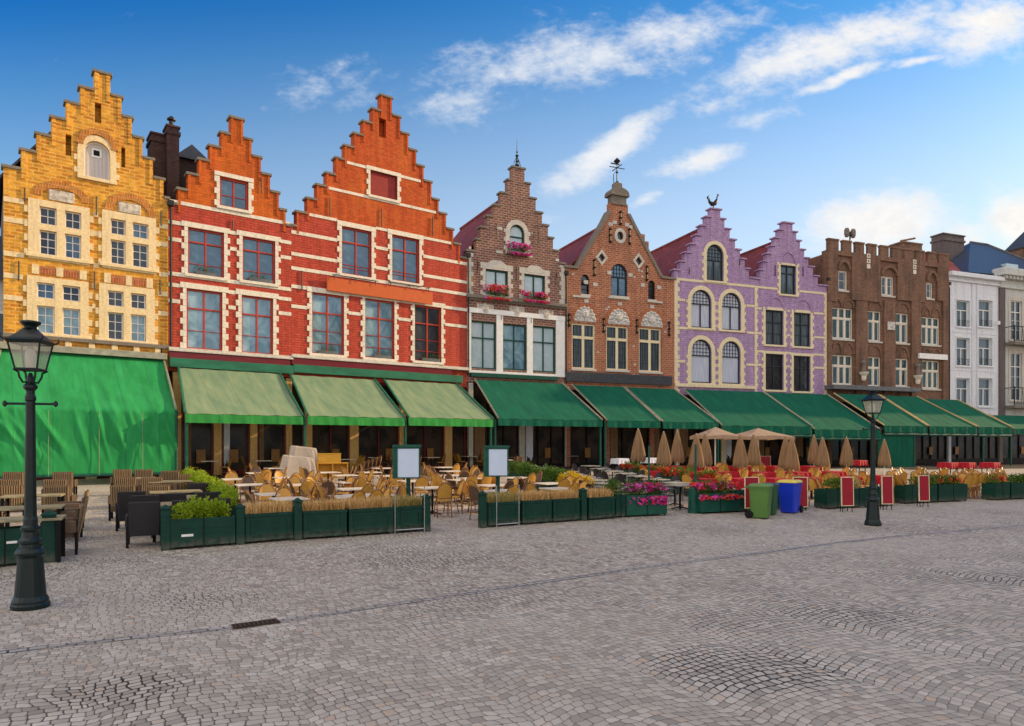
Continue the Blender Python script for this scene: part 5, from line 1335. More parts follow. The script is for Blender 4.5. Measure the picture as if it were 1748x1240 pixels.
# ---- wicker armchairs and plank tables at the left
for i,(x,y) in enumerate(((57,845),(49,865),(42,884))):
    P_plank.put(TB(x,y),TE-.05,f'weathered plank table behind the near street lamp, {("farthest","middle","nearest")[i]} of three','plank tables behind the near street lamp')
wl=[(27,804,'far'),(110,804,'far'),(18,816,'second'),(97,816,'second'),(16,826,'third'),(101,826,'third')]
for x,y,nm in wl: P_wick.put(CB(x,y),TE+PI+rj_.uniform(-.12,.12),f'brown wicker armchair, {"left" if x<60 else "right"} of the {nm} pair behind the near lamp','brown wicker armchairs at the left')
for i,(x,yb) in enumerate(((118,905),(112,922),(104,945))):
    P_wick.put(G(x,yb),TE-PI/2+rj_.uniform(-.1,.1),f'tan wicker armchair seen from the side, {("farthest","middle","nearest")[i]} right of the plank tables','brown wicker armchairs at the left')
for i,(x,yb) in enumerate(((-18,905),(-30,925))):
    P_wick.put(G(x,yb),TE+PI/2,f'wicker armchair at the left ends of plank tables, {("farther","nearer")[i]} one','brown wicker armchairs at the left')
wr=[(208,800,'back','left',0),(246,800,'back','middle',0),(291,802,'back','right',0),(214,813,'second','left',0),(258,813,'second','middle',0),(319,808,'second','right',0),(212,825.5,'third','left',0),(270,825.5,'third','right',0)]
for x,y,r1,r2,_ in wr: P_wick.put(CB(x,y),TE+PI+rj_.uniform(-.1,.1),f'brown wicker armchair, {r2} one in the {r1} row right of the passage','brown wicker armchairs right of the passage')
wd_=[(226,836,'left of the fourth row'),(249,842,'left of the fifth row'),(294,839,'middle of the fifth row'),(352,837,'right of the fifth row'),(338,822,'right of the fourth row'),(259,857,'nearest, left of the boxed green shrub'),(330,855,'behind the boxed green shrub, left one'),(382,854,'behind the boxed green shrub, right one')]
for x,y,lb in wd_: P_wickD.put(keep(CB(x,y),.9),TE+PI+rj_.uniform(-.1,.1),f'black wicker armchair, {lb}','black wicker armchairs right of the passage')
for i,(x,yt) in enumerate(((232,816),(290,821),(300,838),(345,846),(310,858))): 
    P_plank.put(keep(TB(x,yt),1.),TE,f'small plank table among the wicker armchairs right of the passage, {ORD[i]} from back','plank tables among the wicker armchairs')

# ---- red-clothed tables under the folded parasols
redp=[(1100,797),(1152,796),(1205,797),(1262,796),(1322,796),(1382,796),(1128,805),(1180,806),(1238,806),(1300,806),(1360,806),(1420,805),(1205,817),(1262,817),(1322,817),(1385,816),(1445,814),(1500,812)]
cnt=0
for i,(x,yt) in enumerate(redp):
    r_,c_=divmod(i,6); p=keep(TB(x,yt),1.3); P_red.put(p,TE-.1,f'red-clothed table, {ORD[c_]} from left in the {("back","middle","front")[r_]} row under the folded parasols','red-clothed tables')
    for sd_ in 'lrf':
        nm2,dv,_=SIDE[sd_]; face={'l':TE+PI/2,'r':TE-PI/2,'f':TE+PI}[sd_]
        P_caneS.put(keep(p+dv*(.66+rj_.uniform(0,.1)),.8),face+rj_.uniform(-.3,.3),f'rattan chair on {nm2} side of {ORD[c_]} red table, {("back","middle","front")[r_]} row','rattan chairs at red-clothed tables')
for x,yt,lb in ((1464,786,'red-clothed table in the shade under the awning beside the far lamp'),(1618,790,'left red-clothed table inside the far open terrace bay'),(1648,790,'middle red-clothed table inside the far open terrace bay'),(1690,790,'right red-clothed table inside the far open terrace bay')): P_red.put(TB(x,yt),TE,lb,'red-clothed tables')
for x,yt,lb in ((1058,783,'white-clothed table left of the first folded parasol'),(1109,782,'white-clothed table right of the first folded parasol')): P_whi.put(TB(x,yt),TE,lb,'white-clothed tables')
# ---- the crowd of golden chairs at the right
rws=[(800,[1540+13.5*k for k in range(17)]),(806,[1528+14.5*k for k in range(16)]),(812,[1526+15*k for k in range(16)]),(818,[1590+15*k for k in range(12)])]
for r_,(yb,xs) in enumerate(rws):
    for i,x in enumerate(xs):
        P_caneS.put(keep(G(x+rj_.uniform(-4,4),yb+rj_.uniform(-1.5,1.5),.92),.8),TE+PI*(1 if rj_.random()<.5 else 0)+rj_.uniform(-.7,.7),f'golden rattan chair, {ORD[i]} from left in the {("back","third","second","front")[r_]} row at the far right','golden rattan chairs at the far right')
for i,(x,yb) in enumerate(((1398,866),(1412,865),(1534,858),(1545,857),(1418,856),(1460,856),(1672,848),(1684,849),(1695,848),(1678,843),(1690,843))):
    P_caneS.put(G(x,yb),TE+.4*i,f'cream rattan chair in the gaps between the dark planters, {ORD[i]} in turn','rattan chairs beside the dark planters')

# ---- folded and open parasols
def make_parasol(label):
    t=thing('folded_parasol',label,'parasol'); m=MB(); n=32; vs=[];fs=[]
    pr=[(2.64,.035),(2.52,.085),(2.1,.185),(1.7,.25),(1.35,.30),(1.12,.325),(1.0,.27)]
    for j,(z,r) in enumerate(pr):
        for k in range(n):
            a=2*PI*k/n; w=1+.22*math.cos(8*a)*(min(1,j/3)); vs.append((r*w*math.cos(a),r*w*math.sin(a),z-(.09*math.cos(8*a+1) if j>=5 else 0)))
    for j in range(len(pr)-1):
        for k in range(n): q=(k+1)%n; fs.append((j*n+k,j*n+q,j*n+n+q,j*n+n+k))
    fs.append(tuple(range(n))); m.add(vs,fs); m.build('canopy',MT['tan'],t,smooth=True)
    m=MB(); m.tube([(0,0,.05),(0,0,2.68)],.022,6); m.build('pole',MT['whitepaint'],t)
    m=MB(); m.lathe([(.24,0),(.24,.05),(.05,.08)],12); m.build('base',MT['darkstone'],t)
    return t
P_um=Proto(make_parasol)
um=[(1089.5,732.5,790,'farthest left, beside the white-clothed tables'),(1133,737.7,800,'second from left, in front'),(1156,735.6,793,'third from left, set back'),(1188.5,741,805,'left of the open parasol pole, nearer'),(1204,739.8,800,'left of the open parasol pole, farther'),(1263.6,741,805,'right of the open parasol pole'),(1286.6,741,800,'left of the upright red board'),(1341,744,808,'left half of the crossing pair'),(1351,746,812,'right half of the crossing pair'),(1389.4,743,797,'farther one above the cream chairs'),(1404,747,805,'nearer one above the cream chairs'),(1445,746.7,803,'standing alone left of the far lamp'),(1509.6,750.5,806,'standing alone right of the far lamp')]
for x,yt,yb,lb in um:
    # the canopy hangs from 2.65 m to about 1 m: take the depth from its height in the picture
    Y=F*1.62/(yb-yt); Y=max(24.,min(36.,Y)); g_=gz((x-CX)/F*Y,Y); o=P_um.put(((x-CX)/F*Y,Y,g_),rj_.uniform(0,1),f'folded tan parasol, {lb}','folded tan parasols')
    k=(CAMH+(HY-yt)*Y/F-g_)/2.65; o.scale=(k,k,k)
for px0,px1,yt,ye,lb in ((1180,1262,729,748,'open pale tan parasol over the red-clothed tables, left of two'),(1240,1348,731,749,'open pale tan parasol over the red-clothed tables, right of two')):
    Y=33.5 if px0<1200 else 34.5; cx=(px0+px1)/2; hw=(px1-px0)/2/F*Y/1.28; t=thing('open_parasol',lb,'parasol',((cx-CX)/F*Y,Y,0),TE-.35,'open tan parasols'); zt=CAMH+(HY-yt)*Y/F; ze=CAMH+(HY-ye+3)*Y/F
    n=24; vs=[(0,0,zt)]; fs=[]
    for lv,f_ in ((1,.5),(2,1.)):
        for k in range(n):
            side,q=divmod(k,n//4); q=q/(n//4)*2-1; x,y=((q,-1),(1,q),(-q,1),(-1,-q))[side]; vs.append((x*hw*f_,y*hw*f_,zt+(ze-zt)*(f_**.85)-.05*(1-abs(q))*f_*0+.06*(1-abs(q))*f_))
    for k in range(n):
        q=(k+1)%n; fs+=[(0,1+k,1+q),(1+k,1+n+k,1+n+q,1+q)]
    b0=len(vs); vs+=[(vs[1+n+k][0],vs[1+n+k][1],vs[1+n+k][2]-.16) for k in range(n)]; fs+=[(1+n+k,b0+k,b0+(k+1)%n,1+n+(k+1)%n) for k in range(n)]
    m=MB(); m.add(vs,fs); m.build('canopy',MT['paletan'],t,norm=False); m=MB(); m.tube([(0,0,gz(t.location.x,Y)),(0,0,zt-.03)],.035,8); m.build('pole',MT['whitepaint'],t); m=MB(); m.lathe([(.3,0),(.3,.06),(.06,.1)],12,(0,0,gz(t.location.x,Y))); m.build('base',MT['darkstone'],t)

# ================================================================== planters, plants
def blades(n,L,D,h,seed,droop=.5,w=.006):
    m=MB(); r=random.Random(seed)
    for _ in range(n):
        x,y=r.uniform(-L/2,L/2),r.uniform(-D/2,D/2); a=r.uniform(0,2*PI); hh=h*r.uniform(.55,1.1); dx,dy=math.cos(a),math.sin(a); b=r.uniform(.05,droop)*hh
        p0=Vector((x,y,0)); p1=Vector((x+dx*b*.3,y+dy*b*.3,hh*.6)); p2=Vector((x+dx*b,y+dy*b,hh*(1-.25*b/hh))); s=Vector((-dy,dx,0))*w*r.uniform(.7,1.5)
        m.add([p0-s,p0+s,p1+s*.8,p1-s*.8,p2],[(0,1,2,3),(3,2,4)])
    return m
def leaves(n,L,D,h,seed,sz=.05,lump=.5):
    m=MB(); r=random.Random(seed); cs=[(r.uniform(-L/2,L/2)*.9,r.uniform(-D/2,D/2)*.7,r.uniform(.35,.85)*h,r.uniform(.14,.26)) for _ in range(max(5,int(L*9)))]
    for _ in range(n):
        cx,cy,cz,cr=r.choice(cs); v=Vector((r.gauss(0,1),r.gauss(0,1),r.gauss(0,1))).normalized()*cr*(r.random()**.4); p=Vector((cx,cy,cz))+Vector((v.x,v.y*.8,v.z*1.1))
        if p.z<.0: p.z=abs(p.z)
        d=(v.normalized()+Vector((r.uniform(-.7,.7),r.uniform(-.7,.7),r.uniform(-.1,.9)))).normalized(); s=d.cross(Vector((r.gauss(0,1),r.gauss(0,1),r.gauss(0,1)))).normalized(); k=sz*r.uniform(.6,1.3)
        m.add([p,p+d*k*.5+s*k*.32,p+d*k,p+d*k*.5-s*k*.32],[(0,1,2,3)])
    return m
def petals(n,L,D,h,seed,sz=.05,mats=2,hang=.0):
    m=MB(); r=random.Random(seed); cl=[(r.uniform(-L/2,L/2),r.uniform(-D/2,D/2)) for _ in range(int(n/10)+3)]
    for _ in range(n):
        c=r.choice(cl); m.cur=int((c[0]*7.3+c[1]*3+L*9)%mats) if r.random()<.8 else r.randrange(mats)
        x=c[0]+r.gauss(0,.07); y=c[1]+r.gauss(0,.06); z=h*r.uniform(.45,1.05)
        if hang and r.random()<.35: y=-D/2-r.uniform(0,.12); z=-r.uniform(0,hang)
        nrm=Vector((r.gauss(0,.6),-.7+r.gauss(0,.5),.6+r.gauss(0,.4))).normalized(); s=nrm.cross(Vector((0,0,1))).normalized(); t2=nrm.cross(s); p=Vector((x,y,z)); k=sz*r.uniform(.7,1.2)
        vs=[p]+[p+(s*math.cos(2*PI*q/5)+t2*math.sin(2*PI*q/5))*k+nrm*.012 for q in range(5)]; m.add(vs,[(0,1+q,1+(q+1)%5) for q in range(5)])
    m.cur=0; return m
MT['drygrass']=leafmat('dry_grass',(.88,.62,.28),(.60,.38,.14),.35); MT['olivegrass']=leafmat('olive_grass',(.60,.46,.17),(.36,.30,.09),.3)
MT['leafbright']=leafmat('bright_leaves',(.42,.52,.025),(.18,.30,.02),.4); MT['leafmid']=leafmat('mid_leaves',(.10,.20,.02),(.05,.11,.015),.3); MT['leafyel']=leafmat('yellow_leaves',(.70,.46,.02),(.45,.33,.02),.35)
MT['pink']=leafmat('pink_petals',(.75,.04,.28),(.60,.12,.42),.3); MT['red']=leafmat('red_petals',(.65,.02,.03),(.75,.07,.06),.3); MT['orangep']=leafmat('orange_petals',(.62,.09,.02),(.45,.05,.02),.3); MT['magenta']=leafmat('magenta_petals',(.62,.02,.22),(.50,.02,.30),.3)
PG='green planters along the terrace front'
def planter(label,p0,p1,h=.6,D=.46,style='panel',mat_=None,name='planter_box',group=PG):
    """p0, p1: bottom front corners on the ground"""
    v=p1-p0; v.z=0; L=v.length; rz=math.atan2(v.y,v.x); t=thing(name,label,'planter',(p0.x,p0.y,(p0.z+p1.z)/2),rz,group); mt=mat_ or MT['greenwood']
    m=MB(); f=.05
    m.bbox(0,L,.0,.03,f,h,.006); m.bbox(0,L,D-.03,D,f,h,.006); m.box(0,.03,.031,D-.031,f,h); m.box(L-.03,L,.031,D-.031,f,h); m.box(.03,L-.03,.031,D-.031,f,f+.03); m.build('box',mt,t)
    if style=='panel':
        m=MB(); e=.10; m.ring(loop_of(e,L-e,f+e,h-e),loop_of(e+.035,L-e-.035,f+e+.035,h-e-.035),-.016,-.001); m.bbox(-.01,L+.01,-.022,-.001,h-.06,h,.004); m.bbox(-.01,L+.01,-.018,-.001,f,f+.06,.004); m.build('moulding',mt,t)
    else:
        m=MB(); m.box(L/2-.008,L/2+.008,-.008,-.001,f,h); m.build('joint',MT['black'],t)
    for x in (.05,L-.05):
        for y in (.06,D-.06): m=MB(); m.lathe([(.03,0),(.035,.03),(.025,f)],8,(x,y,0)); m.build('foot',mt,t)
    m=MB(); m.box(.032,L-.032,.032,D-.032,h-.1,h-.07); m.build('soil',MT['soil'],t)
    return t,L,rz
def post(label,p,rz,h=.85,w=.16):
    t=thing('fence_post',label,'post',tuple(p),rz,'dark green posts between the planters'); m=MB(); m.bbox(-w/2,w/2,0,w,0,h-.06,.012); m.build('shaft',MT['greenwood'],t); m=MB(); m.bbox(-w/2-.015,w/2+.015,-.015,w+.015,h-.06,h-.03,.005); m.add([(-w/2,0,h-.03),(w/2,0,h-.03),(w/2,w,h-.03),(-w/2,w,h-.03),(0,w/2,h+.03)],[(0,1,4),(1,2,4),(2,3,4),(3,0,4)]); m.build('cap',MT['greenwood'],t)
def plant_at(t,L,rz,D,h,mb,name,label,cat,mats,group,up=-.08):
    o=mb.build(name,mats,norm=False); c=Vector((L/2,D/2,0)); R_=Matrix.Rotation(rz,3,'Z'); o.location=Vector(t.location)+R_@c+Vector((0,0,h+up)); o.rotation_euler=(0,0,rz); tag(o,label,cat,group); return o
def PB(xl,yl,xr,yr): return G(xl,yl),G(xr,yr)
GG='dry ornamental grasses in the planters'
gi=[0]
def grass_planter(label,gl,xl,yl,xr,yr,mat_='drygrass',droop=.5,h=.6):
    a,b=PB(xl,yl,xr,yr); t,L,rz=planter(label,a,b,h); gi[0]+=1
    plant_at(t,L,rz,.46,h,blades(int(1000*L),L*.96,.38,.36,gi[0],droop+.35,.007),'ornamental_grass',gl,'grass plant',MT[mat_],GG)
# far left planter
a,b=PB(-60,976,72,961.5); t,L,rz=planter('plain dark green planter behind the near lamp at the left edge',a,b,.62,style='plain')
m=MB(); m.box(L*.52,L*.66,-.012,-.001,.38,.42); m.build('plate',MT['whitepaint'],t)
post('thick dark green post right of the planter behind the near lamp',G(83,961),TE,.86,.2)
# first run
a,b=PB(291,940,402,931); t,L,rz=planter('plain dark green planter with a bright leafy shrub and small white plate',a,b,.58,style='plain')
m=MB(); m.box(L*.16,L*.34,-.012,-.001,.24,.285); m.build('plate',MT['whitepaint'],t)
plant_at(t,L,rz,.46,.58,leaves(2600,L*.74,.24,.30,2,.06),'leafy_shrub','bright yellow-green leafy shrub in the plain planter at the passage','shrub',MT['leafbright'],None)
post('dark green post left of the bright leafy shrub',G(283,940.5),TE,.84); post('dark green post right of the bright leafy shrub',G(411,930.5),TE,.80)
run=[('between the shrub planter and the pointed post',419,929.5,501,922.5),('first right of the pointed post',518,922,592,917.5),('second right of the pointed post',596,917,672,911.5),('below the first white menu board',676,911,724,907.5)]
for nm,x0,y0,x1,y1 in run: grass_planter(f'panelled green planter {nm}',f'dry straw-coloured grass tuft in planter {nm}',x0,y0,x1,y1,'olivegrass' if x0==676 else 'drygrass',.8 if x0 in(518,676) else .45)
post('pointed dark green post between the dry grass planters',G(509.5,923),TE,.86); post('dark green post at the right end of the first planter run',G(730,908),TE,.84)
# second run
run=[('below the second white menu board',834,901,888,897),('second of the middle planter run',892,896.7,942,893),('third of the middle planter run, left of a post',945,893,990,889.5),('last panelled one of the middle planter run',1006,889,1050,885.5)]
for nm,x0,y0,x1,y1 in run: grass_planter(f'panelled green planter, {nm}' if 'below' not in nm else f'panelled green planter {nm}',f'dry grass tuft in the planter {nm}',x0,y0,x1,y1,'olivegrass' if x0==834 else 'drygrass')
post('dark green post at the left end of the middle planter run',G(826,902),TE,.86); post('dark green post splitting the middle planter run',G(998,889.5),TE,.84)
a,b=PB(1052,885,1068,883.5); t,L,rz=planter('narrow dark green planter with a small round bush',a,b,.62,style='plain'); plant_at(t,L,rz,.46,.62,leaves(900,.4,.35,.42,8,.06),'small_bush','small round green bush left of the pink geraniums','shrub',MT['leafmid'],None)
def flower_planter(label,fl,xl,yl,xr,yr,mats,h=.6,hang=.2,seed=1,mat_=None,n=None,D=.46):
    a,b=PB(xl,yl,xr,yr); t,L,rz=planter(label,a,b,h,style='plain',mat_=mat_,D=D)
    m=petals(n or int(300*L),L*.95,D*.8,.34,seed,.045,len(mats),hang); q=leaves(int(900*L),L*.9,D*.8,.28,seed+1,.06); m.cur=len(mats); m.add(q.v,q.f)
    o=plant_at(t,L,rz,D,h,m,'geraniums',fl,'flowers',[MT[x] for x in mats]+[MT['leafmid']],'flowering geraniums in planters',-.05)
    return t
flower_planter('smooth green planter with pink and red geraniums at the gap in the fence','pink and red geraniums spilling over the planter at the gap',1070,883.5,1139,880.5,['pink','red','pink','magenta'],.6,.22,3,MT['greenpaint'])
flower_planter('rounded green planter left of the wheelie bins','red and orange geraniums in the planter left of the wheelie bins',1196,878,1263,875,['red','orangep','pink','red'],.58,.12,5,MT['greenpaint'])
t=thing('planter_post','thin green pole rising from the pink geranium planter','pole',tuple(G(1116,879)),TE,'thin green poles'); m=MB(); m.tube([(0,.2,.0),(0,.2,1.95)],.03,6); m.build('pole_shaft',MT['greenpaint'],t)
t=thing('planter_post','thin green pole beside the rounded geranium planter','pole',tuple(G(1196,876)),TE,'thin green poles'); m=MB(); m.tube([(0,.2,.0),(0,.2,2.0)],.035,6); m.build('pole_shaft',MT['greenpaint'],t)
t=thing('planter_post','thick rounded green post left of the rounded geranium planter','post',tuple(G(1190,877)),TE,'thick green posts'); m=MB(); m.lathe([(.16,0),(.15,.05),(.13,.7),(.08,.78)],12,(0,.16,0)); m.build('shaft',MT['greenpaint'],t)
# dark planters further right
dk=[(1262,875,1296,873,'behind the first red board',None),(1340,872,1380,869.5,'behind the board right of the blue bin',None),(1412,870,1448,868,'behind the red board left of the far lamp','leafmid'),(1452,868,1482,866.5,'left of the far lamp post','olivegrass'),(1500,865.5,1526,864,'behind the red board right of the far lamp',None),
    (1546,861,1568,859.8,'left of the last red board',None),(1569,859.8,1600,858.5,'with a low dome of green','leafmid'),(1603,858.3,1652,856,'at the end of the dark row','orangep'),(1700,855,1724,853.5,'beyond the chair gap at the far right','red'),(1727,853.3,1775,851,'cut by the right edge of the frame','leafmid')]
for i,(x0,y0,x1,y1,nm,pl) in enumerate(dk):
    a,b=PB(x0,y0,x1,y1); t,L,rz=planter(f'dark green planter {nm}',a,b,.62,.5,style='plain',mat_=MT['greenwood'])
    if pl in ('leafmid','olivegrass'): plant_at(t,L,rz,.5,.62,leaves(int(900*L),L*.85,.4,.26,20+i,.06),'low_shrub',f'low green shrub in the dark planter {nm}','shrub',MT[pl],'low shrubs in the dark planters')
    elif pl: 
        m=petals(int(60*L),L*.9,.4,.26,30+i,.04,1); q=leaves(int(600*L),L*.9,.4,.24,31+i,.06); m.cur=1; m.add(q.v,q.f); plant_at(t,L,rz,.5,.62,m,'geraniums',f'red flowers in the dark planter {nm}','flowers',[MT[pl],MT['leafmid']],'flowering geraniums in planters',-.05)
# bushes running back into the terraces
def bush_run(pts,label,mat_,seed,h=.5,cat='shrub',name='bush_planter',nm='bushes'):
    for i,(x,y) in enumerate(pts):
        c=G(x,y); rz=TE+PI/2; p0=c-Vector((math.cos(rz),math.sin(rz),0))*.6; p1=c+Vector((math.cos(rz),math.sin(rz),0))*.6
        t,L,r2=planter(f'planter under the {label}, {ORD[i]} from front',p0,p1,.6,.42,style='plain',group='planters running back into the terrace')
        plant_at(t,L,r2,.42,.6,leaves(2000,L*.95,.3,h,seed+i,.06),nm,f'{label}, {ORD[i]} clump from the front',cat,MT[mat_],'bushes running back into the terrace')
bush_run([(405,908),(392,893),(378,880),(362,869),(349,860),(336,852)],'leafy bush beside the wicker armchairs','leafbright',40,.36,nm='leafy_bush')
bush_run([(1005,863),(985,857)],'yellow flowering bush behind the dry grass','leafyel',50,.32,nm='yellow_bush')
bush_run([(955,850),(935,844),(912,838),(893,833)],'green bush left of the dull grey tables','leafmid',55,.46,nm='green_bush')
for i,(x,y) in enumerate(((1205,850),(1180,845),(1155,840),(1130,835),(1105,831),(1080,827))):
    c=G(x,y); rz=TE+PI/2; dv=Vector((math.cos(rz),math.sin(rz),0))*.7; t,L,r2=planter(f'green planter along the red tables, {ORD[i]} from the front',c-dv,c+dv,.6,.4,style='plain',group='planters running back into the terrace')
    m=petals(150,L,.36,.36,70+i,.05,2); q=leaves(1000,L,.4,.34,80+i,.07); m.cur=2; m.add(q.v,q.f); plant_at(t,L,r2,.4,.6,m,'flower_bush',f'red-flecked green flower bush, {ORD[i]} from the front along the red tables','flowers',[MT['red'],MT['orangep'],MT['leafmid']],'flower bushes along the red tables')
# window flower boxes on the dark brick house, window boxes on the red houses
def flower_box(b,x0,x1,yt,yb,label,mats,n,box='darkstone'):
    u0,u1,z0,z1=b.rect(x0,x1,yt,yb,.25); t=thing('flower_box',label,'flower box',tuple(b.world((u0+u1)/2,-.14,z0)),b.a,'window flower boxes'); L=u1-u0
    m=MB(); m.bbox(-L/2,L/2,-.13,.10,.05,.22,.01); m.build('trough',MT[box],t)
    h=z1-z0; m=petals(n,L*1.0,.26,h*.95,int(x0),.07,len(mats),.12); q=leaves(int(n*1.5),L*.9,.22,h*.75,int(x0)+1,.09); m.cur=len(mats); m.add(q.v,q.f)
    o=m.build('blooms',[MT[k] for k in mats]+[MT['leafmid']],t,norm=False); o.location=(0,-.05,.12)
flower_box(D,867,904.6,418,436,'pink flower box under the arched top window of the dark brick house',['pink','magenta'],260)
flower_box(D,827,871,490,513,'red and pink flower box at the left green window of the dark brick house',['red','orangep','pink','red'],330)
flower_box(D,892.5,936,502,517,'red flower box at the right green window of the dark brick house',['red','magenta','red'],330)
def win_box(b,x0,x1,y,label):
    u0,u1=b.u(x0,.06),b.u(x1,.06); z=b.z((x0+x1)/2,y,.06); t=thing('window_box',label,'window box',tuple(b.world((u0+u1)/2,-.0,z)),b.a,'grey window boxes on the red houses'); L=u1-u0
    m=MB(); m.bbox(-L/2,L/2,-.10,.085,0,.2,.012); m.build('trough',MT['lead'],t)
    q=leaves(160,L*.95,.14,.16,int(x0),.06); o=q.build('plants',MT['leafmid'],t,norm=False); o.location=(0,-.01,.16)
win_box(B,333,369,471.5,'grey window box at the upper left window of the narrow red house'); win_box(B,425,465,483,'grey window box at the upper right window of the narrow red house')
win_box(C,543,576,605.5,'grey window box at the lower left window of the big red house'); win_box(C,638,668,612.5,'grey window box at the lower middle window of the big red house'); win_box(C,721,751,618,'grey window box at the lower right window of the big red house')

# ================================================================== boards, bins, lamps, odd pieces
def menu_stand(label,x0,x1,yt,yb,px,py):
    p=G(px,py); Y=p.y+.25; g_=p.z; s=Y/F; w=(x1-x0)*s; z1=CAMH+(HY-yt)*s; z0=CAMH+(HY-yb)*s; cx=((x0+x1)/2-CX)/F*Y
    t=thing('menu_stand',label,'menu board',(cx,Y,0),math.radians(8),'pale blank menu boards on green posts')
    m=MB(); m.bbox(-w/2,w/2,-.02,.02,z0,z1,.004); m.build('panel',mat('blank_panel',(.58,.68,.84),.35,.05) if 'blank_panel' not in bpy.data.materials else bpy.data.materials['blank_panel'],t)
    m=MB(); m.ring(loop_of(-w/2-.05,w/2+.03,z0-.03,z1+.03),loop_of(-w/2+.002,w/2-.002,z0+.002,z1-.002),-.03,.06); m.bbox(-w/2-.12,-w/2-.052,-.03,.10,z0-.03,z1+.03,.006); m.bbox(-w/2-.12,w/2+.06,-.05,.1,z1+.032,z1+.09,.01); m.build('frame',MT['greenpaint'],t)
    m=MB(); m.bbox(-.05,.05,.0,.1,g_,z0-.032,.008); m.build('post',MT['greenwood'],t)
menu_stand('pale blank menu board on a green post, left of the terrace entrance',679,715,766,815,690,905)
menu_stand('pale blank menu board on a green post, right of the terrace entrance',834,866,767,812,848,896)
def wire_frame(label,x0,x1,yt,y0,y1):
    a,b=G(x0,y0),G(x1,y1); v=b-a; rz=math.atan2(v.y,v.x); t=thing('wire_stand',label,'sign stand',tuple(a-Vector((-math.sin(rz),math.cos(rz),0))*.05),rz,'pale wire stands against the planters'); L=v.length; h=CAMH+(HY-yt)*a.y/F-a.z
    m=MB(); m.tube([(0,0,0),(0,0,h)],.011,6); m.tube([(L,0,0),(L,0,h)],.011,6); m.build('legs',MT['steel'],t); m=MB(); m.tube([(0.02,0,.12),(L-.02,0,.12)],.012,6); m.build('crossbar',MT['steel'],t)
wire_frame('thin pale wire stand against the planter below the left menu board',673,723,831,914.5,911); wire_frame('thin pale wire stand against the planter below the right menu board',846,884,829,904,901)
def red_board(label,x0,x1,yt,yb,dz=0.,Yadd=0.,gy=0.):
    p=G((x0+x1)/2,gy or yb+3); Y=p.y+Yadd; s=Y/F; w=(x1-x0)*s; z0=max(.05,CAMH+(HY-yb)*s-p.z); z1=CAMH+(HY-yt)*s-p.z
    t=thing('menu_board',label,'menu board',(((x0+x1)/2-CX)/F*Y,Y-.08,p.z),math.radians(6),'blank dark red menu boards'); lean=.03
    m=MB(); m.bbox(-w/2,w/2,-.015,.015,0,z1-z0,.004); m.xform(Matrix.Translation((0,0,z0))@Matrix.Rotation(-lean,4,'X')); m.build('panel',MT['redboard'],t)
    m=MB(); m.ring(loop_of(-w/2-.010,w/2+.010,-.010,z1-z0+.010),loop_of(-w/2+.008,w/2-.008,.008,z1-z0-.008),-.022,.02); m.xform(Matrix.Translation((0,0,z0))@Matrix.Rotation(-lean,4,'X')); m.build('border',MT['creampaint'],t)
    m=MB()
    for sx in (-1,1): m.tube([(sx*w*.4,.02,z0+.1),(sx*w*.4,.0,0)],.012,5); m.tube([(sx*w*.4,.04,z1*.8),(sx*w*.3,.2,0)],.012,5)
    m.build('legs',MT['black'],t)
red_board('dark red menu board left of the wheelie bins',1270,1294,815,867,gy=879); red_board('dark red menu board half hidden by the blue bin',1352,1377,815,865,gy=872)
red_board('dark red menu board left of the far lamp',1434,1455,815,863,gy=874); red_board('dark red menu board right of the far lamp',1503,1522,813,860,gy=870.5); red_board('dark red menu board among the dark planters at far right',1566,1584,812,855,gy=865.5)
p=TB(1308,800)
red_board('small upright dark red board among the red-clothed tables',1297,1315,779,803,0,6.)

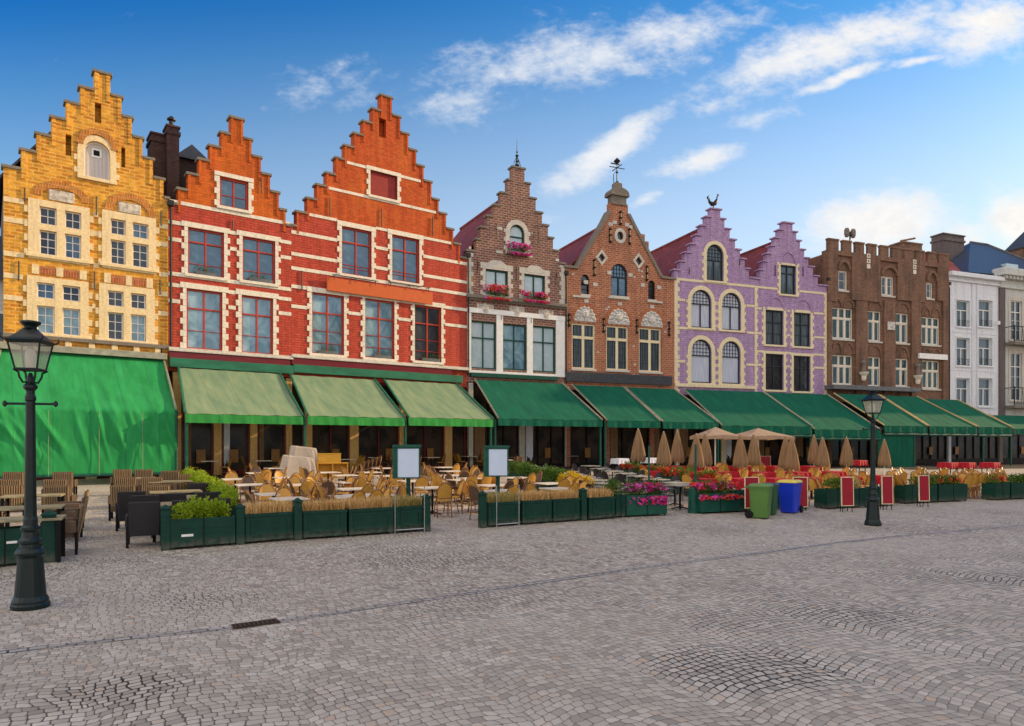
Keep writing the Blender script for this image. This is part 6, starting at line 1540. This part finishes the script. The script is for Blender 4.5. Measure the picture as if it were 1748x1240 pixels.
def bin_(label,x0,x1,yt,yb,mt,lidm,rz,depthadd=0.,wheels=1):
    p=G((x0+x1)/2,yb-2); p=onground(p+Vector((0,depthadd+.25,0))); s=p.y/F; h=CAMH-(yt-HY)*s-p.z; w=(x1-x0)*s/1.5; t=thing('wheelie_bin',label,'bin',tuple(p),rz,'wheelie bins'); d=w*1.15
    m=MB(); r=.78
    lo=[(-w/2*r,-d/2*r),(w/2*r,-d/2*r),(w/2*r,d/2*.9),(-w/2*r,d/2*.9)]; hi=[(-w/2,-d/2),(w/2,-d/2),(w/2,d/2),(-w/2,d/2)]
    def rl(q,c):
        out=[]
        for i in range(4):
            x,y=q[i]; sx=1 if x>0 else -1; sy=1 if y>0 else -1
            pr=[(x-sx*c,y),(x-sx*c*.3,y-sy*c*.3),(x,y-sy*c)]; out+= pr if i in (1,3) else pr[::-1]
        return out
    L0,L1=rl(lo,.06),rl(hi,.06); N=len(L0); zs=[.03,.04,h*.82,h*.86,h*.86,h*.92]; sc=[.97,1,1,1.0,1.05,1.05]; vs=[]
    for z,k in zip(zs,sc):
        q=min(1,max(0,(z-.04)/(h*.9)))
        vs+=[((a[0]*(1-q)+b[0]*q)*k,(a[1]*(1-q)+b[1]*q)*k,z) for a,b in zip(L0,L1)]
    fs=[(j*N+k,j*N+(k+1)%N,j*N+N+(k+1)%N,j*N+N+k) for j in range(len(zs)-1) for k in range(N)]; fs.append(tuple(range(N)))
    m.add(vs,fs); m.build('body',mt,t)
    m=MB(); Lh=[(a*1.09,b*1.09) for a,b in L1]; vs=[(x,y,h*.92+.004) for x,y in Lh]+[(x,y,h*.955) for x,y in Lh]+[(x*.8,y*.8,h) for x,y in Lh]; fs=[(j*N+k,j*N+(k+1)%N,j*N+N+(k+1)%N,j*N+N+k) for j in range(2) for k in range(N)]+[tuple(range(N)),tuple(range(2*N,3*N))]; m.add(vs,fs); m.build('lid',lidm,t)
    m=MB(); m.tube([(-w*.4,d/2+.1,h*.9),(w*.4,d/2+.1,h*.9)],.018,6); m.tube([(-w*.35,d/2,h*.88),(-w*.35,d/2+.1,h*.9)],.02,6); m.tube([(w*.35,d/2,h*.88),(w*.35,d/2+.1,h*.9)],.02,6); m.build('handle',mt,t)
    for sx in (-1,1):
        m=MB(); n0=len(m.v); m.lathe([(.06,-.03),(.11,-.025),(.11,.025),(.06,.03)],14); m.xform(Matrix.Translation((sx*(w*.45),d/2*.95,.11))@Matrix.Rotation(PI/2,4,'Y')); m.build('wheel',MT['black'],t)
BG=mat('green_plastic',(.085,.19,.035),.4,.12,3.,spec=.4); BD=mat('dark_green_plastic',(.03,.10,.04),.4,.15,3.,spec=.4); BL=mat('grey_lid',(.05,.06,.07),.4,.1); BB=mat('blue_plastic',(.008,.04,.55),.35,.1,3.,spec=.5); BY=mat('yellow_lid',(.72,.58,.10),.4,.1)
bin_('leaf-green wheelie bin, nearest of the three',1282,1327,826,889,BG,mat('green_lid',(.12,.24,.07),.35,.1,spec=.5),math.radians(58))
bin_('dark green wheelie bin with grey lid just behind the leaf-green one',1312,1345,824.5,886,BD,BL,math.radians(58),.35)
bin_('bright blue wheelie bin with yellow lid',1326,1372,819.5,878,BB,BY,math.radians(-40),-.22)

def lamp(label,px,py,H_,lean=0.):
    p=G(px,py); t=thing('street_lamp',label,'street lamp',tuple(p),math.radians(12),'dark green street lamps'); k=H_/3.79; t.scale=(k,k,k); dg=MT['darkgreen']
    m=MB(); m.lathe([(.275,0),(.28,.05),(.262,.07),(.262,.10),(.245,.13),(.225,.16),(.20,.42),(.178,.66),(.19,.68),(.215,.70),(.22,.73),(.20,.76),(.185,.78),(.155,.80),(.15,.84),(.165,.86),(.165,.89),(.125,.93),(.115,1.0),(.14,1.03),(.14,1.06),(.105,1.09),(.10,1.16)],20); m.v=[(x*.80,y*.80,z) for x,y,z in m.v]; m.build('base',dg,t)
    m=MB(); m.lathe([(.10,1.16),(.085,1.2),(.08,1.3),(.062,2.72),(.075,2.74),(.075,2.78),(.058,2.82),(.058,2.86),(.095,2.9),(.095,2.93),(.05,2.97),(.045,3.04),(.02,3.1)],16); m.v=[(x*.86,y*.86,z) for x,y,z in m.v]; m.build('pole',dg,t,smooth=False)
    m=MB(); m.tube([(-.30,0,2.69),(.30,0,2.69)],.016,8)
    for sx in (-1,1): m.lathe([(.002,-.045),(.028,-.02),(.028,.02),(.002,.045)],8,(sx*.30,0,2.69))
    m.build('ladder_bar',dg,t)
    m=MB()
    for q in range(2):
        a=PI/4+q*PI/2
        for sg in (-1,1): m.tube([(0,0,2.98),(sg*.09*math.cos(a),sg*.09*math.sin(a),2.97),(sg*.13*math.cos(a),sg*.13*math.sin(a),3.04),(sg*.14*math.cos(a),sg*.14*math.sin(a),3.1),(sg*.2*math.cos(a),sg*.2*math.sin(a),3.135)],.014,6)
    m.build('bracket',dg,t)
    s0,s1=.155,.235; z0,z1=3.14,3.49
    m=MB(); c0=[(-s0,-s0),(s0,-s0),(s0,s0),(-s0,s0)]; c1=[(-s1,-s1),(s1,-s1),(s1,s1),(-s1,s1)]
    c0=[(x*.82,y*.82) for x,y in c0]; c1=[(x*.8,y*.8) for x,y in c1]
    for (a,b),(c,d_) in zip(c0,c1): m.tube([(a,b,z0),(c,d_,z1)],.012,5)
    for i in range(4): j=(i+1)%4; m.tube([(*c0[i],z0),(*c0[j],z0)],.016,5); m.tube([(*c1[i],z1),(*c1[j],z1)],.016,5)
    ln=m.build('lantern',dg,t)
    m=MB(); m.add([(x*.98,y*.98,z0) for x,y in c0]+[(x*.98,y*.98,z1) for x,y in c1],[(i,(i+1)%4,4+(i+1)%4,4+i) for i in range(4)]+[(0,1,2,3)]); m.build('glass',LG,ln)
    m=MB(); m.lathe([(.03,0),(.05,.05),(.06,.2),(.05,.26),(.02,.3)],10,(0,0,z0+.01)); m.build('mantle',LM,ln)
    m=MB(); m.lathe([(s1*1.22,z1+.0),(s1*1.28,z1+.03),(s1*1.05,z1+.06),(s1*.6,z1+.14),(.09,z1+.19)],4,rot=PI/4); m.lathe([(.09,z1+.18),(.07,z1+.2),(.075,z1+.22),(.12,z1+.265),(.12,z1+.285),(.05,z1+.30)],12)
    for i in range(4):
        a=PI/4+PI/2*i; r=s1*1.25; m.tube([(r*math.cos(a),r*math.sin(a),z1+.02),((r+.05)*math.cos(a),(r+.05)*math.sin(a),z1+.05),((r+.04)*math.cos(a),(r+.04)*math.sin(a),z1+.1)],[.015,.012,.006],5)
    m.build('lamp_roof',dg,t)
def lamp_glass():
    m,nt,b=new_mat('lamp_glass'); T=NT(nt); tr=T.n('ShaderNodeBsdfTransparent'); tr.inputs[0].default_value=(.93,.95,.93,1); gl=T.n('ShaderNodeBsdfGlossy'); gl.inputs['Roughness'].default_value=.08; df=T.n('ShaderNodeBsdfDiffuse'); df.inputs[0].default_value=(.75,.68,.55,1)
    m1=T.n('ShaderNodeMixShader'); m1.inputs[0].default_value=.30; T.lk(tr.outputs[0],m1.inputs[1]); T.lk(df.outputs[0],m1.inputs[2]); m2=T.n('ShaderNodeMixShader'); m2.inputs[0].default_value=.12; T.lk(m1.outputs[0],m2.inputs[1]); T.lk(gl.outputs[0],m2.inputs[2]); T.lk(m2.outputs[0],nt.nodes['Material Output'].inputs[0]); return m
LG=lamp_glass(); LM=mat('mantle',(.75,.72,.65),.5,.1)
lamp('tall dark green street lamp standing nearest, at the left edge',52,1037,3.68)
lamp('farther dark green street lamp right of the blue wheelie bin',1490,897,3.50)

# covered furniture, yellow cabinet, stacked chairs
MT['dustcloth']=fabric('dust_cloth',(.56,.47,.38),(.45,.37,.30),.1,streak=False)
def draped(label,x0,x1,yt,Yd):
    p=onground((((x0+x1)/2-CX)/F*Yd,Yd)); s=p.y/F; w=(x1-x0)*s; h=CAMH-(yt-HY)*s-p.z; t=thing('covered_furniture',label,'covered furniture',tuple(p),TE-.1,'furniture under beige sheets'); n=48; vs=[];fs=[]; r=random.Random(int(x0))
    lv=[(h,.34),(h*.98,.37),(h*.7,.42),(h*.4,.46),(.12,.5)]
    for j,(z,q) in enumerate(lv):
        for k in range(n):
            a=2*PI*k/n; c,s_=math.cos(a),math.sin(a); e=.35; x=math.copysign(abs(c)**e,c); y=math.copysign(abs(s_)**e,s_); f=1+(.05*math.sin(k*1.7)+.04*math.sin(k*.9+2))*(j/2.5)
            vs.append((x*w*q*f,y*w*.62*q*f,z-(.06*(x+1) if j<2 else 0)+.02*math.sin(k*2.1)))
    for j in range(4):
        for k in range(n): fs.append((j*n+k,j*n+(k+1)%n,j*n+n+(k+1)%n,j*n+n+k))
    fs.append(tuple(range(n))); m=MB(); m.add(vs,fs); m.build('dust_sheet',MT['dustcloth'],t,smooth=False)
    m=MB(); m.bbox(-w*.3,w*.3,-w*.17,w*.17,0.,h*.55,.01); m.build('table',MT['plank'],t)
draped('furniture draped in a beige sheet among the golden chairs, nearer heap',476,541,777,27.5); draped('furniture draped in a beige sheet, farther heap behind a green awning post',490,546,761,29.5)
p=onground(((567-CX)/F*28.5,28.5)); s=p.y/F; cb=thing('cabinet','orange-yellow open service cabinet with a box on top, right of the draped furniture','cabinet',tuple(p),TE-.12)
YW=mat('yellow_wood',(.62,.33,.035),.5,.2,3.,stretch=(1,1,6)); w=1.25; h=.92
m=MB()
for x in (-w/2,-.02,w/2-.04): m.box(x,x+.04,-.2,.25,0,h-.041)
m.bbox(-w/2-.02,w/2+.02,-.22,.27,h-.04,h,.005); m.box(-w/2+.04,w/2-.04,.22,.25,.3,h-.041); m.box(-w/2+.041,-.021,-.2,.219,.3,.33); m.box(.021,w/2-.041,-.2,.219,.3,.33); m.build('carcass',YW,cb)
bx=thing('storage_box','plain yellow box standing on the orange-yellow service cabinet','box',tuple(p+Vector((-.1,0,h))),TE-.12); m=MB(); m.bbox(-.48,.42,-.2,.2,.002,.36,.008); m.build('carton',YW,bx); m=MB(); m.bbox(-.5,.44,-.22,.22,.362,.385,.005); m.build('lid',YW,bx)
for i in range(5):
    q=onground(((612+7*i-CX)/F*29.5,29.5)); o=P_caneD.put(q+Vector((0,0,.06*i)),TE-PI/2+.1,f'shade-toned rattan chair in the leaning stack behind the pale tables, {ORD[i]} from the left','stacked rattan chairs'); o.rotation_euler=(0,-.12,TE-PI/2+.1)

# drain grate and gutter line in the paving
def strip(pts,w,name,mt,z=.004):
    P_=[G(x,y) for x,y in pts]; vs=[];fs=[]
    for i,p in enumerate(P_):
        d=(P_[min(i+1,len(P_)-1)]-P_[max(i-1,0)]).normalized(); nn=Vector((-d.y,d.x,0))*w/2; vs+=[(p.x-nn.x,p.y-nn.y,z+gz(p.x-nn.x,p.y-nn.y)),(p.x+nn.x,p.y+nn.y,z+gz(p.x+nn.x,p.y+nn.y))]
    m=MB(); m.add(vs,[(2*i,2*i+2,2*i+3,2*i+1) for i in range(len(P_)-1)]); return m.build(name,mt,norm=False)
def gutter_mat():
    m,nt,b=new_mat('gutter_setts'); T=NT(nt); v=T.mapping(T.obj(),rot=(0,0,math.radians(-33))); br=T.n('ShaderNodeTexBrick'); T.lk(v,br.inputs['Vector']); br.inputs['Scale'].default_value=1; br.inputs['Brick Width'].default_value=.17; br.inputs['Row Height'].default_value=.11; br.inputs['Mortar Size'].default_value=.012; br.inputs['Color1'].default_value=(.40,.365,.33,1); br.inputs['Color2'].default_value=(.28,.255,.23,1); br.inputs['Mortar'].default_value=(.03,.027,.025,1)
    c=T.mix(T.rng(T.noise(v,1.2,4.),.4,.65,0,.6),br.outputs[0],(.34,.31,.28,1)); T.lk(c,b.inputs['Base Color']); b.inputs['Roughness'].default_value=.6; T.lk(T.bump(T.M('MULTIPLY',br.outputs[1],-1.),.6,.02),b.inputs['Normal']); return m
tag(strip([(-160,1135),(0,1114),(200,1092),(400,1072),(640,1037),(874,1002),(1100,969),(1291,945),(1440,926),(1560,913),(1740,898),(2000,880)],.15,'gutter',gutter_mat()),kind='structure')
p=G(437,1066.5); dgr=thing('drain_grate','rusty slotted drain grate set in the gutter line of the paving','drain',tuple(p+Vector((0,0,.006))),math.radians(33)); L=.52; W_=.2
m=MB(); m.ring([(-L/2,-W_/2),(L/2,-W_/2),(L/2,W_/2),(-L/2,W_/2)],[(-L/2+.03,-W_/2+.03),(L/2-.03,-W_/2+.03),(L/2-.03,W_/2-.03),(-L/2+.03,W_/2-.03)],0,.012)
m.v=[(x,z,y) for x,y,z in m.v]
for k in range(10): x=-L/2+.03+(L-.06)*k/9-.012; m.box(x,x+.028,-W_/2+.03,W_/2-.03,.001,.011)
m.build('frame',mat('rusty_iron',(.07,.045,.035),.7,.4,14.),dgr); m=MB(); m.box(-L/2+.02,L/2-.02,-W_/2+.02,W_/2-.02,-.001,.0); m.build('pit',MT['black'],dgr)

# ================================================================== ground
m=MB(); S=260; e=Vector((math.cos(GA),math.sin(GA),0)); nn=Vector((-math.sin(GA),math.cos(GA),0)); o0=nn*GQ
for a_,b_,za,zb_ in ((-S,0,0,0),(0,60,0,60*GK),(60,S,60*GK,60*GK)):
    m.add([o0+nn*a_-e*S+Vector((0,0,za)),o0+nn*a_+e*S+Vector((0,0,za)),o0+nn*b_+e*S+Vector((0,0,zb_)),o0+nn*b_-e*S+Vector((0,0,zb_))],[(0,1,2,3)])
g=m.build('ground',MT['cobble'],norm=False); tag(g,kind='structure')

# ================================================================== sun, sky, camera
sl=bpy.data.lights.new('sun','SUN'); sl.energy=5.0; sl.angle=math.radians(.6); sl.color=(1.,.73,.38)
so=bpy.data.objects.new('sun',sl); COL.objects.link(so)
sd=Vector((math.cos(SUN_EL)*math.cos(SUN_AZ), math.cos(SUN_EL)*math.sin(SUN_AZ), math.sin(SUN_EL)))
so.rotation_euler=(-sd).to_track_quat('-Z','Y').to_euler(); so.location=sd*60

wd=bpy.data.worlds.new('World'); scene.world=wd; wd.use_nodes=True; T=NT(wd.node_tree)
bg=wd.node_tree.nodes['Background']
sky=T.n('ShaderNodeTexSky'); sky.sky_type='NISHITA'; sky.sun_disc=False; sky.sun_elevation=SUN_EL; sky.sun_rotation=PI/2-SUN_AZ
sky.air_density=1.0; sky.dust_density=.6; sky.ozone_density=2.0; sky.altitude=10
hs=T.n('ShaderNodeHueSaturation'); T.lk(sky.outputs[0],hs.inputs['Color']); hs.inputs['Saturation'].default_value=1.25; hs.inputs['Value'].default_value=1.35
tc=T.n('ShaderNodeTexCoord').outputs['Generated']
sx=T.n('ShaderNodeSeparateXYZ'); T.lk(tc,sx.inputs[0])
yy=T.M('MAXIMUM', sx.outputs[1], .08)
gx=T.M('DIVIDE', sx.outputs[0], yy); gz_=T.M('DIVIDE', sx.outputs[2], yy)
cg=T.n('ShaderNodeCombineXYZ'); T.lk(gx,cg.inputs[0]); T.lk(gz_,cg.inputs[1]); P=cg.outputs[0]
dn=T.n('ShaderNodeTexNoise'); dn.inputs['Scale'].default_value=5.; dn.inputs['Detail'].default_value=4.; T.lk(P,dn.inputs['Vector'])
pd=T.n('ShaderNodeVectorMath',operation='MULTIPLY_ADD'); T.lk(dn.outputs['Color'],pd.inputs[0]); pd.inputs[1].default_value=(.10,.07,0); 
ps=T.n('ShaderNodeVectorMath',operation='SUBTRACT'); T.lk(P,ps.inputs[0]); ps.inputs[1].default_value=(.05,.035,0); T.lk(ps.outputs[0],pd.inputs[2])
mask=None
def blob(px,py,rx,ry,deg,st):
    global mask
    mp=T.n('ShaderNodeMapping',vector_type='TEXTURE'); T.lk(pd.outputs[0],mp.inputs[0])
    mp.inputs[1].default_value=((px-CX)/F,(HY-py)/F,0); mp.inputs[2].default_value=(0,0,math.radians(deg)); mp.inputs[3].default_value=(rx/F,ry/F,1)
    ln=T.n('ShaderNodeVectorMath',operation='LENGTH'); T.lk(mp.outputs[0],ln.inputs[0])
    v=T.rng(ln.outputs['Value'],.0,1.35,st,0,True)
    mask=v if mask is None else T.M('MAXIMUM',mask,v)
for b_ in ((960,95,360,85,6,.78),(1130,55,240,60,10,.8),(1430,75,330,62,17,1.05),(1690,40,160,75,15,1.0),(1035,258,175,42,32,1.15),(1195,268,115,30,14,1.05),(1090,340,55,14,28,.75),
           (1500,385,170,75,8,1.2),(1640,420,120,60,0,.95),(1735,385,90,80,0,1.1),(1430,138,120,16,18,.95),(1560,105,90,14,18,.8),(560,140,170,70,10,.47),(790,185,140,70,15,.6),(1230,165,90,30,15,.6),(620,165,60,40,20,.5),
           (1300,190,120,25,10,.5),(930,380,60,22,20,.45)): blob(*b_)
f1=T.noise(T.mapping(P,rot=(0,0,math.radians(-18)),sc=(1,2.,1)),9.,7.,.62,.3); f2=T.noise(T.mapping(P,rot=(0,0,math.radians(-15)),sc=(1,1.5,1)),26.,6.,.6,.2)
f3=T.noise(T.mapping(P,rot=(0,0,math.radians(-25)),sc=(1,1.8,1)),60.,4.,.6,.1)
nz=T.M('ADD', T.M('MULTIPLY',f1,.45), T.M('ADD', T.M('MULTIPLY',f2,.37), T.M('MULTIPLY',f3,.18)))
cl=T.rng(T.M('MULTIPLY_ADD', T.M('SUBTRACT',nz,.5), 2.6, T.M('SUBTRACT', T.M('MULTIPLY',mask,1.12), .27)), .0,1.0,0,1,True)
# bright unseen cloud added over the rest of the dome to lift ambient light
n3=T.noise(T.mapping(tc,sc=(1,1,2.2)),2.2,7.,.6,.2)
back=T.M('MULTIPLY', T.rng(n3,.36,.56,0,.95,True), T.rng(sx.outputs[1],.30,.05,0,1))
clo=T.M('MAXIMUM', T.M('MULTIPLY',cl,T.rng(sx.outputs[1],.1,.25,0,1)), back)
warm=T.rng(gx,-.2,.75,0,1)
ccol=T.mix(warm,(5.7,6.0,6.4,1),(7.2,6.8,6.3,1))
ccol=T.mix(T.M('MULTIPLY',T.rng(f2,.35,.65,0,1),.35),ccol,(4.2,4.7,5.5,1))
cl_=T.n('ShaderNodeVectorMath',operation='MINIMUM'); T.lk(hs.outputs[0],cl_.inputs[0]); cl_.inputs[1].default_value=(7.,7.,7.5)
deep=T.ramp(T.M('ADD',gz_,T.M('MULTIPLY',gx,-.12)),[(.0,(1.,1.,1.)),(.3,(1.,1.02,1.)),(.47,(.75,.95,1.)),(.6,(.42,.84,1.)),(.76,(.08,.60,.98))])
base=T.mix(1.,cl_.outputs[0],deep,'MULTIPLY')
hz=T.rng(gz_,.02,.66,.92,0,True)
base=T.mix(T.M('MULTIPLY',hz,T.rng(gx,-.7,.5,.45,1.)),base,(5.2,5.75,6.3,1))
ccol=T.mix(back,ccol,(13.2,11.5,9.7,1))  # unseen cloud set brighter and warmer as fill light
T.lk(T.mix(clo,base,ccol),bg.inputs['Color']); bg.inputs['Strength'].default_value=.15

cd=bpy.data.cameras.new('camera'); cd.sensor_width=36; cd.lens=F/1748*36; cd.shift_y=(HY-620)/1748; cd.clip_end=1000; cd.clip_start=.1
co=bpy.data.objects.new('camera',cd); COL.objects.link(co); co.location=(0,0,CAMH); co.rotation_euler=(PI/2,0,0); scene.camera=co
scene.view_settings.view_transform='Standard'; scene.view_settings.look='None'; scene.view_settings.exposure=0; scene.view_settings.gamma=1
scene.render.engine='CYCLES'
scene.cycles.max_bounces=6; scene.cycles.diffuse_bounces=3; scene.cycles.use_denoising=True
